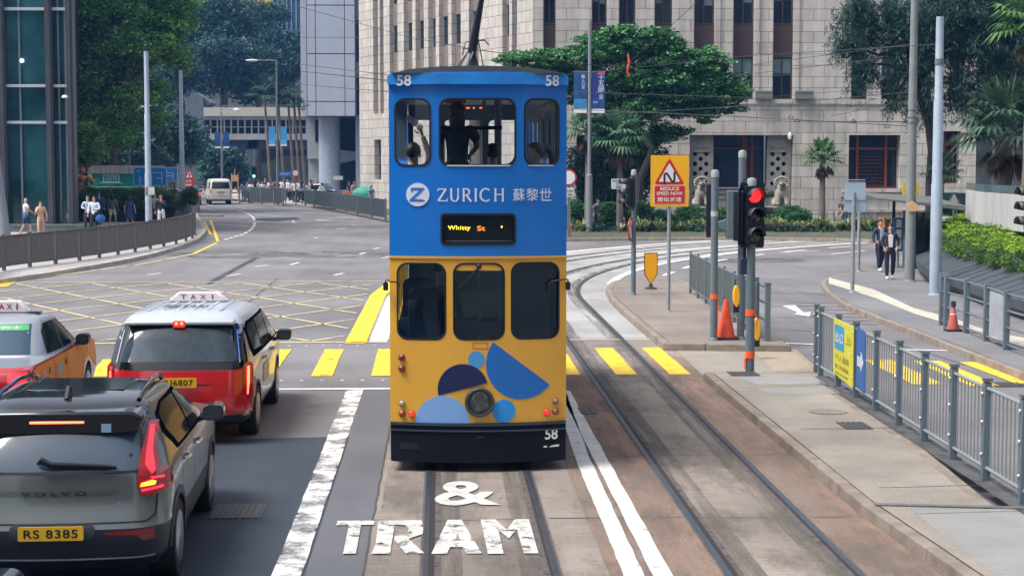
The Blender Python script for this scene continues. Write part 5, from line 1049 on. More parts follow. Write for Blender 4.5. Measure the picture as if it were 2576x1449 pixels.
for y in (.78,3.48):
    for s in (1,-1):
        b=MB(); a_=[(y+.445*math.cos(t),.35+.445*math.sin(t)) for t in np.linspace(0,math.pi,18)]+[(y+.375*math.cos(t),.35+.375*math.sin(t)) for t in np.linspace(math.pi,0,18)]
        b.plate(a_,(),-.05,.010,fn=lambda a,d,c:(s*(sh.side(a,max(c,.45))+d),a,c)); b.build('wheel_arch',SUVC,suv)
mirror(suv,sh,2.72,1.12,GLB,.2)
for s in (-1,1):
    b=MB(); b.tube([(s*.60,.70,1.56),(s*.60,.9,1.61),(s*.60,1.6,1.635),(s*.58,2.2,1.59),(s*.57,2.35,1.53)],.022,8); b.build('roof_rail',GLB,suv)
b=MB(); b.bx(-.42,.42,1.05,1.85,1.60,1.606); b.build('sunroof',GLB,suv,bevel=.01); b=MB(); b.plate([(.62,1.54),(.80,1.54),(.82,1.61),(.74,1.64)],(),-.018,.018,fn=lambda a,d,c:(d,a,c+.045)); b.build('roof_antenna',BLACK,suv,bevel=.006)
b=MB(); b.ball((0,.02,.77),.02,.01,.02); b.build('camera_knob',BLACK,suv)
# --- red and silver people-carrier taxi
TRED=M('taxi_red',(.52,.014,.018),.22,coat=1.0,noise=.04,ns=2); TSIL=M('taxi_silver',(.40,.43,.48),.3,metal=.45,coat=.6,noise=.05,ns=2)
st=Shell([(.24,.14,4.45,.80,.2),(.30,.05,4.5,.86,.22),(.42,.0,4.56,.89,.24),(.60,.0,4.58,.90,.24),(.80,.02,4.58,.905,.24),(.98,.05,4.5,.905,.24),(1.04,.08,4.3,.90,.24),(1.10,.11,3.95,.895,.24),(1.16,.15,3.75,.88,.24),(1.36,.26,3.4,.825,.22),(1.52,.36,3.05,.77,.2),(1.58,.40,2.85,.73,.2),(1.62,.45,2.7,.69,.2),(1.66,.60,2.5,.62,.2),(1.68,.8,2.3,.48,.15)],.10,.05)
tv=thing('people_carrier_taxi','red backed silver people carrier taxi with TAXI roof sign, plate ending 6807','taxi',(-3.22,20.95,0),R(.3))
st.mesh([(.36,0),(1.52,1),(9,2)],(.85,3.6),.36,.34,[SUVC,TSIL,M('taxi_roof',(.46,.50,.56),.35,coat=.5,noise=.06,ns=2)],['lower_bumper','body_panel','roof'],tv)
for y in (.85,3.6):
    for s in (-1,1): wheel(tv,s*.78,y,.33,.22,ALLOY,9)
st.overlay([(-.885,.40),(.885,.40),(.89,.98),(.80,.985),(-.80,.985),(-.89,.98)],TRED,'tailgate',tv,off=.012,grid=.06)
st.overlay([(-.60,.385),(.60,.385),(.80,.39),(.70,.30),(-.70,.30),(-.8,.39)],SUVC,'bumper_insert',tv,off=.016)
st.overlay([(.02,.42),(.28,.46),(.40,.62),(.24,.99),(.02,.99)],TRED,'red_wrap',tv,'side',.006,mirror=True,grid=.05)
st.overlay([(-.85,.975),(.85,.975),(.84,1.06),(.75,1.50),(.66,1.545),(-.66,1.545),(-.75,1.50),(-.84,1.06)],GLB,'rear_glass_surround',tv,off=.014)
st.overlay([(-.70,1.075),(.70,1.075),(.64,1.44),(.60,1.48),(-.60,1.48),(-.64,1.44)],M('taxi_rear_glass',(.035,.055,.075),.06,spec=.45,noise=.8,ns=1.4),'rear_window',tv,off=.020)
for s in (-1,1): st.overlay([(s*.745,1.06),(s*.76,1.06),(s*.70,1.46),(s*.688,1.46)],CHR,'glass_strip',tv,off=.022)
b=MB(); b.tube([(.04,.05,1.105),(.10,.03,1.125),(.42,.06,1.12)],[.022,.018,.01],8); b.build('rear_wiper',BLACK,tv)
b=MB(); b.plate([(-.68,1.53),(-.66,1.585),(.66,1.585),(.68,1.53)],(),.20,.5); sp=b.build('roof_spoiler',MATS['taxi_roof'],tv,bevel=.02)
b=MB(); b.bx(-.05,-.015,.185,.2,1.535,1.575); b.bx(.015,.05,.185,.2,1.535,1.575); b.build('high_brake_lamp',BRK,sp); b=MB(); b.plate(rr(-.075,.075,1.50,1.59,.02),(),.192,.21); b.build('lamp_glow_lens',M('red_lamp_housing',(.4,.02,.02),.2,emit=(1,.05,.02),es=.35),sp)
st.overlay([(.795,1.02),(.85,1.06),(.90,1.0),(.90,.62),(.86,.58),(.80,.66)],TAILR,'tail_lamp',tv,off=.022,mirror=True,grid=.05)
st.overlay([(.838,1.0),(.862,1.0),(.862,.64),(.838,.64)],BRK,'lit_strip',tv,off=.030,mirror=True,grid=.05)
tv.scale=(1,1,.95); plate(tv,'XU6807',-.135,.825,.50,.125,PLY,0,.42)
st.overlay([(-.42,.80),(.42,.80),(.36,.775),(-.36,.775)],M('dark_red',(.12,.01,.01),.4),'grip_recess',tv,off=.015)
b=MB(); b.plate(circ(.50,.50,.082,26),[circ(.50,.50,.070,26)],0,.002); put_text(b,'001',.50,.50,.09,.04,0,.03); put_text(b,'星群的士',.5,.535,.07,.016,0,.01); put_text(b,'STAR TAXI',.5,.46,.07,.012,0,.01); put_text(b,'RIDE 24 HOUR',.5,.405,.2,.016,0,.02)
b.v=[(x,st.rear(x,z)-.018+y,z) for x,y,z in b.v]; b.build('round_door_mark',M('mark_pink_white',(.75,.42,.42),.5),tv,smooth=0,normals=False)
b=MB(); b.ball((.5,-.07,.38),.025,.01,.012); b.build('tow_cover',WHITE,tv)
st.overlay([(.50,1.08),(3.45,1.06),(3.75,1.07),(3.1,1.46),(2.8,1.53),(.75,1.53),(.46,1.46),(.40,1.2)],SGL,'side_glass_surround',tv,'side',.004,mirror=True)
for q in ([(.60,1.16),(1.32,1.14),(1.32,1.49),(.78,1.49),(.56,1.42)],[(1.40,1.12),(2.32,1.11),(2.32,1.50),(1.40,1.50)],[(2.40,1.11),(3.35,1.09),(2.95,1.43),(2.75,1.50),(2.40,1.50)]): st.overlay(q,CGL,'side_window',tv,'side',.009,mirror=True)
seam(tv,st,(1.34,2.36,3.3),.42,1.08,GAP); handles(tv,st,(1.55,2.6),.95,TSIL); mirror(tv,st,3.05,1.08,BLACK,.2)
st.overlay([(1.0,.99),(1.08,.99),(1.02,.88)],M('red_mark',(.5,.02,.02),.5),'red_triangle',tv,'side',.008); st.overlay([(.34,.55),(.62,.55),(.62,.80),(.34,.83)],M('door_print',(.34,.20,.2),.5,noise=.9,ns=14),'side_print',tv,'side',.008); st.overlay([(1.5,.60),(2.2,.6),(2.2,.86),(1.5,.86)],M('door_print2',(.42,.36,.30),.4,noise=.6,ns=7),'side_print',tv,'side',.006)
for y in (.85,3.6):
    for s in (1,-1):
        b=MB(); a_=[(y+.40*math.cos(t),.34+.40*math.sin(t)) for t in np.linspace(0,math.pi,18)]+[(y+.365*math.cos(t),.34+.365*math.sin(t)) for t in np.linspace(math.pi,0,18)]
        b.plate(a_,(),-.05,.008,fn=lambda a,d,c:(s*(st.side(a,max(c,.45))+d),a,c)); b.build('wheel_arch',SUVC,tv)
b=MB()
for i in range(6): x=-.45+i*.18; b.bx(x-.03,x+.03,.72,2.2,1.672,1.69)
b.build('roof_rib',MATS['taxi_roof'],tv,bevel=.008)
def taxisign(parent,y,z,w,h,cx=0):
    b=MB(); b.plate([(cx-w/2,z),(cx+w/2,z),(cx+w/2-.13,z+h),(cx-w/2+.13,z+h)],(),y,y+.16); s=b.build('taxi_sign',M('sign_white',(.78,.74,.76),.4),parent,bevel=.02)
    b=MB()
    for i,ch in enumerate('TAXI'): put_text(b,ch,cx-w*.24+i*w*.16,z+h*.5,(.022 if ch=='I' else .075),h*.5,y-.004,.02)
    b.build('taxi_lettering',M('taxi_text_red',(.38,.03,.05),.5),s,smooth=0,normals=False)
taxisign(tv,1.95,1.69,.80,.125)
b=MB(); b.bx(-.38,.38,1.96,2.10,1.68,1.70); b.build('sign_base',BLACK,tv)
vs,fs=text_fit('5座TAXI',.55,.5,.02); b=MB(); b.raw([(a-.05,1.25+c,1.694) for a,c in vs],fs); b.build('roof_lettering',M('roof_text',(.06,.07,.08),.5),tv,smooth=0,normals=False)
# --- sedan taxi with orange side wrap
SED=[(.22,.14,4.50,.76,.16),(.32,.03,4.62,.81,.18),(.45,.0,4.68,.84,.2),(.62,.0,4.69,.848,.2),(.80,.02,4.66,.848,.2),(.90,.05,4.55,.84,.2),(.95,.10,4.3,.83,.2),(.98,.25,3.55,.815,.2),(1.0,.80,3.42,.80,.2),(1.02,1.0,3.38,.79,.2),(1.15,1.12,3.15,.745,.18),(1.30,1.28,2.85,.69,.16),(1.40,1.40,2.60,.65,.15),(1.45,1.48,2.42,.61,.15),(1.48,1.62,2.3,.52,.14),(1.495,1.85,2.15,.36,.1)]
def sedan(name,label,loc,rz,body,roof,side=None,lit=True,sign=True,trunk=None,extra=True,cat='taxi',group=None,platetxt=''):
    s=Shell(SED,.06,.05); t=thing(name,label,cat,loc,rz,group)
    s.mesh([(.30,0),(.99,1),(9,2)],(.98,3.68),.34,.32,[SUVC,body,roof],['lower_sill','body_panel','cabin'],t)
    for y in (.98,3.68):
        for g_ in (-1,1): wheel(t,g_*.73,y,.31,.2,ALLOY,7)
    s.overlay([(-.62,1.05),(.62,1.05),(.56,1.40),(-.56,1.40)],M('sedan_rear_glass',(.03,.07,.12),.06,spec=.5),'rear_window',t,off=.008)
    for q in ([(1.30,1.03),(2.12,1.02),(2.12,1.39),(1.62,1.39),(1.42,1.30)],[(2.20,1.02),(3.15,1.02),(2.72,1.33),(2.55,1.39),(2.20,1.39)]): s.overlay(q,CGL,'side_window',t,'side',.008,mirror=True)
    s.overlay([(.56,.93),(.80,.93),(.82,.73),(.58,.74)],TAILON if lit else TAILR,'tail_lamp',t,off=.012,mirror=True,grid=.05)
    s.overlay([(-.8,.50),(.8,.50),(.8,.47),(-.8,.47)],CHR,'bumper_trim',t,off=.012); plate(t,platetxt,-.075,.40 if platetxt else .74,.42,.12,PLY)
    if side:
        s.overlay([(.10,.62),(.62,.50),(.64,.74),(.98,.76),(1.34,.70),(1.36,.36),(3.3,.36),(3.32,.62),(3.5,.72),(3.86,.72),(4.1,.6),(4.4,.5),(4.5,.88),(3.5,.955),(.6,.955),(.3,.93)],side,'side_wrap',t,'side',.005,mirror=True,grid=.1)
        for q,c in (([(.35,.88),(.48,.88),(.44,.60),(.36,.62)],(.7,.7,.72)),([(.66,.86),(.86,.88),(.86,.76),(.66,.76)],(.62,.4,.3)),([(1.05,.88),(1.12,.88),(1.12,.8),(1.05,.8)],(.05,.03,.02)),([(1.5,.86),(1.9,.88),(1.85,.72),(1.48,.70)],(.45,.36,.28)),([(2.0,.88),(2.1,.88),(2.1,.8),(2.0,.8)],(.06,.03,.02)),([(3.55,.86),(3.95,.86),(3.95,.78),(3.55,.78)],(.7,.33,.25))): s.overlay(q,M('wrap_print_%d'%int(c[2]*100),c,.5,noise=.5,ns=15),'side_print',t,'side',.010)
        for q in ([(1.36,.38),(1.375,.38),(1.375,.98),(1.36,.98)],[(2.15,.38),(2.165,.38),(2.165,.98),(2.15,.98)],[(3.2,.38),(3.215,.38),(3.215,.95),(3.2,.95)]): s.overlay(q,GAP,'door_gap',t,'side',.012)
    if sign:
        taxisign(t,1.9,1.50,.62 if extra else .5,.15,.12 if extra else 0); b=MB(); b.bx(-.30,.55,1.9,2.1,1.485,1.50); b.build('sign_base',BLACK,t)
    if extra:
        s.overlay([(-.56,1.33),(.55,1.33),(.535,1.395),(-.54,1.395)],M('green_window_band',(.06,.42,.14),.5),'window_band',t,off=.012)
        b=MB(); put_text(b,'星群的士',.2,1.362,.5,.035,0,.01); b.v=[(x,s.rear(x,z)-.016,z) for x,y,z in b.v]; b.build('band_lettering',WHITE,t,smooth=0,normals=False)
    mirror(t,s,2.95,1.02,BLACK,.17); return t
sedan('saloon_taxi','old red saloon taxi with orange side wrap, cut by the left edge','taxi' and (-5.76,20.6,0),R(1.0),M('taxi_dark_red',(.45,.012,.018),.25,coat=.8),TSIL,M('orange_wrap',(1,.30,.025),.5,spec=.2,noise=.1,ns=2))
c=G(440,530); sedan('saloon_taxi','small distant red taxi waiting beyond the blue road signs',(c.x,116,0),R(14),TRED,TSIL,None,True,False,extra=False)
c=G(503,512); sedan('dark_saloon_car','distant black saloon car ahead of the white van',(c.x+.1,130,0),R(10),M('car_black',(.01,.012,.016),.2,coat=1),M('car_black2',(.03,.035,.045),.15,coat=1),None,True,False,extra=False,cat='car',platetxt='')
# --- white van
VW=M('van_white',(.62,.62,.58),.35,coat=.4,noise=.06,ns=2)
sv=Shell([(.28,.06,4.6,.78,.12),(.40,.0,4.66,.82,.14),(.70,.0,4.68,.845,.14),(1.05,.03,4.62,.845,.14),(1.12,.04,4.5,.84,.14),(1.5,.09,4.2,.80,.14),(1.80,.14,3.9,.755,.14),(1.88,.18,3.8,.72,.14),(1.94,.3,3.6,.62,.12),(1.96,.5,3.4,.4,.1)],.04,.03)
c=G(576,511); vn=thing('white_van','white delivery van seen from behind on the far curved road','van',(c.x,132,0),R(12))
sv.mesh([(.42,0),(9,1)],(.9,3.5),.36,.34,[SUVC,VW],['lower_bumper','body_panel'],vn)
for y in (.9,3.5):
    for s in (-1,1): wheel(vn,s*.74,y,.33,.2,GREYD,6)
sv.overlay([(-.68,1.22),(.68,1.22),(.62,1.72),(-.62,1.72)],GLB,'rear_window',vn,off=.008); sv.overlay([(.70,1.18),(.82,1.18),(.82,.82),(.72,.82)],TAILR,'tail_lamp',vn,off=.01,mirror=True); sv.overlay([(-.3,.98),(.3,.98),(.3,.91),(-.3,.91)],BLACK,'plate_garnish',vn,off=.01); plate(vn,'',-.05,.78,.4,.11,PLY)
sv.overlay([(-.8,.62),(.8,.62),(.8,.46),(-.8,.46)],VW,'rear_bumper',vn,off=.06); sv.overlay([(.3,1.22),(1.35,1.22),(1.35,1.70),(.36,1.70)],GLB,'side_window',vn,'side',.008,mirror=True); sv.overlay([(2.9,1.15),(3.9,1.15),(3.6,1.66),(2.95,1.68)],GLB,'front_side_window',vn,'side',.008,mirror=True); mirror(vn,sv,3.7,1.3,VW,.2)
for px,Y,n,lb in ((985/2.576,0,0,''),): pass
# far dark cars by the crowd, and a car tail in the bottom left corner
c=G(868,530); sedan('dark_saloon_car','black car half hidden behind the far railings right of the round column',(P(862,400,133).x,133,.12),R(65),MATS['car_black'],MATS['car_black2'],None,False,False,extra=False,cat='car')
sedan('dark_saloon_car','black car stopped beyond the crowd under the footbridge',(P(735,400,150).x,150,.02),R(70),MATS['car_black'],MATS['car_black2'],None,False,False,extra=False,cat='car')
c=P(-92,1466,9.4); t=thing('motorcycle_top_box','dark luggage box with chrome edge and red reflector in bottom left corner','luggage box',(c.x+.02,9.4,0))
zt=c.z; b=MB(); b.plate(rr(-.28,.235,zt-.36,zt-.012,.1,6),(),0,.4); b.build('box_shell',GLB,t,bevel=.03); b=MB(); b.plate(rr(-.285,.24,zt-.37,zt,.1,8),[rr(-.265,.22,zt-.35,zt-.018,.085,8)],-.012,.02); b.build('chrome_edge',CHR,t)
b=MB(); b.plate(rr(-.22,.20,zt-.10,zt-.045,.02),(),-.014,.0); b.build('reflector',TAILR,t); b=MB(); b.bx(-.1,.1,.05,.35,0,zt-.35); b.build('carrier',BLACK,t)
# ---------------- street furniture ----------------
def pole(name,label,px,pyb,ztop,r,mat=GREY,zb=.13,cap=True,cat='pole',group=None,sections=None,lean=(0,0),stay=None):
    c=G(px,pyb,zb); t=thing(name,label,cat,(c.x,c.y,zb),0,group); H=ztop-zb; b=MB()
    if sections:
        q=[];rs=[]
        for u,rr_ in sections: q.append((lean[0]*u,0,H*u)); rs.append(rr_)
        b.tube(q,rs,14)
    else: b.tube([(0,0,0),(lean[0],0,H)],r,14)
    b.build('shaft',mat,t)
    if cap: b=MB(); b.lathe([(r*1.12,H-.10),(r*1.12,H-.01),(r*.9,H+.03),(0,H+.045)],(0,0,0),14); b.build('cap',M('pole_cap',(.30,.34,.36),.5),t)
    b=MB(); b.lathe([(r*1.35,0),(r*1.3,.03),(r*1.02,.05)],(0,0,0),14); b.build('foot',mat,t); return t,H
def zat(px,py,Y): return P(px,py,Y).z
sec=[(0,.155),(.02,.155),(.33,.15),(.335,.135),(.66,.13),(.665,.11),(.995,.105),(1,.10)]
for px,pyb,pyt,lb in ((375,588,130,'tall pale grey sectioned pole, left one of the pair by the brown railing'),(460,552,178,'tall pale grey sectioned pole, right one of the pair by the blue signs')):
    c=G(px,pyb,.14); t,H=pole('wire_support_pole',lb,px,pyb,zat(px,pyt,c.y),.12,LGREY,.14,False,group='pale sectioned poles holding the overhead wires',sections=sec)
    b=MB(); b.ball((0,0,H+.22),.10,.10,.13); b.tube([(0,0,H),(0,0,H+.12)],.06,8); b.tube([(-.05,0,H-.02),(.35,0,H+.0)],.025,6); b.build('finial',BLACK,t)
    if px==375: b=MB(); b.plate(rr(.02,.30,1.75,2.1,.02),(),-.18,-.16); b.build('notice_plate',M('notice_white',(.55,.55,.5),.6,noise=.4,ns=8),t); b=MB(); b.lathe([(.17,0),(.17,.35)],(0,0,1.75),14); b.build('strap',GREYD,t)
c=G(2355,740,.13); t,H=pole('wire_support_pole','tall pale blue grey sectioned pole at the right in front of the casuarina',2352,742,zat(2370,45,c.y),.13,LGREY,.13,False,group='pale sectioned poles holding the overhead wires',sections=[(0,.145),(.40,.14),(.405,.125),(.70,.118),(.705,.10),(.995,.095),(1,.09)],lean=(.0,0))
b=MB(); b.lathe([(.115,H*.83),(.115,H*.85)],(0,0,0),12); b.build('wire_collar',GREYD,t)
c=G(2288,708,.13); t,H=pole('street_lamp_column','tall dark grey lamp column beside the bus shelter, running out of the top',2288,708,9.5,.13,M('column_grey_dark',(.20,.22,.225),.6,noise=.15,ns=3),.13,False,cat='lamp column',sections=[(0,.145),(.3,.135),(.6,.11),(1,.08)])
b=MB(); b.plate([(.16*math.cos(R(90+72*i)),2.06+.16*math.sin(R(90+72*i))) for i in range(5)],(),-.17,-.13); b.build('badge',M('badge_orange',(.75,.45,.25),.5),t); b=MB()
for z in (4.35,4.5,4.7): b.lathe([(.135,z),(.135,z+.03)],(0,0,0),12)
b.build('steel_band',STEEL,t)
# banner pole
c=G(1482,583,.15); bp,H=pole('banner_pole','grey lamp pole with a pair of dark blue festival banners behind the tram',1482,583,9.8,.09,M('banner_pole_grey',(.20,.22,.24),.6),.15,False,cat='pole',sections=[(0,.15),(.27,.15),(.275,.085),(1,.075)])
def banner(par,x0,x1,z0,z1,c1,c2,texts):
    b=MB(); b.plate([(x0,z0),(x1,z0),(x1,z1),(x0,z1)],(),-.015,.0); w=b.build('banner',c1,par,smooth=0); b=MB(); h=(z1-z0); b.bx(x0,x1,-.022,-.016,z0,z0+h*.10); b.build('banner_foot',WHITE,w,smooth=0)
    b=MB(); b.bx(x0,x1,-.020,-.016,z0+h*.10,z0+h*.34); b.build('banner_wave',c2,w,smooth=0)
    b=MB()
    for s,x,z,sz in texts: put_text(b,s,x0+(x1-x0)*x,z0+h*z,sz*len(s)*.9 if len(s)>1 else sz,sz,-.024,.01)
    if texts: b.build('banner_lettering',M('banner_white',(.6,.65,.75),.6),w,smooth=0,normals=False)
s=c.y/F; z0=zat(1482,285,c.y)-.15; z1=zat(1482,181,c.y)-.15
BNA=M('banner_blue',(.012,.07,.24),.6,noise=.4,ns=2); BNB=M('banner_navy',(.015,.045,.22),.6,noise=.3,ns=2); BNC=M('banner_sea',(.03,.22,.45),.6,noise=.5,ns=3)
banner(bp,-40*s,-7*s,z0,z1,BNA,BNC,[('藝',.72,.88,.16),('人',.72,.78,.14),('口',.72,.7,.12),('述',.72,.62,.14)]); banner(bp,5*s,38*s,z0,z1,BNB,BNA,[('十',.72,.86,.26),('五',.72,.71,.26),('國',.72,.55,.26),('全',.72,.40,.22),('運動會',.3,.26,.08)])
b=MB(); b.bx(20*s,38*s,-.026,-.018,z1-.16,z1-.01); b.build('pink_corner',M('banner_pink',(.5,.08,.2),.6),bp,smooth=0)
b=MB(); 
for z in (z0,z1): b.tube([(-42*s,0,z),(40*s,0,z)],.02,6)
b.build('banner_arm',GREYD,bp)
# far lamp post with light blue banners and the two banner poles further back
def farpost(px,Y,pyt,label,bpx,bcol,by0,by1,arm=None,lampc=True):
    c=P(px,400,Y); t=thing('lamp_post',label,'lamp post',(c.x,Y,.1)); H=P(px,pyt,Y).z-.1; s=Y/F; b=MB(); b.tube([(0,0,0),(0,0,H*.3),(0,0,H)],[.12,.10,.07],10); 
    if arm: b.tube([(0,0,H),(-arm*s,0,H+.02)],.05,6)
    else: b.tube([(0,0,H),(.1,0,H+.5),(.9,0,H+.55),(1.3,0,H+.3)],.035,6)
    b.build('post',M('far_post_grey',(.16,.18,.19),.6),t); b=MB()
    if arm: b.ball((-arm*s,0,H),.5,.16,.09)
    else: b.lathe([(.02,.16),(.2,.10),(.3,0)],(1.3,0,H+.18),12)
    b.build('lantern',M('lantern_white',(.6,.6,.58),.5),t)
    for x0,x1 in bpx: banner(t,(x0-px)*s,(x1-px)*s,P(px,by1,Y).z-.1,P(px,by0,Y).z-.1,bcol[0],bcol[1],[])
    return t
LB=M('banner_light_blue',(.06,.36,.78),.6,noise=.1); LB2=M('banner_light_blue2',(.12,.48,.85),.6)
farpost(698,128,153,'tall lamp post with two light blue banners beside the far crowd',[(677,693),(706,722)],(LB,LB2),320,368,arm=60)
farpost(325,118,275,'street lamp with two dark blue banners beneath the banyan tree',[(313,330),(336,353)],(BNA,BNB),338,383)
farpost(558,150,282,'street lamp with two dark blue banners before the footbridge windows',[(541,556),(562,577)],(BNA,BNB),333,373)
# signs
def sign_pole(name,label,px,pyb,zt,r=.038,mat=M('galvanised',(.30,.33,.35),.5,metal=.3,noise=.2,ns=6),zb=.13,cat='sign'):
    c=G(px,pyb,zb); t=thing(name,label,cat,(c.x,c.y,zb)); b=MB(); b.tube([(0,.03,0),(0,.03,zt-zb)],r,10); b.lathe([(r*1.8,0),(r*1.6,.03),(r,.04)],(0,.03,0),10); b.build('post',mat,t); return t,c
t,c=sign_pole('warning_sign','yellow REDUCE SPEED NOW warning sign with double bend triangle on the island',1682,785,3.5,.04)
s=c.y/F; zz=lambda py:P(1682,py,c.y).z-.13; xx=lambda px:(px-1684)*s
b=MB(); b.plate(rr(xx(1636),xx(1732),zz(520),zz(391),.03),(),-.03,-.01); bd=b.build('backboard',YELS,t,smooth=0)
tri=lambda r,cx,cz:[(cx+r*math.cos(R(a)),cz+r*math.sin(R(a))) for a in (90,210,330)]
def roundtri(r,cx,cz,q=.12):
    p=tri(r,cx,cz); out=[]
    for i in range(3):
        a=Vector(p[i-1]);v=Vector(p[i]);c_=Vector(p[(i+1)%3]); 
        for k in range(5): u_=k/4; s1=v+(a-v)*q; s2=v+(c_-v)*q; m=s1.lerp(v,u_).lerp(v.lerp(s2,u_),u_); out.append(tuple(m))
    return out
cx,cz=xx(1683),zz(442); r=zz(397)-cz; b=MB(); b.plate(roundtri(r,cx,cz),(),-.036,-.031); b.build('red_triangle',REDS,bd,smooth=0); b=MB(); b.plate(roundtri(r*.70,cx,cz,.06),(),-.041,-.037); b.build('white_triangle',WHITE,bd,smooth=0)
b=MB(); w=.022
zg=[(-.11,-.12),(-.11,.07),(-.08,.10),(-.05,.09),(.05,-.07),(.08,-.09),(.11,-.05),(.11,.13)]
for i in range(len(zg)-1):
    a=Vector(zg[i]);d=Vector(zg[i+1]);n=(d-a).normalized(); n=Vector((-n.y,n.x))*w; b.raw([(cx+q.x,-.045,cz-.05+q.y) for q in (a-n,d-n,d+n,a+n)],[(0,1,2,3)]); b.raw([(cx+a.x+w*math.cos(k),-.0451,cz-.05+a.y+w*math.sin(k)) for k in np.linspace(0,6.28,9)[:-1]],[tuple(range(8))])
b.build('bend_symbol',M('sign_black',(.015,.018,.03),.5),bd,smooth=0,normals=False)
b=MB(); b.plate(rr(xx(1644),xx(1724),zz(513),zz(466),.02),(),-.036,-.031); b.build('text_border',WHITE,bd,smooth=0); b=MB(); b.plate(rr(xx(1645.5),xx(1722.5),zz(512),zz(467.5),.02),(),-.040,-.0365); b.build('text_panel',REDS,bd,smooth=0)
b=MB(); put_text(b,'REDUCE',xx(1684),zz(475),48*s,9*s,-.043,.02); put_text(b,'SPEED NOW',xx(1684),zz(487),66*s,8.5*s,-.043,.02); put_text(b,'開始減速',xx(1684),zz(502),60*s,12*s,-.043,.015,1.1); b.build('sign_lettering',M('sign_text',(.78,.74,.7),.5),bd,smooth=0,normals=False)
# slim signal pole with no right turn sign
t,H=pole('signal_pole','slim grey signal pole with a no right turn disc on the island',1593,742,3.2,.062,GREY,.14,cat='signal pole'); c=G(1593,742,.14); s=c.y/F
b=MB(); z=P(1590,577,c.y).z-.14
b.lathe([(.30,-.0),(.30,.02)],(0,0,0),28,'X'); o=b.build('disc_rim',REDS,t); o.location=(-.07,-.05,z); o.rotation_euler=(0,0,R(68+0))
for nm,r_,m_ in (('disc_face',.235,WHITE),): b=MB(); b.lathe([(r_,.021),(r_,.025)],(0,0,0),28,'X'); d=b.build(nm,m_,o); b=MB(); b.bx(-.026,-.021,-.23,.23,-.02,.02); 
o.rotation_euler=(0,0,R(-22)); b=MB(); b.plate([(-.03,-.15),(.03,-.15),(.03,.03),(.08,.03),(.08,-.01),(.15,.06),(.08,.13),(.08,.09),(-.03,.09)],(),.026,.030,fn=lambda a,d_,e:(d_,a,e)); b.build('arrow',M('sign_black',(.015,.018,.03),.5),o,smooth=0); b=MB(); b.plate([(-.17,.14),(-.14,.17),(.17,-.14),(.14,-.17)],(),.031,.034,fn=lambda a,d_,e:(d_,a,e)); b.build('slash',REDS,o,smooth=0)
def head(par,x,y,z,w,h,rz,lit=None,n=3,name='signal_head',visor=True):
    """signal head; front faces local -y before turning"""
    e=MB(); e.plate(rr(-w/2,w/2,0,h,.03),(),0,.16); o=e.build(name,BLACK,par,bevel=.01); o.location=(x,y,z); o.rotation_euler=(0,0,rz)
    b=MB(); b.plate(rr(-w*.68,w*.68,-.06,h+.06,.04),(),.10,.12); b.build('backing_board',BLACK,o)
    for i in range(n):
        zc=h*(n-1-i+.5)/n; r=w*.36; b=MB(); on=(lit==i)
        b.lathe([(r,-.004),(r*.7,-.03),(0,-.045)],(0,0,zc),18,'Y'); b.build('lens',M('red_lens_lit',(1,.02,.02),emit=(1,.012,.015),es=2.0) if on and i==0 else M('green_lens_lit',(.1,1,.6),emit=(.2,1,.6),es=2.5) if on else M('dark_lens',(.02,.025,.03),.15,spec=.7),o)
        if visor:
            vs=[];fs=[]; k=14
            for j in range(k+1):
                a=R(-20+220*j/k)
                for yy,rr_ in ((0,r*1.12),(-.20 if 0<j<k else -.05,r*1.16)): vs.append((rr_*math.cos(a),yy,zc+rr_*math.sin(a)))
            fs=[(2*j,2*j+1,2*j+3,2*j+2) for j in range(k)]; b=MB(); b.raw(vs,fs); q=b.build('visor',M('visor_grey',(.035,.045,.055),.5),o); md=q.modifiers.new('s','SOLIDIFY'); md.thickness=.008
    return o
head(t,-.16,.0,P(1575,522,c.y).z-.14,.24,.72,R(-75))
b=MB(); b.tube([(0,0,H-.5),(-.12,0,H-.5)],.025,6); b.tube([(0,0,H-1.0),(-.12,0,H-1.0)],.025,6); b.build('bracket',GREYD,t)
# main signal group on the right
t9,H9=pole('red_signal_pole','grey signal pole in front with the lit red light and orange tape','pole' and 1886,950,3.16,.070,GREY,.013,cap=True,cat='traffic signal')
Y9=G(1886,950,.013).y; z9=lambda py:P(1886,py,Y9).z-.013; s9=Y9/F
o=head(t9,.03,-.10,z9(614),.30,(z9(468)-z9(614)),R(10),lit=0)
head(t9,-.22,.06,z9(606),.27,.80,R(-125),visor=False); head(t9,.17,.16,z9(600),.22,.80,R(95),n=3)
b=MB(); b.bx(-.17,-.02,-.02,.12,z9(690),z9(650)); b.build('push_button_box',M('box_navy',(.015,.03,.06),.5),t9,bevel=.01); b=MB(); b.tube([(-.10,.03,z9(655)),(-.10,.03,z9(610))],.03,8); b.bx(-.14,.14,-.04,.12,z9(470),z9(462)); b.tube([(-.12,.06,z9(462)),(-.12,.06,z9(452)),(.12,.06,z9(452))],.012,6); b.build('mounting_bracket',BLACK,t9)
for py,h_ in ((786,16),(892,18)):
    b=MB(); b.tube([(0,0,z9(py+h_/2)),(0,0,z9(py-h_/2))],.078,12); b.tube([(.06*(1 if py<850 else -1),-.03,z9(py)),(.10*(1 if py<850 else -1),-.05,z9(py+14)),(.09*(1 if py<850 else -1),-.04,z9(py+36))],[.03,.025,.015],5,flat=.3); b.build('orange_tape',ORG,t9)
t8,H8=pole('signal_post','grey post behind the red signal, taller with pale cap',1863,853,3.62,.068,GREY,.14,cat='signal pole')
b=MB(); b.ball((0,0,0),.001); 
t7,H7=pole('signal_post','grey post left of the red signal carrying a sideways signal head',1795,856,3.26,.068,GREY,.14,cat='signal pole'); Y7=G(1795,856,.14).y; z7=lambda py:P(1795,py,Y7).z-.14
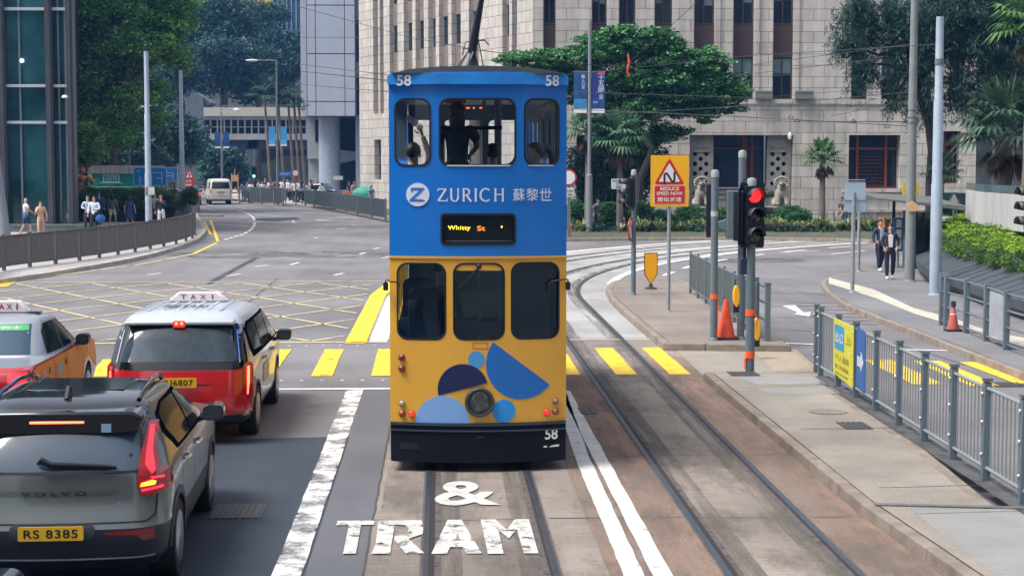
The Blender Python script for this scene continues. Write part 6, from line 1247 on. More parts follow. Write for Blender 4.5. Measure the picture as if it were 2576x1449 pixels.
head(t7,-.13,.16,z7(598),.24,(z7(462)-z7(598)),R(-100),visor=False); b=MB(); b.plate([(.06,z7(575)),(.24,z7(582)),(.24,z7(550)),(.06,z7(558))],(),-.06,.06); b.bx(.22,.42,-.1,.1,z7(600),z7(480)); b.build('signal_bracket',GREY,t7,bevel=.01)
b=MB(); b.tube([(0,0,z7(752)),(0,0,z7(740))],.074,12); b.tube([(.06,-.02,z7(745)),(.075,-.05,z7(780)),(.06,-.06,z7(845))],[.03,.025,.03],5,flat=.35); b.build('orange_tape',ORG,t7)
b=MB(); b.lathe([(.071,0),(.071,.1)],(0,0,z7(545)),12); b.build('paper_label',M('paper_grey',(.4,.42,.42),.7),t7)
for px,py,lb,rz in ((1852,745,'yellow push button box on the rear post behind the cone',0),(1903,828,'yellow and black push button box hanging right of the red signal pole',0)):
    Y=31.2 if py==745 else 29.5; c=P(px,py,Y); b=MB(); b.plate([(.10*math.cos(a)*.6,.20*math.sin(a)) for a in np.linspace(0,6.28,20)[:-1]],(),-.06,.06); t=b.build('push_button',M('button_yellow',(.85,.42,.02),.4),None,bevel=.015,loc=c); tag(t,lb,'push button')
    b=MB(); b.bx(-.05,.05,-.05,.07,-.30,-.14); b.tube([(0,.1,-.3),(0,.1,.3)],.01,6); b.build('button_base',BLACK,t)
# keep-left bollard, blank sign backs
c=G(1637,727,.14); t=thing('keep_left_bollard','flat yellow shield shaped bollard on a black foot on the island','bollard',tuple(c)); s=c.y/F
b=MB(); h_=lambda py:P(1637,py,c.y).z-.14; o_=[(-.17,h_(636)),(.17,h_(636)),(.18,h_(650)),(.17,h_(690)),(.03,h_(712)),(-.03,h_(712)),(-.17,h_(690)),(-.18,h_(650))]
b.plate(o_,(),-.025,.025); b.build('shield_edge',M('maroon_edge',(.12,.03,.01),.5),t,bevel=.01); b=MB(); b.plate([(a*.88,(e-h_(675))*.94+h_(675)) for a,e in o_],(),-.031,-.026); b.build('shield_face',M('bollard_yellow',(.9,.42,.01),.35),t,smooth=0)
b=MB(); b.lathe([(.17,0),(.16,.03),(.06,.06),(.04,.14)],(0,0,0),16); b.build('foot',M('foot_green_black',(.02,.035,.035),.5),t)
t,c=sign_pole('sign_back','blank pale blue grey back of a tall rectangular sign, on grey post',2145,735,zat(2145,485,G(2145,735,.13).y),.05); s=c.y/F
b=MB(); b.plate(rr(-22*s,31*s,P(2145,533,c.y).z-.13,P(2145,458,c.y).z-.13,.05),(),.07,.09); b.build('panel_back',M('sign_back_blue',(.40,.50,.62),.45,noise=.06,ns=2),t,smooth=0)
b=MB(); 
for z in (.3,.8): b.tube([(-.25,.06,P(2145,533,c.y).z-.13+z),(.3,.06,P(2145,533,c.y).z-.13+z)],.015,6)
b.build('clamp',STEEL,t)
t,c=sign_pole('slim_post','plain slim grey post standing just behind the blank sign',2160,683,zat(2160,528,G(2160,683,.13).y),.05,cat='post')
b=MB(); b.lathe([(.055,0),(.05,.02),(0,.03)],(0,.03,P(2160,528,c.y).z-.13),10); b.build('cap',STEEL,t)
# round no-entry-type disc behind tram, white name boards
def board(name,label,px,py,w,h,Y,mat,pyb=None,txt=None,round_=None,blue=None):
    c=P(px,400,Y); t=thing(name,label,'sign',(c.x,Y,.12)); s=Y/F; z=P(px,py,Y).z-.12; b=MB(); b.tube([(0,.05,0),(0,.05,z+h*s*.4)],.04,8); b.build('post',GREYD,t); b=MB()
    if round_:
        b.lathe([(w*s/2,0),(w*s/2,.03)],(0,0,z),26,'Y'); q=b.build('disc_rim',REDS,t); b=MB(); b.lathe([(w*s*.40,-.006),(w*s*.40,-.001)],(0,0,z),26,'Y'); b.build('disc_face',WHITE,q)
    else:
        b.plate(rr(-w*s/2,w*s/2,z-h*s/2,z+h*s/2,.04),(),0,.03); q=b.build('panel',mat,t,smooth=0)
    if txt:
        b=MB()
        for tx_,dx,dy,tw,th in txt: put_text(b,tx_,dx*s,z+dy*s,tw*s,th*s,-.012,.01)
        b.build('sign_lettering',blue or M('sign_black',(.015,.018,.03),.5),q,smooth=0,normals=False)
    return t,s,z
board('round_sign','white disc with red ring showing at the right side of the tram',1430,447,42,42,74,WHITE,round_=True)
b,s_,z_=board('notice_sign','small white notice panels under the red ringed disc',1434,484,22,24,73.8,M('notice_panel',(.55,.57,.58),.6),txt=[('巴士除外',0,3,18,6),('電車',0,-6,12,5)])
board('notice_sign','white Chinese notice board on thin post beside the trunk',1557,463,38,26,77,M('notice_panel',(.55,.57,.58),.6),txt=[('BANK STREET',0,8,32,5),('行人',0,0,14,7),('通道',0,-8,14,6)])
board('direction_sign','white arrow shaped direction board by the round column',850,448,24,10,128,M('notice_panel',(.55,.57,.58),.6))
board('round_sign','grey backed round sign by the far crowd',743,436,17,22,126,M('notice_panel',(.55,.57,.58),.6),round_=True)
board('street_name_sign','small blue street name plate among the thin palms',717,438,34,14,129,BLUESIGN,txt=[('德輔道中',0,0,26,7)],blue=M('sign_pale',(.4,.55,.8),.5))
def dirsign(px0,px1,py0,py1,Y,label,full=True):
    px=(px0+px1)/2; c=P(px,400,Y); t=thing('direction_sign',label,'road sign',(c.x,Y,.12)); s=Y/F; Z=lambda py:P(px,py,Y).z-.12; X=lambda p:(p-px)*s
    b=MB(); b.tube([(X(px0+14),.08,0),(X(px0+14),.08,Z(py0+6))],.05,8); b.tube([(X(px1-14),.08,0),(X(px1-14),.08,Z(py0+6))],.05,8); b.build('post',GREYD,t)
    b=MB(); b.plate(rr(X(px0),X(px1),Z(py1),Z(py0),.08),(),0,.04); q=b.build('panel',M('sign_rim_white',(.5,.6,.72),.5),t,smooth=0); b=MB(); b.plate(rr(X(px0+1.5),X(px1-1.5),Z(py1-1.5),Z(py0+1.5),.06),(),-.006,-.001); b.build('blue_face',M('direction_blue',(.02,.22,.62),.4),q,smooth=0)
    b=MB(); k=M('sign_rim_white',(.5,.6,.72),.5); f=[(px1-32,py0+13,px1-11,py0+15),(px1-13,py0+14,px1-11,py1-6),(px1-26,(py0+py1)/2+3,px1-12,(py0+py1)/2+5)]
    if full: f+=[(px0+45,py0+13,px0+52,py0+15),(px0+38,py0+28,px0+48,py0+30)]
    for a,d,e,g_ in f: b.bx(X(a),X(e),-.010,-.007,Z(g_),Z(d))
    if full:
        for i,ch in enumerate('金鐘道'): put_text(b,ch,X(px0+16),Z(py0+26+i*8),7*s,7*s,-.010,.01)
        put_text(b,'H',X(px0+13),Z(py0+10),6*s,6*s,-.010,.01)
    b.build('route_symbol',k,q,smooth=0,normals=False)
dirsign(336,418,421,468,97,'large blue direction sign with white route lines behind the left grey pole'); dirsign(384,446,421,457,99.5,'second blue direction sign partly behind the first one',False)
px,Y=476,108; c=P(px,400,Y); t=thing('pedestrian_warning_sign','red and white triangular pedestrian warning sign by the second grey pole','sign',(c.x,Y,.1)); s=Y/F; Z=lambda py:P(px,py,Y).z-.1
b=MB(); b.tube([(0,.1,0),(0,.1,Z(440))],.05,8); b.build('post',GREYD,t); b=MB(); b.plate([(-14*s,Z(448)),(0,Z(424)),(10*s,Z(448)),(10*s,Z(500)),(-14*s,Z(500))],(),0,.04); q=b.build('board',REDS,t,smooth=0); b=MB(); b.plate([(-9*s,Z(447)),(0,Z(432)),(7*s,Z(447))],(),-.01,-.001); b.plate([(-9*s,Z(495)),(-1*s,Z(482)),(7*s,Z(495))],(),-.01,-.001); b.build('white_triangle',WHITE,q,smooth=0); b=MB(); b.ball((-.01,-.02,Z(439)),.05,.01,.05); b.bx(-.04,.03,-.02,-.012,Z(446),Z(440)); b.build('walker_symbol',BLACK,q); b=MB(); put_text(b,'SLOW',-2*s,Z(456),14*s,6*s,-.01,.02); put_text(b,'慢駛慢駛',-2*s,Z(466),15*s,6*s,-.01,.02); b.build('sign_lettering',M('sign_text',(.78,.74,.7),.5),q,smooth=0,normals=False)
# far green signal, orange works boards
px,Y=640,140; c=P(px,400,Y); t=thing('far_signal','far traffic signal showing a small green light beneath the footbridge','traffic signal',(c.x,Y,.1)); b=MB(); b.tube([(0,0,0),(0,0,4.2)],.06,8); b.build('post',GREYD,t); head(t,-.05,-.1,P(px,448,Y).z-.1,.32,.9,0,lit=2)
c=P(590,400,138); t=thing('works_frame','pale orange frame stand near the far signal','frame',(c.x,138,.1)); b=MB(); 
for x in (-.25,.25): b.tube([(x,0,0),(x,0,2.2)],.04,6)
b.bx(-.3,.3,-.03,.03,1.6,2.1); b.tube([(0,0,2.1),(0,0,2.6)],.03,6); b.build('stand',M('pale_orange',(.55,.33,.18),.6),t)
# cones
def cone(px,pyb,h,label,zb=.14,red=True,stripe=False):
    c=G(px,pyb,zb); t=thing('traffic_cone',label,'traffic cone',tuple(c)); b=MB(); b.lathe([(.17*h/.75,.035),(.165*h/.75,.07),(.045*h/.75,h*.97),(.03*h/.75,h)],(0,0,0),18); b.build('cone',M('cone_orange',(.80,.09,.03),.5,noise=.2,ns=6) if not stripe else M('cone_striped',(.45,.10,.08),.5),t)
    b=MB(); w=.225*h/.75; b.plate(rr(-w,w,-w,w,.05),(),0,.045,fn=lambda x,y,z:(x,z,y)); b.build('base',M('cone_base',(.03,.03,.035),.7),t)
    if stripe:
        b=MB()
        for z in (.35,.55): r0=.17-.125*(z/1); b.lathe([((.165-.12*z)*h/.75+.003,h*z),((.165-.12*(z+.12))*h/.75+.003,h*(z+.12))],(0,0,0),18)
        b.build('white_band',WHITE,t); b=MB(); b.lathe([(.05,h*.93),(.05,h*1.12),(.03,h*1.15)],(0,0,0),12); b.build('cone_lamp',M('cone_top_blue',(.02,.03,.1),.5),t)
    return t
cone(1826,853,.74,'tall plain orange traffic cone between the grey signal posts'); cone(2397,833,.52,'small red and white striped cone behind the right railing',stripe=True,zb=.13); cone(1434,590,.75,'red traffic cone at the kerb just right of the tram',stripe=True,zb=.02)
# ---- railings
def rail_run(name,label,pts,zb,h,post_mat,rail_mat,bars=.1,post=.035,group=None,toprail=.02,caps=False,studs=False,solid=None,rails=None,spacing=None,barr=.007):
    """pts: world (x,y) of every post"""
    p0=Vector(pts[0]); t=thing(name,label,'railing',(p0.x,p0.y,zb),0,group); pm=[Vector(p)-p0 for p in pts]
    for i,p in enumerate(pm):
        b=MB(); b.bx(-post,post,-post,post,0,h+.04); d=(pm[min(i+1,len(pm)-1)]-pm[max(i-1,0)]); o=b.build('post',post_mat,t,bevel=.006); o.location=(p.x,p.y,0); o.rotation_euler=(0,0,math.atan2(d.y,d.x))
        if studs:
            b=MB()
            for z in (h*.28,h*.62,h*.92): b.ball((0,-post-.01,z),.022,.018,.022,8,6)
            b.build('stud',M('stud_steel',(.6,.62,.62),.3,metal=.6),o)
        if caps: b=MB(); b.bx(-post*1.15,post*1.15,-post*1.15,post*1.15,h+.05,h+.085); b.build('cap',GREYD,o)
    for i in range(len(pm)-1):
        a,c=pm[i],pm[i+1]; b=MB(); d=(c-a).normalized()*post; A=a+d;C=c-d; L=(C-A).length
        for z in (rails or (h-.02,.14)): b.tube([(*A,z),(*C,z)],toprail,6)
        if bars:
            n=max(1,int(L/bars))
            for k in range(1,n): q=A.lerp(C,k/n); b.raw([(q.x-barr,q.y-barr,.14),(q.x+barr,q.y-barr,.14),(q.x+barr,q.y+barr,.14),(q.x-barr,q.y+barr,.14),(q.x-barr,q.y-barr,h-.02),(q.x+barr,q.y-barr,h-.02),(q.x+barr,q.y+barr,h-.02),(q.x-barr,q.y+barr,h-.02)],[(0,1,5,4),(1,2,6,5),(2,3,7,6),(3,0,4,7)])
        b.build('bar_panel',rail_mat,t,smooth=30)
        if solid: b=MB(); nn=Vector((-d.y,d.x)).normalized()*.006; b.raw([(*(A-nn),.16),(*(C-nn),.16),(*(C+nn),.16),(*(A+nn),.16),(*(A-nn),h-.03),(*(C-nn),h-.03),(*(C+nn),h-.03),(*(A+nn),h-.03)],[(0,1,2,3),(4,5,6,7),(0,1,5,4),(1,2,6,5),(2,3,7,6),(3,0,4,7)]); b.build('mesh_panel',solid,t,smooth=0)
    return t
BRN=M('railing_brown_grey',(.10,.095,.095),.5,noise=.12,ns=5); 
lp=[(-95,712),(-42,697),(10,681),(75,672),(140,664),(200,656),(250,649),(297,641),(340,634),(378,627),(412,621),(443,614),(468,607),(484,600),(490,592),(489,584),(484,576)]
rail_run('pavement_railing','long curving brown grey railing along the left pavement edge',[tuple(G(a,c,.14)[:2]) for a,c in lp],.14,1.06,BRN,BRN,.085,.05,toprail=.025,barr=.018)
b2=[(484,574),(470,562),(455,553),(440,546),(428,541)]
rail_run('pavement_railing','short darker railing curving away behind the second grey pole',[tuple(G(a,c,.14)[:2]) for a,c in b2],.14,1.06,GREYD,GREYD,.12,.05,barr=.02)
rail_run('pavement_railing','grey railing panel at the median tip beyond the second pole',[tuple(G(a,c,.1)[:2]) for a,c in ((420,534),(460,535),(500,536))],.1,1.05,GREYD,GREYD,.1,.06,barr=.03)
Pn=M('mesh_grey_green',(.13,.16,.16),.6)
rail_run('island_railing','close barred grey railing running back along the island edge',[tuple(Vector(G(1905,850,.14)[:2]).lerp(Vector(G(1737,738,.14)[:2]),i/7)) for i in range(8)],.14,1.02,GREY,Pn,.07,.03,barr=.012)
rail_run('island_railing','open grey end frame of the island railing',[tuple(G(1901,838,.14)[:2]),tuple(G(1930,858,.14)[:2])],.14,1.0,GREY,STEEL,0,.05,caps=True,rails=(.98,.68,.36,.1))
rp=[(5.95,26.7),(5.93,26.3)]+[(5.93-(26.3-y)*.024,y) for y in (25,23.8,22.55,21.3,20.05,18.8,17.55,16.3,15.05,13.8,12.5)]
rail_run('refuge_railing','grey steel railing with thin bars and round studs along the refuge',rp,.13,1.0,GREY,M('bar_steel',(.36,.40,.42),.4,metal=.4),.118,.040,caps=True,studs=True,barr=.0075)
far=[(603,513),(630,513),(658,514),(690,515),(712,516)]
rail_run('far_railing','grey railing in front of the far crowd beside the white van',[tuple(G(a,c,.12)[:2]) for a,c in far],.12,1.25,GREYD,GREYD,.12,.05,barr=.04)
far=[(768,518),(790,520),(815,524),(840,529),(870,534),(900,540),(935,547),(970,554)]
rail_run('far_railing','dark railing with green netting along the far kerb left of the tram',[tuple(G(a,c,.14)[:2]) for a,c in far],.14,1.15,GREYD,GREYD,.14,.05,solid=M('green_net',(.05,.11,.10),.8,noise=.6,ns=1.2),barr=.03)
# low fence in the planting strip
rail_run('garden_fence','low thin green grey fence among the plants right of the umbrella shrub',[tuple(P(x,400,81.2)[:2]) for x in range(2025,2215,19)],.14,.75,GREYD,GREYD,.16,.02,toprail=.015,barr=.008)
# right hand railing
q=[(2368,818),(2380,823),(2430,838),(2480,858),(2530,880),(2590,902)]; s_='x'
rail_run('corner_railing','open grey railing with horizontal rails in front of the stone bench at right',[tuple(G(a,c,.13)[:2]) for a,c in q],.13,1.02,GREY,STEEL,0,.05,rails=(1.0,.7,.4,.1))
A=G(2487,862,.13);C=G(2524,880,.13); b=MB(); b.plate([(0,.15),((C-A).length,.15),((C-A).length,.95),(0,.95)],(),0,.02); o=b.build('grey_notice_panel',M('panel_grey',(.33,.36,.38),.6,noise=.2,ns=3),None,loc=(A.x,A.y,.13)); o.rotation_euler=(0,0,math.atan2(C.y-A.y,C.x-A.x)); tag(o,'plain grey panel fixed to the right hand railing','panel')
# yellow and blue banner tied to the refuge railing
def rail_banner(y0,y1,name,label,mat):
    t=thing(name,label,'banner',(5.86,y0,.13),math.atan2(y1-y0,.0001)); L=abs(y1-y0); t.rotation_euler=(0,0,R(-90-1.4)); b=MB(); b.plate([(0,.2),(L,.14),(L,1.0),(0,1.02)],(),-.012,0); b.build('cloth',mat,t,smooth=0); return t,L
t,L=rail_banner(25.1,23.75,'yellow_banner','yellow and blue printed banner tied to the refuge railing',M('banner_lime',(.62,.60,.05),.6,noise=.1,ns=3))
b=MB(); b.plate(rr(.08,.75,.58,.94,.03),(),-.016,-.0125); b.build('blue_panel',M('banner_cyan',(.04,.30,.55),.6),t,smooth=0); b=MB(); put_text(b,'出入口',.42,.76,.5,.16,-.019,.02); b.build('white_lettering',WHITE,t,smooth=0,normals=False)
b=MB(); put_text(b,'行人過路',.62,.46,.95,.10,-.014,.01); put_text(b,'請使用過路處',.6,.33,.95,.07,-.014,.01); put_text(b,'PLEASE USE CROSSING',.6,.23,.9,.04,-.014,.01); put_text(b,'上山',1.05,.78,.3,.14,-.014,.01); b.build('dark_lettering',M('olive_text',(.22,.20,.03),.6),t,smooth=0,normals=False)
t,L=rail_banner(23.7,23.15,'arrow_banner','narrow blue banner with white arrow beside the yellow one',M('banner_royal',(.03,.12,.38),.6,noise=.1,ns=3))
b=MB(); b.plate([(.08,.48),(.3,.48),(.3,.40),(.46,.55),(.3,.70),(.3,.62),(.08,.62)],(),-.017,-.013); b.build('arrow',M('arrow_white',(.55,.6,.68),.6),t,smooth=0)
# bus shelter
Y=52.5; c=P(2240,400,Y); t=thing('bus_shelter','small grey roofed bus shelter with dark glass behind the walking couple','bus shelter',(c.x,Y,.13)); s=Y/F; X=lambda p:(p-2240)*s; Z=lambda py:P(2240,py,Y).z-.13
b=MB(); b.raw([(X(2190),-1.0,Z(496)),(X(2395),-1.6,Z(514)),(X(2395),2.0,Z(498)),(X(2215),2.6,Z(488)),(X(2190),-1.0,Z(500)),(X(2395),-1.6,Z(528)),(X(2395),2.0,Z(512)),(X(2215),2.6,Z(492))],[(0,1,2,3),(4,5,6,7),(0,1,5,4),(1,2,6,5),(2,3,7,6),(3,0,4,7)]); b.build('canopy',M('canopy_grey',(.13,.14,.14),.5,noise=.15,ns=2),t,smooth=0,bevel=.02)
b=MB(); b.bx(X(2302),X(2345),-.4,1.2,0,Z(532)); b.build('dark_glass_wall',M('shelter_glass',(.008,.016,.03),.12,spec=.7),t,smooth=0); b=MB(); 
for x in (2300,2318,2343): b.bx(X(x)-.03,X(x)+.03,-.45,-.405,0,Z(532))
b.tube([(X(2262),.5,0),(X(2262),.5,Z(500))],.05,8); b.build('post',BLACK,t)
b=MB(); b.bx(X(2250),X(2274),-.1,.0,Z(632),Z(548)); o=b.build('timetable_case',M('case_blue',(.02,.10,.3),.5),t,bevel=.01); b=MB(); 
for p0,p1 in ((552,572),(578,598),(602,626)): b.bx(X(2256),X(2269),-.108,-.101,Z(p1),Z(p0))
b.build('timetable_sheet',M('paper',(.5,.5,.47),.7,noise=.3,ns=9),o,smooth=0); b=MB(); b.tube([(X(2262),-.05,0),(X(2262),-.05,Z(632))],.035,8); b.build('case_post',GREY,t)
b=MB(); b.bx(X(2228),X(2233),.1,.8,Z(632),Z(548)); b.bx(X(2233),X(2250),.3,.33,Z(625),Z(552)); b.build('orange_frame',M('frame_orange',(.45,.20,.04),.5),t,smooth=0)
for px,w_,lb in ((2285,28,'yellow notice board above the shelter roof, left one'),(2308,10,'bright yellow notice board above the shelter roof, right one')):
    c=P(px,400,66); b=MB(); h0=P(px,500,66).z; b.plate(rr(-w_*.0075,w_*.0075,h0,P(px,462,66).z,.03),(),0,.04); b.tube([(0,.06,.1),(0,.06,h0+.2)],.04,6); o=b.build('yellow_board',M('board_yellow',(.75,.55,.02),.6,noise=.4,ns=3),None,loc=(c.x,66,0)); tag(o,lb,'board')
# curved stone bench / planter wall, hedge, white parapet
def curve3(pxs,Y0=None): return [G(a,c,.13) for a,c in pxs]
lo_=[(2303,672),(2305,690),(2325,712),(2360,728),(2420,752),(2500,785),(2580,812),(2700,850)]
t=thing('stone_bench_wall','curved dark slate bench wall sloping around the hedge at right','planter wall',tuple(G(2303,690,.13)))
base=Vector(t.location); A=[G(*q,.13)-base for q in lo_]; mid=[]
ins=[]
for i,p in enumerate(A):
    d=(A[min(i+1,len(A)-1)]-A[max(i-1,0)]).normalized(); n=Vector((-d.y,d.x,0)); n=n if n.y>0 or n.x>0 else -n
    ins.append(p+Vector((.55,1.0,0)).normalized()*0+n*0)
nrm=[]
for i in range(len(A)):
    d=(A[min(i+1,len(A)-1)]-A[max(i-1,0)]).normalized(); n=Vector((-d.y,d.x,0)); 
    if n.dot(Vector((.6,.8,0)))<0: n=-n
    nrm.append(n)
b=MB(); R1=[p+Vector((0,0,.42)) for p in A]; R2=[p+n*1.5+Vector((0,0,.95)) for p,n in zip(A,nrm)]; Ru=[p+n*.15+Vector((0,0,0)) for p,n in zip(A,nrm)]; Rl=[p+Vector((0,0,.22)) for p in A]
def densify(Lx,k=4): 
    o=[]
    for i in range(len(Lx)-1): o+=[Lx[i].lerp(Lx[i+1],j/k) for j in range(k)]
    return o+[Lx[-1]]
R1,R2,Ru,Rl=[densify(q) for q in (R1,R2,Ru,Rl)]; n=len(R1)
SL=M('slate_panel',(.05,.062,.075),.55,noise=.35,ns=2,stretch=(1,6,1))
for i in range(n-1):
    g_=(R1[i+1]-R1[i])*.045; b.raw([R1[i]+g_,R1[i+1]-g_,R2[i+1]-g_,R2[i]+g_],[(0,1,2,3)])
b.raw(R1+Rl,[(i,i+1,n+i+1,n+i) for i in range(n-1)]); b.build('sloping_seat',SL,t,smooth=0)
b=MB(); z_=Vector((0,0,.012)); b.raw([q-z_ for q in R1]+[q-z_ for q in R2]+Rl+Ru,[(i,i+1,n+i+1,n+i) for i in range(n-1)]+[(2*n+i,2*n+i+1,3*n+i+1,3*n+i) for i in range(n-1)]); b.raw(R2+[Vector((q.x,q.y,0)) for q in R2],[(i,i+1,n+i+1,n+i) for i in range(n-1)]); b.build('bench_core',BLK2,t,smooth=0)
# hedge: banks of leaves from the wall back
HB=[]
for i in range(0,n,2):
    p=R2[i]+base; HB.append((p.x+.3,p.y+.5,p.z+.0,1.0,1.0,.36))
    if i<11: HB.append((p.x+.9,p.y+1.9,p.z+.12,1.1,1.2,.42)) 
    if i<8: HB.append((p.x+1.6,p.y+3.6,p.z+.2,1.2,1.3,.42)); HB.append((p.x+2.4,p.y+5.4,p.z+.28,1.3,1.4,.42))
t=thing('curved_hedge','bright lime green clipped hedge above the slate bench wall','hedge',(HB[0][0],HB[0][1],.8)); loc=Vector(t.location)
HL=[(a-loc.x,c-loc.y,e-loc.z,r1,r2,r3) for a,c,e,r1,r2,r3 in HB]
leafmesh('foliage',crown(HL,7500,30,.13,.8,.95),.060,L6,t,.6,.8)
top=[(a,c,e+.30,r1,r2,.16) for a,c,e,r1,r2,r3 in HL]; leafmesh('lime_top_leaves',crown(top[:24],1500,30,.13,.5,.5),.055,L7,t,.6,1.2)  # lighter lime leaves laid over the hedge top
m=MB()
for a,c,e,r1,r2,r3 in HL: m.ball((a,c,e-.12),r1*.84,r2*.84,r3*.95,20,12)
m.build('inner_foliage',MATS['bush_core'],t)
# white curved parapet
Y=50; t=thing('curved_parapet','pale curved concrete parapet with glass top above the hedge','parapet',tuple(P(2432,400,Y))); t.location.z=.1; L0=Vector(t.location)
def cyl(py_t,py_b,off=0,Yd=0):
    pts=[]; 
    for k in range(13):
        px=2431+k*22; y=Y-7.5*math.sin(min(1,k/12)*1.35)*1+2.6*math.exp(-k*1.1); q=P(px,400,y+Yd); pts.append(Vector((q.x,q.y,0))-Vector((L0.x,L0.y,0)))
    return pts
q=cyl(0,0); zt=P(2431,478,Y+2.6).z-.1; zb=P(2431,557,Y+2.6).z-.1; b=MB(); n=len(q); b.raw([p+Vector((0,0,zb)) for p in q]+[p+Vector((0,0,zt)) for p in q]+[p+Vector((.12,.3,zt)) for p in q]+[p+Vector((.12,.3,zb)) for p in q],[(i,i+1,n+i+1,n+i) for i in range(n-1)]+[(n+i,n+i+1,2*n+i+1,2*n+i) for i in range(n-1)]+[(2*n+i,2*n+i+1,3*n+i+1,3*n+i) for i in range(n-1)]+[(3*n+i,3*n+i+1,i+1,i) for i in range(n-1)]+[(0,n,2*n,3*n)])
b.build('concrete_band',M('parapet_concrete',(.42,.42,.42),.8,noise=.22,ns=1.2,stretch=(4,4,.4)),t,smooth=0)
b=MB(); b.raw([p+Vector((.3,.9,zt+.0)) for p in q]+[p+Vector((.3,.9,zt+.22)) for p in q],[(i,i+1,n+i+1,n+i) for i in range(n-1)]); b.build('glass_balustrade',M('teal_glass',(.06,.12,.13),.15),t,smooth=0)
b=MB(); b.raw([p+Vector((.5,1.8,zb-.02)) for p in q]+[p+Vector((.5,1.8,0)) for p in q],[(i,i+1,n+i+1,n+i) for i in range(n-1)]); b.build('recess_wall',M('recess_dark',(.012,.014,.025),.8),t,smooth=0)  # near-black colour puts the shade under the parapet into the wall
b=MB(); b.bx(P(2372,400,56).x,P(2440,400,56).x,56,57,P(2400,522,56).z,P(2400,486,56).z); b.bx(P(2372,400,56).x,P(2440,400,56).x,56.4,56.8,.1,P(2400,522,56).z); o=b.build('teal_glass_kiosk',M('kiosk_glass',(.015,.06,.08),.15,spec=.7,noise=.4,ns=2),smooth=0,bevel=.02); tag(o,'dark teal glazed box between the leaning trunk and the parapet','kiosk')
b=MB(); x0,x1=P(2380,400,55).x,P(2435,400,55).x; b.bx(x0,x1,55,56,.1,P(2400,548,55).z); tag(b.build('stone_plinth',M('plinth_grey',(.30,.30,.30),.8,noise=.1),smooth=0,bevel=.02),'pale grey plinth behind the bright hedge','plinth')
px,Y=2402,53.5; c=P(px,400,Y); t=thing('warning_triangle','small grey backed triangular sign beside the tree trunk at right','sign',(c.x,Y,.1)); b=MB(); zc=P(px,503,Y).z-.1; b.plate(roundtri(.27,0,zc),(),0,.03); q=b.build('triangle_edge',M('tri_edge',(.10,.05,.05),.6),t,smooth=0); b=MB(); b.plate(roundtri(.19,0,zc),(),-.006,-.001); b.build('triangle_face',M('tri_face',(.4,.4,.4),.6),q,smooth=0); b=MB(); b.tube([(0,.04,0),(0,.04,zc)],.03,8); b.tube([(.09,.04,0),(.09,.04,zc)],.02,8); b.build('post',STEEL,t)
# signal head entering at the right edge
c=G(2590,900,.13); t=thing('edge_signal','dark signal heads entering the frame at the right edge','traffic signal',(P(2592,400,c.y).x,c.y,.13)); b=MB(); b.tube([(.1,0,0),(.1,0,P(2590,470,c.y).z)],.06,10); b.build('post',GREYD,t)
head(t,-.02,0,P(2570,580,c.y).z-.13,.28,.75,R(-80))
# leaning grey trunk-like mast at the far left edge
c=G(8,600,.14); b=MB(); b.tube([(.12,0,0),(-.35,0,4.5),(-.5,0,5.5)],[.22,.16,.15],12); o=b.build('leaning_mast',M('mast_grey',(.20,.23,.26),.5,noise=.15,ns=2),None,loc=(P(4,400,68).x,68,.14)); tag(o,'leaning grey mast at the left edge in front of the glass tower','mast')
# orange barriers & green tarp far left of tram
for i,px in enumerate((882,902)):
    c=P(px,495,122); b=MB(); b.plate([(-.35,0),(.35,0),(.3,1.05),(-.3,1.05)],(),-.2,.2); b.bx(-.1,.1,-.23,-.2,.4,.7); o=b.build('plastic_barrier',M('barrier_orange',(.6,.10,.05),.6),None,loc=(c.x,120,.15),bevel=.05); tag(o,('left','right')[i]+' of two orange plastic barriers behind the netted railing','barrier','orange plastic barriers')
c=P(920,495,119); b=MB(); b.ball((0,0,.9),.95,.6,.55); o=b.build('green_tarpaulin',M('tarp_green',(.04,.30,.24),.6,noise=.3,ns=2),None,loc=(c.x,119,.15)); tag(o,'green tarpaulin heap behind the netted railing left of the tram','tarpaulin')
# overhead wires
WM=M('wire_black',(.03,.035,.04),.6)
wires=[('guy wire crossing above the tram roof from upper left',[(690,0,70),(1020,92,60),(1190,125,50),(1500,165,60),(1800,150,70)],.012),
('contact wire sloping over the white panelled tower',[(905,95,60),(760,95,80)],.010),
('upper wire between the white tower and the tram',[(757,163,90),(985,190,40)],.010),('lower thick wire left of the tram',[(757,180,90),(985,204,40)],.014),('lowest thin wire left of the tram',[(757,213,90),(985,232,40)],.009),
('wire from the left pole across the banyan',[(377,132,76),(700,170,100),(757,190,110)],.009),('wire from the second pole to the right',[(460,188,98),(757,213,110)],.009),
('top wire reaching the pale right hand pole',[(1320,200,70),(1900,140,60),(2362,112,43)],.010),('second wire over the bank strips',[(1880,165,70),(2290,112,50)],.010),('third wire over the bank strips',[(1860,190,70),(2200,150,55)],.010),
('wire low over the cornice, sloping up',[(1500,290,75),(1960,262,70),(2290,232,50)],.010),('thin wire above the frieze',[(1440,232,75),(1900,247,72),(2230,222,60)],.009),('contact wire above the stone gate',[(1440,275,75),(1720,288,72),(2000,302,68),(2290,318,60)],.013),('second contact wire above the stone gate',[(1780,288,72),(2070,307,70),(2290,308,60)],.010),('wire rising from the frieze to the right',[(2090,293,70),(2290,252,55)],.009),
('cable from the top edge down to the flame tree',[(1760,0,60),(1650,100,62),(1580,160,64)],.010)]
for lb,pp,r in wires:
    q=[P(*a) for a in pp]; b=MB(); o=q[0].copy(); b.tube([p-o for p in q],r,5); w=b.build('overhead_wire',WM,None,loc=o); tag(w,lb,'wire','overhead tram wires')
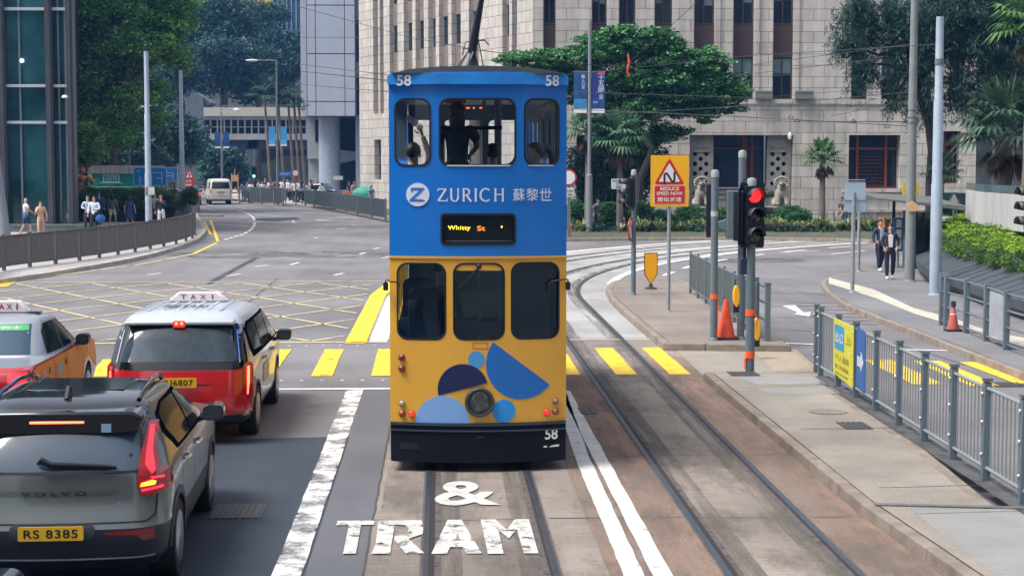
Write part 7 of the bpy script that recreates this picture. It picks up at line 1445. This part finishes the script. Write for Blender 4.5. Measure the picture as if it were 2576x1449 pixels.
for px,py,i in ((1990,297,0),(2005,306,1),(2146,308,2),(2232,320,3)):
    b=MB(); b.tube([(.10*math.cos(a),0,.10*math.sin(a)) for a in np.linspace(0,math.pi,8)],.014,5); b.bx(-.12,.12,-.02,.02,-.03,0); o=b.build('wire_clamp',WM,None,loc=P(px,py,68)); tag(o,['first wire clamp from the left above the gate','second, lower wire clamp above the gate','third wire clamp, left of the red window','last wire clamp, above the red window'][i],'wire clamp','clamps on the contact wire')
b=MB(); q=[(0,0,0),(.05,0,-.4),(-.03,0,-.8),(.06,0,-1.0)]; b.tube(q,[.07,.16,.10,.12],6,flat=.4); o=b.build('red_ribbon',M('ribbon_red',(.65,.06,.03),.6),None,loc=P(1580,135,76)); tag(o,'bright red ribbon hanging in the flame tree','ribbon')
c=P(353,268,90)
for px,py,Y in ((358,271,95),(163,246,79)):
    b=MB(); b.lathe([(.0,.12),(.10,.10),(.16,0),(.13,-.02)],(0,0,0),12); o=b.build('dome_lamp',M('dome_white',(.7,.72,.72),.4),None,loc=P(px,py,Y)); b=MB(); b.tube([(0,0,.1),(0,0,1.6)],.008,5); b.build('hanger',WM,o); tag(o,'small white dome lamp '+('hanging beside the left grey pole' if px>200 else 'hanging before the glass tower'),'lamp')
# ---------------- people ----------------
def skin(chains,mat,name,parent,sub=1,extra=None):
    """chains: list of [(pos,radius),...]; the first point may reuse an earlier position, so limbs join at the joint"""
    vs=[];es=[];rs=[];ix={}
    for ch in chains:
        prev=None
        for p,r in ch:
            k=tuple(round(c,4) for c in p)
            if k not in ix: ix[k]=len(vs); vs.append(k); rs.append(r)
            if prev is not None: es.append((prev,ix[k]))
            prev=ix[k]
    me=bpy.data.meshes.new('s'); me.from_pydata(vs,es,[]); o=bpy.data.objects.new('s',me); COL.objects.link(o); m=o.modifiers.new('s','SKIN'); m.use_smooth_shade=True
    for i,sv_ in enumerate(me.skin_vertices[0].data):
        r=rs[i]; sv_.radius=(r,r) if not isinstance(r,tuple) else r
    me.skin_vertices[0].data[0].use_root=True
    if sub: q=o.modifiers.new('u','SUBSURF'); q.levels=sub; q.render_levels=sub
    bpy.context.view_layer.update(); m2=bpy.data.meshes.new_from_object(o.evaluated_get(bpy.context.evaluated_depsgraph_get())); mb=MB(); mb.raw([tuple(v.co) for v in m2.vertices],[tuple(p.vertices) for p in m2.polygons])
    bpy.data.objects.remove(o); bpy.data.meshes.remove(m2)
    if extra: extra(mb)
    return mb.build(name,mat,parent,smooth=80)
def haircap(b,cx,cy,cz,k):
    vs=[];fs=[];n=16;m=8
    for i in range(m+1):
        a=math.pi*.56*i/m
        for j in range(n):
            q=2*math.pi*j/n; y=math.sin(q); cut=1.0+.28*max(0,y) if y>-.35 else .60; aa=a*cut; vs.append((cx+.093*k*math.sin(aa)*math.cos(q),cy+.106*k*math.sin(aa)*math.sin(q),cz+.105*k*math.cos(aa)))
    for i in range(m):
        for j in range(n): fs.append((i*n+j,i*n+(j+1)%n,(i+1)*n+(j+1)%n,(i+1)*n+j))
    b.raw(vs,fs)
def person(label,loc,rz,h=1.70,top=(.6,.6,.65),bottom=(.03,.035,.05),sleeve=1,legs='long',hair='short',stride=.12,arms=None,hairc=HAIR,dress=False,shoe=(.03,.03,.03),items=None,sk=SKIN,open_=None,female=False,bag=None,group=None,lean=0,crowd=False):
    """local frame: faces -y"""
    s=h/1.72; t=thing('person',label,'person',tuple(loc),rz,group); V=lambda x,y,z:(x*s,y*s,z*s)
    hipw=.10; sh=.185 if not female else .16; L=lean
    hip=V(0,0,.95); wst=V(0,L*.2,1.08); ch=V(0,L*.6,1.30); nk=V(0,L*.9,1.47); hd=V(0,L-.01,1.60)
    A=arms or {}; aL=A.get('L',((-.25,.02,1.15),(-.26,-.08,.92))); aR=A.get('R',((.25,.02,1.15),(.26,-.06,.92)))
    f=stride; legL=[(V(-hipw,0,.90)),V(-hipw-.01,-f*.8,.50),V(-hipw,-f*.9,.09)]; legR=[(V(hipw,0,.90)),V(hipw+.01,f*.3,.50),V(hipw,f*1.3,.11)]
    shL=V(-sh,L*.8,1.41); shR=V(sh,L*.8,1.41); k=s
    body=[[(hip,(.13*k,.10*k)),(wst,(.115*k,.085*k)),(ch,(.135*k,.095*k)),(nk,(.052*k,.052*k)),(hd,(.075*k,.088*k)),(V(0,L-.01,1.69),(.055*k,.065*k))],[(ch,.1),(shL,.055*k),(V(*aL[0]),.040*k),(V(*aL[1]),.030*k)],[(ch,.1),(shR,.055*k),(V(*aR[0]),.040*k),(V(*aR[1]),.030*k)],
     [(hip,.1),(legL[0],.085*k),(legL[1],.055*k),(legL[2],.038*k)],[(hip,.1),(legR[0],.085*k),(legR[1],.055*k),(legR[2],.038*k)]]
    def ex(mb):
        mb.ball(V(0,L-.088,1.59),.012*k,.02*k,.018*k,6,5)      # nose
        for q in (-.078,.078): mb.ball(V(q,L,1.595),.012*k,.02*k,.03*k,6,5)
        for el,wr_ in (aL,aR):                                   # palm, four fingers, thumb
            e,w=Vector(V(*el)),Vector(V(*wr_)); d=(w-e).normalized(); c=w+d*.055*k; mb.tube([w,c,c+d*.03*k],[.026*k,.036*k,.03*k],8,flat=.6); n=d.cross(Vector((0,1,.2))).normalized()
            if not crowd:
                for i,l in enumerate((.062,.075,.07,.055)): a=c+d*.02*k+n*(i-1.5)*.017*k; mb.tube([a,a+d*l*.5*k,a+d*l*.95*k+Vector((0,-.02*k,0))],[.0095*k,.0085*k,.006*k],5)
                a=c-n*.03*k; mb.tube([a-d*.01*k,a-n*.03*k+d*.02*k,a-n*.035*k+d*.045*k],[.011*k,.010*k,.008*k],5)
    bd=skin(body,sk,'body',t,1,ex)
    def mt(c,n): return M(n+'_%02d%02d%02d'%tuple(int(99*q) for q in c),c,.75,noise=.12,ns=6)
    TM=mt(top,'cloth')
    el=lambda a,b,u:tuple(a[i]+(b[i]-a[i])*u for i in range(3)); EL,WL_=V(*aL[0]),V(*aL[1]); ER,WR=V(*aR[0]),V(*aR[1])
    cl=[[(V(0,0,.93),(.150*k,.118*k)),(wst,(.135*k,.102*k)),(ch,(.155*k,.112*k)),(V(0,L*.85,1.43),(.085*k,.07*k))]]
    for S,E,W2 in ((shL,EL,WL_),(shR,ER,WR)):
        c=[(ch,.1),(S,.075*k)]
        if sleeve>=1: c+=[(E,.058*k),(el(E,W2,.92),.043*k)]
        elif sleeve>0: c+=[(el(S,E,.75),.066*k)]
        cl.append(c)
    cl[0].insert(0,(V(0,0,.86),(.150*k,.120*k))); skin(cl,TM,'top',t,1)
    BM=mt(bottom,'cloth')
    if dress:
        b=MB(); b.lathe([(.25*k,.52*k),(.22*k,.7*k),(.175*k,.92*k),(.14*k,1.08*k)],(0,0,0),18,sy=.75); b.build('skirt',BM,t)
    else:
        u=.95 if legs=='long' else .30 if legs=='shorts' else .55; cl=[[(V(0,0,1.06),(.128*k,.098*k)),(V(0,0,.93),(.14*k,.11*k))]]
        for Lg in (legL,legR):
            c=[(V(0,0,.93),.1),(Lg[0],.108*k)]
            if legs=='long': c+=[(Lg[1],.078*k),(el(Lg[1],Lg[2],.97),.060*k)]
            else: c+=[(el(Lg[0],Lg[1],.85),.095*k)]
            cl.append(c)
        skin(cl,BM,'trousers' if legs=='long' else 'shorts',t,1)
    SM=mt(shoe,'shoe'); 
    for Lg in (legL,legR): x,y,z=Lg[2]; b=MB(); b.ball((x,y-.05*k,.05*k if z<.1*s else z-.05*k),.048*k,.125*k,.048*k,10,6); b.build('shoe',SM,t)
    if hair:
        b=MB(); haircap(b,*V(0,L+.012,1.635),k)
        if hair=='long': b.ball(V(0,L+.055,1.50),.098*k,.062*k,.17*k,12,8)
        b.build('hair',hairc,t)
    if not crowd:
        b=MB(); 
        for q in (-.03,.03): b.ball(V(q,L-.082,1.612),.010*k,.006*k,.006*k,6,4)
        b.build('eye',BLACK,t); b=MB(); b.ball(V(0,L-.082,1.553),.022*k,.007*k,.005*k,6,4); b.build('mouth',M('lips',(.3,.1,.09),.6),t)
    if open_:
        b=MB(); b.plate([(-.06*k,1.0*k),(.06*k,1.0*k),(.075*k,1.38*k),(0,1.42*k),(-.075*k,1.38*k)],(),(L*.6-.128)*k,(L*.6-.10)*k); b.build('shirt_front',mt(open_,'cloth'),t,bevel=.01)
    if items: items(t,k,V)
    return t
gp=lambda px,py,z=.14:G(px,py,z)
def bagf(c,x,y,z,r,name='bag'):
    def f(t,k,V): b=MB(); b.ball(V(x,y,z),r*k,r*.45*k,r*.8*k,12,8); b.tube([V(x,y,z+r*.6),V(0.1 if x>0 else -.1,y,1.42)],.008,5); b.build(name,M(name+'_c%02d'%int(c[2]*90),c,.7),t)
    return f
def cup(x,y,z,c=(.75,.72,.66)):
    def f(t,k,V): b=MB(); b.lathe([(.025,-.06),(.034,.06)],V(x,y,z),10); b.build('drink_cup',M('cup',c,.5),t)
    return f
person('bald man in white t-shirt and navy shorts with blue waist bag by the left edge',gp(66,598),R(115),1.72,(.72,.72,.74),(.02,.04,.09),.4,'shorts',None,.22,dict(L=((-.24,-.1,1.17),(-.2,-.28,1.05))),items=bagf((.05,.12,.28),-.16,.05,.98,.2,'waist_bag'))
person('woman in beige jumpsuit drinking from a white cup beside the bald man',gp(104,600),R(20),1.58,(.50,.33,.21),(.50,.33,.21),1,'long','long',.10,dict(L=((-.24,-.12,1.18),(-.08,-.20,1.46))),female=True,shoe=(.4,.3,.2),items=cup(-.06,-.24,1.50))
person('man in pale blue shirt and black trousers, left of the two office men',gp(222,588),R(10),1.72,(.36,.45,.62),(.012,.014,.022),1,'long','short',.10,dict(L=((-.25,-.05,1.16),(-.12,-.24,1.14))))
person('man in white shirt carrying a blue bag, right of the two office men',gp(238,590),R(0),1.70,(.62,.68,.80),(.010,.012,.020),1,'long','short',.12,dict(R=((.25,-.05,1.16),(.08,-.26,1.12))),items=bagf((.02,.10,.30),.27,-.02,.72,.24,'blue_bag'))
person('person with dark blue backpack half hidden behind the two office men',gp(250,566),R(30),1.66,(.03,.06,.16),(.03,.04,.07),1,'long','short',.1,items=bagf((.02,.08,.24),.12,.12,1.25,.26,'backpack'))
person('woman in olive jacket and cream shorts walking away with a handbag',gp(284,570),R(170),1.62,(.12,.13,.08),(.6,.52,.42),1,'shorts','long',.16,female=True,items=bagf((.02,.03,.06),-.28,0,.85,.13,'handbag'))
person('woman with long dark hair in navy dress walking away',gp(327,578),R(180),1.62,(.012,.03,.10),(.012,.03,.10),.6,'none','long',.10,dress=True,female=True)
person('person in pale pink shirt partly hidden by the left grey pole',gp(391,570),R(-30),1.66,(.6,.42,.42),(.05,.02,.03),.5,'long','short',.1)
person('man in black jacket and white trousers behind the brown railing',gp(406,580),R(10),1.70,(.012,.018,.035),(.68,.68,.70),1,'long','short',.08,dict(R=((.24,-.06,1.18),(.1,-.2,1.30))))
person('man in dark blue jacket over a light shirt, walking on the right pavement',gp(2213,683,.13),R(14),1.56,(.018,.04,.08),(.010,.022,.05),1,'long','short',.14,shoe=(.6,.6,.6),open_=(.38,.45,.52))
person('woman in white top and dark jacket walking on the right pavement',gp(2238,703,.13),R(-6),1.55,(.018,.022,.045),(.008,.014,.034),1,'long','long',.10,dict(L=((-.27,0,1.18),(-.2,-.1,1.0)),R=((.27,0,1.18),(.2,-.1,1.0))),female=True,shoe=(.7,.7,.7),open_=(.68,.66,.66))
person('man in grey with black backpack stooping among the plants by the bank',tuple(P(2127,400,80.5)[:2])+(.14,),R(-60),1.55,(.10,.13,.16),(.06,.09,.13),.5,'long','short',.1,dict(L=((-.22,-.25,1.05),(-.2,-.4,.85)),R=((.22,-.25,1.05),(.2,-.4,.85))),items=bagf((.015,.02,.03),0,.16,1.22,.22,'backpack'),lean=-.22)
person('person in checked blue shirt bending between the shrubs behind the banner pole',tuple(P(1497,400,79.5)[:2])+(.14,),R(50),1.5,(.08,.14,.22),(.02,.03,.05),1,'long','short',.1,lean=-.2)
# crowd under the footbridge
random.seed(11)
protos=[]
cols=[((.6,.6,.62),(.03,.04,.06)),((.05,.09,.18),(.02,.02,.03)),((.32,.4,.5),(.03,.03,.05)),((.03,.035,.05),(.05,.05,.06)),((.4,.33,.28),(.04,.05,.09)),((.10,.22,.38),(.03,.03,.04)),((.5,.52,.55),(.10,.11,.13))]
names=['white shirt','navy jacket','grey blue shirt','black top','tan top','mid blue shirt','pale grey top']
spots=[(x,rnd(503,513)) for x in (613,622,631,641,652,661,668,676,686,698,708,724,733,742,748,757,764,772,780,788,797)]+[(810,516),(878,516),(891,520),(935,528)]
GRPc='people in the far crowd under the footbridge'; used={}
for i,(px,py) in enumerate(spots):
    k=[5,1,0,3,2,0,3,6,1,3,0,0,2,0,0,3,1,2,4,3,1,0,3,4,5][i]; c=G(px,py,.14); ht=rnd(1.6,1.78)
    nearby='beside the white van' if px<650 else 'left of the far lamp post' if px<698 else 'between the far lamp post and the grey round sign' if px<743 else 'right of the grey round sign' if px<800 else 'behind the netted far railing'
    base='distant person in %s %s'%(names[k],nearby); used[base]=used.get(base,0)+1; order=['','','second ','third ','fourth '][used[base]]
    lb=base.replace('distant person','distant person') if used[base]==1 else order+base+' counting from the left'
    if len(lb.split())>16: lb=order+'distant person in %s %s'%(names[k],nearby)
    if k not in used: used[k]=person(lb,tuple(c),rnd(0,6.28),ht,cols[k][0],cols[k][1],rnd(.4,1) if k else 1,'long','short' if i%3 else 'long',.12,crowd=True,group=GRPc)
    else:
        q=clone(used[k]); q.location=c; q.rotation_euler=(0,0,rnd(0,6.28)); q.scale=(ht/1.7,)*3; q['label']=lb
# ---- passengers inside the tram (upper deck floor at z 2.47)
def tp_(x,y,z=2.47): return (TX+x,TY+y,z)
DKC=(.03,.05,.07)
person('tall standing passenger with dark hair seen through the middle upper rear window',tp_(-.22,.95,2.49),R(178),1.66,(.035,.055,.075),(.012,.016,.03),.8,'long','long',.03,dict(L=((-.24,-.1,1.2),(-.15,-.3,1.1))))
def seated(label,x,y,rz,top,hair,arm=None,sk=SKIN2,z=2.47,ponytail=False,phone=False,bare=False):
    t=thing('person',label,'person',tp_(x,y,z),rz); hip=(0,0,.44); ch=(0,-.02,.78); nk=(0,-.03,.95); hd=(0,-.05,1.08)
    aL,aR=arm if arm else (((-.24,-.05,.62),(-.2,-.28,.52)),((.24,-.05,.62),(.2,-.28,.52)))
    body=[[(hip,(.15,.11)),((0,0,.6),(.125,.09)),(ch,(.15,.10)),(nk,(.052,.052)),(hd,(.076,.09)),((0,-.04,1.17),(.055,.066))],[(ch,.1),((-.17,-.01,.89),.058),(aL[0],.043),(aL[1],.032)],[(ch,.1),((.17,-.01,.89),.058),(aR[0],.043),(aR[1],.032)],[(hip,.1),((-.1,-.02,.44),.09),((-.11,-.42,.46),.06),((-.11,-.42,.08),.04)],[(hip,.1),((.1,-.02,.44),.09),((.11,-.42,.46),.06),((.11,-.42,.08),.04)]]
    def ex(mb):
        mb.ball((0,-.135,1.06),.012,.022,.02,8,6); mb.ball((0,-.118,1.005),.03,.02,.014,8,5); 
        for q in (-.078,.078): mb.ball((q,-.05,1.07),.012,.022,.032,8,6)
        for e,w in (aL,aR):
            e,w=Vector(e),Vector(w); d=(w-e).normalized(); c=w+d*.05; mb.tube([w,c,c+d*.035],[.028,.04,.034],10,flat=.55); n=d.cross(Vector((0,1,0))).normalized()
            for i,l in enumerate((.066,.078,.072,.056)): a=c+d*.025+n*(i-1.5)*.019; mb.tube([a,a+d*l*.45+Vector((0,-.012,0)),a+d*l*.85+Vector((0,-.035,0))],[.010,.009,.007],6)
            a=c-n*.032; mb.tube([a-d*.015,a-n*.028+d*.012,a-n*.034+d*.04],[.012,.011,.008],6)
    skin(body,sk,'body',t,1,ex)
    if not bare: cl=[[((0,0,.44),(.165,.125)),((0,0,.6),(.14,.105)),(ch,(.165,.115)),((0,-.02,.90),(.085,.07))]]
    else: cl=[[((0,0,.44),(.165,.125)),((0,0,.6),(.14,.105)),((0,-.02,.74),(.16,.112))]]
    if not bare:
        for S,E in (((-.17,-.01,.89),aL[0]),((.17,-.01,.89),aR[0])): cl.append([(ch,.1),(S,.075),(tuple(S[i]+(E[i]-S[i])*.6 for i in range(3)),.068)])
    skin(cl,M('seat_cloth_%02d'%int(top[1]*99),top,.8),'top',t,1); skin([[((0,0,.46),(.16,.12)),((0,-.02,.45),(.16,.12))],[((0,-.02,.45),.1),((-.1,-.03,.44),.105),((-.11,-.42,.46),.08),((-.11,-.42,.12),.06)],[((0,-.02,.45),.1),((.1,-.03,.44),.105),((.11,-.42,.46),.08),((.11,-.42,.12),.06)]],M('seat_trousers',(.02,.03,.06),.8),'trousers',t,1)
    b=MB(); haircap(b,0,-.028,1.115,1.03)
    if ponytail: b.ball((0,.07,1.13),.045); b.tube([(0,.10,1.15),(0,.16,1.12),(0,.20,1.0),(0,.19,.86),(0,.17,.80)],[.03,.045,.048,.035,.012],10)
    b.build('hair',hair,t)
    b=MB(); 
    for q in (-.03,.03): b.ball((q,-.128,1.085),.010,.006,.007,6,4)
    b.build('eye',BLACK,t); return t
seated('woman with brown ponytail and bare shoulder in the right upper rear window',.70,.62,R(-72),(.42,.36,.26),M('brown_hair',(.06,.035,.02),.5),ponytail=True,bare=True)
seated('low seated passenger with short black hair in the middle upper rear window',.22,1.9,R(180),(.35,.25,.18),HAIR)
pa=seated('passenger lifting a phone with a raised arm in the left upper rear window',-.74,.62,R(170),(.02,.03,.05),HAIR,arm=(((-.20,-.02,1.06),(-.11,-.04,1.30)),((.22,-.05,.62),(.2,-.28,.52))),sk=SKIN2)
c=P(1040,300,TY+.30); b=MB(); b.plate(rr(-.075,.075,-.038,.038,.012),(),-.005,.005); ph=b.build('mobile_phone',M('phone_white',(.75,.72,.74),.3,noise=.3,ns=20),None,bevel=.003,loc=P(1036,304,TY+.60)); ph.rotation_euler=(0,R(33),0); tag(ph,'pale phone held up in the left upper rear window','phone')
# motorman figure low in the left lower window
person('tram crew member standing inside the left lower rear window',tp_(-.42,1.1,.66),R(150),1.66,(.06,.09,.13),(.015,.02,.035),1,'long','short',.03)
# stone guardian lions
def lion(label,px):
    Y=YB-1.6; c=P(px,400,Y); t=thing('stone_lion',label,'statue',(c.x,Y,.15)); s=Y/F; zt=P(px,445,Y).z-.15; zl=P(px,520,Y).z-.15; k=(zt-zl)/1.75; O=zl; q=lambda x,y,z:(x*k,y*k,O+z*k)
    b=MB(); b.bx(-.62,.62,-.7,.7,0,O*.9); b.bx(-.68,.68,-.76,.76,O*.9,O); b.build('pedestal',STR2,t,bevel=.03)
    body=[[(q(0,.25,.35),.36*k),(q(0,.05,.75),.36*k),(q(0,-.05,1.12),.32*k),(q(0,-.15,1.40),.30*k)],[(q(0,.05,.75),.1),(q(-.26,-.25,.62),.17*k),(q(-.28,-.38,.15),.15*k),(q(-.28,-.46,.07),.15*k)],[(q(0,.05,.75),.1),(q(.26,-.25,.62),.17*k),(q(.28,-.38,.15),.15*k),(q(.28,-.46,.07),.15*k)],[(q(0,.25,.35),.1),(q(-.42,.1,.2),.2*k),(q(-.45,-.2,.1),.13*k)],[(q(0,.25,.35),.1),(q(.42,.1,.2),.2*k),(q(.45,-.2,.1),.13*k)]]
    def ex(mb):
        for i in range(16): a=2*math.pi*i/16; mb.ball(q(.40*math.cos(a),-.12,1.38+.34*math.sin(a)),.10*k,.12*k,.10*k,8,6)
        mb.ball(q(0,-.42,1.34),.24*k,.16*k,.12*k,12,8); mb.ball(q(0,-.40,1.10),.2*k,.14*k,.07*k,12,8)
        for x in (-.15,.15): mb.ball(q(x,-.42,1.53),.07*k,.06*k,.05*k,8,6)
        mb.ball(q(0,-.56,1.42),.07*k,.06*k,.05*k,8,6)
    skin(body,M('lion_stone',(.30,.275,.24),.85,noise=.3,ns=3),'body',t,2,ex); b=MB(); b.ball(q(0,-.50,1.21),.19*k,.09*k,.055*k,12,6); b.build('open_mouth',BLACK,t)
lion('seated stone guardian lion left of the bank entrance',1765); lion('seated stone guardian lion right of the bank entrance, above the umbrella shrub',1966)

# thin humid air between the camera and the far end of the street
hz_=MB(); hz_.bx(-260,260,-40,620,-1.5,75); hz_=hz_.build('haze',bpy.data.materials.new('haze'),smooth=0); hz_['kind']='stuff'
hm=hz_.data.materials[0]; hm.use_nodes=True; nt=hm.node_tree; nt.nodes.remove(nt.nodes['Principled BSDF']); v_=N(nt,'VolumePrincipled'); v_.inputs['Color'].default_value=(.16,.42,1,1); v_.inputs['Density'].default_value=.00045; v_.inputs['Anisotropy'].default_value=.3
nt.links.new(v_.outputs[0],nt.nodes['Material Output'].inputs['Volume'])
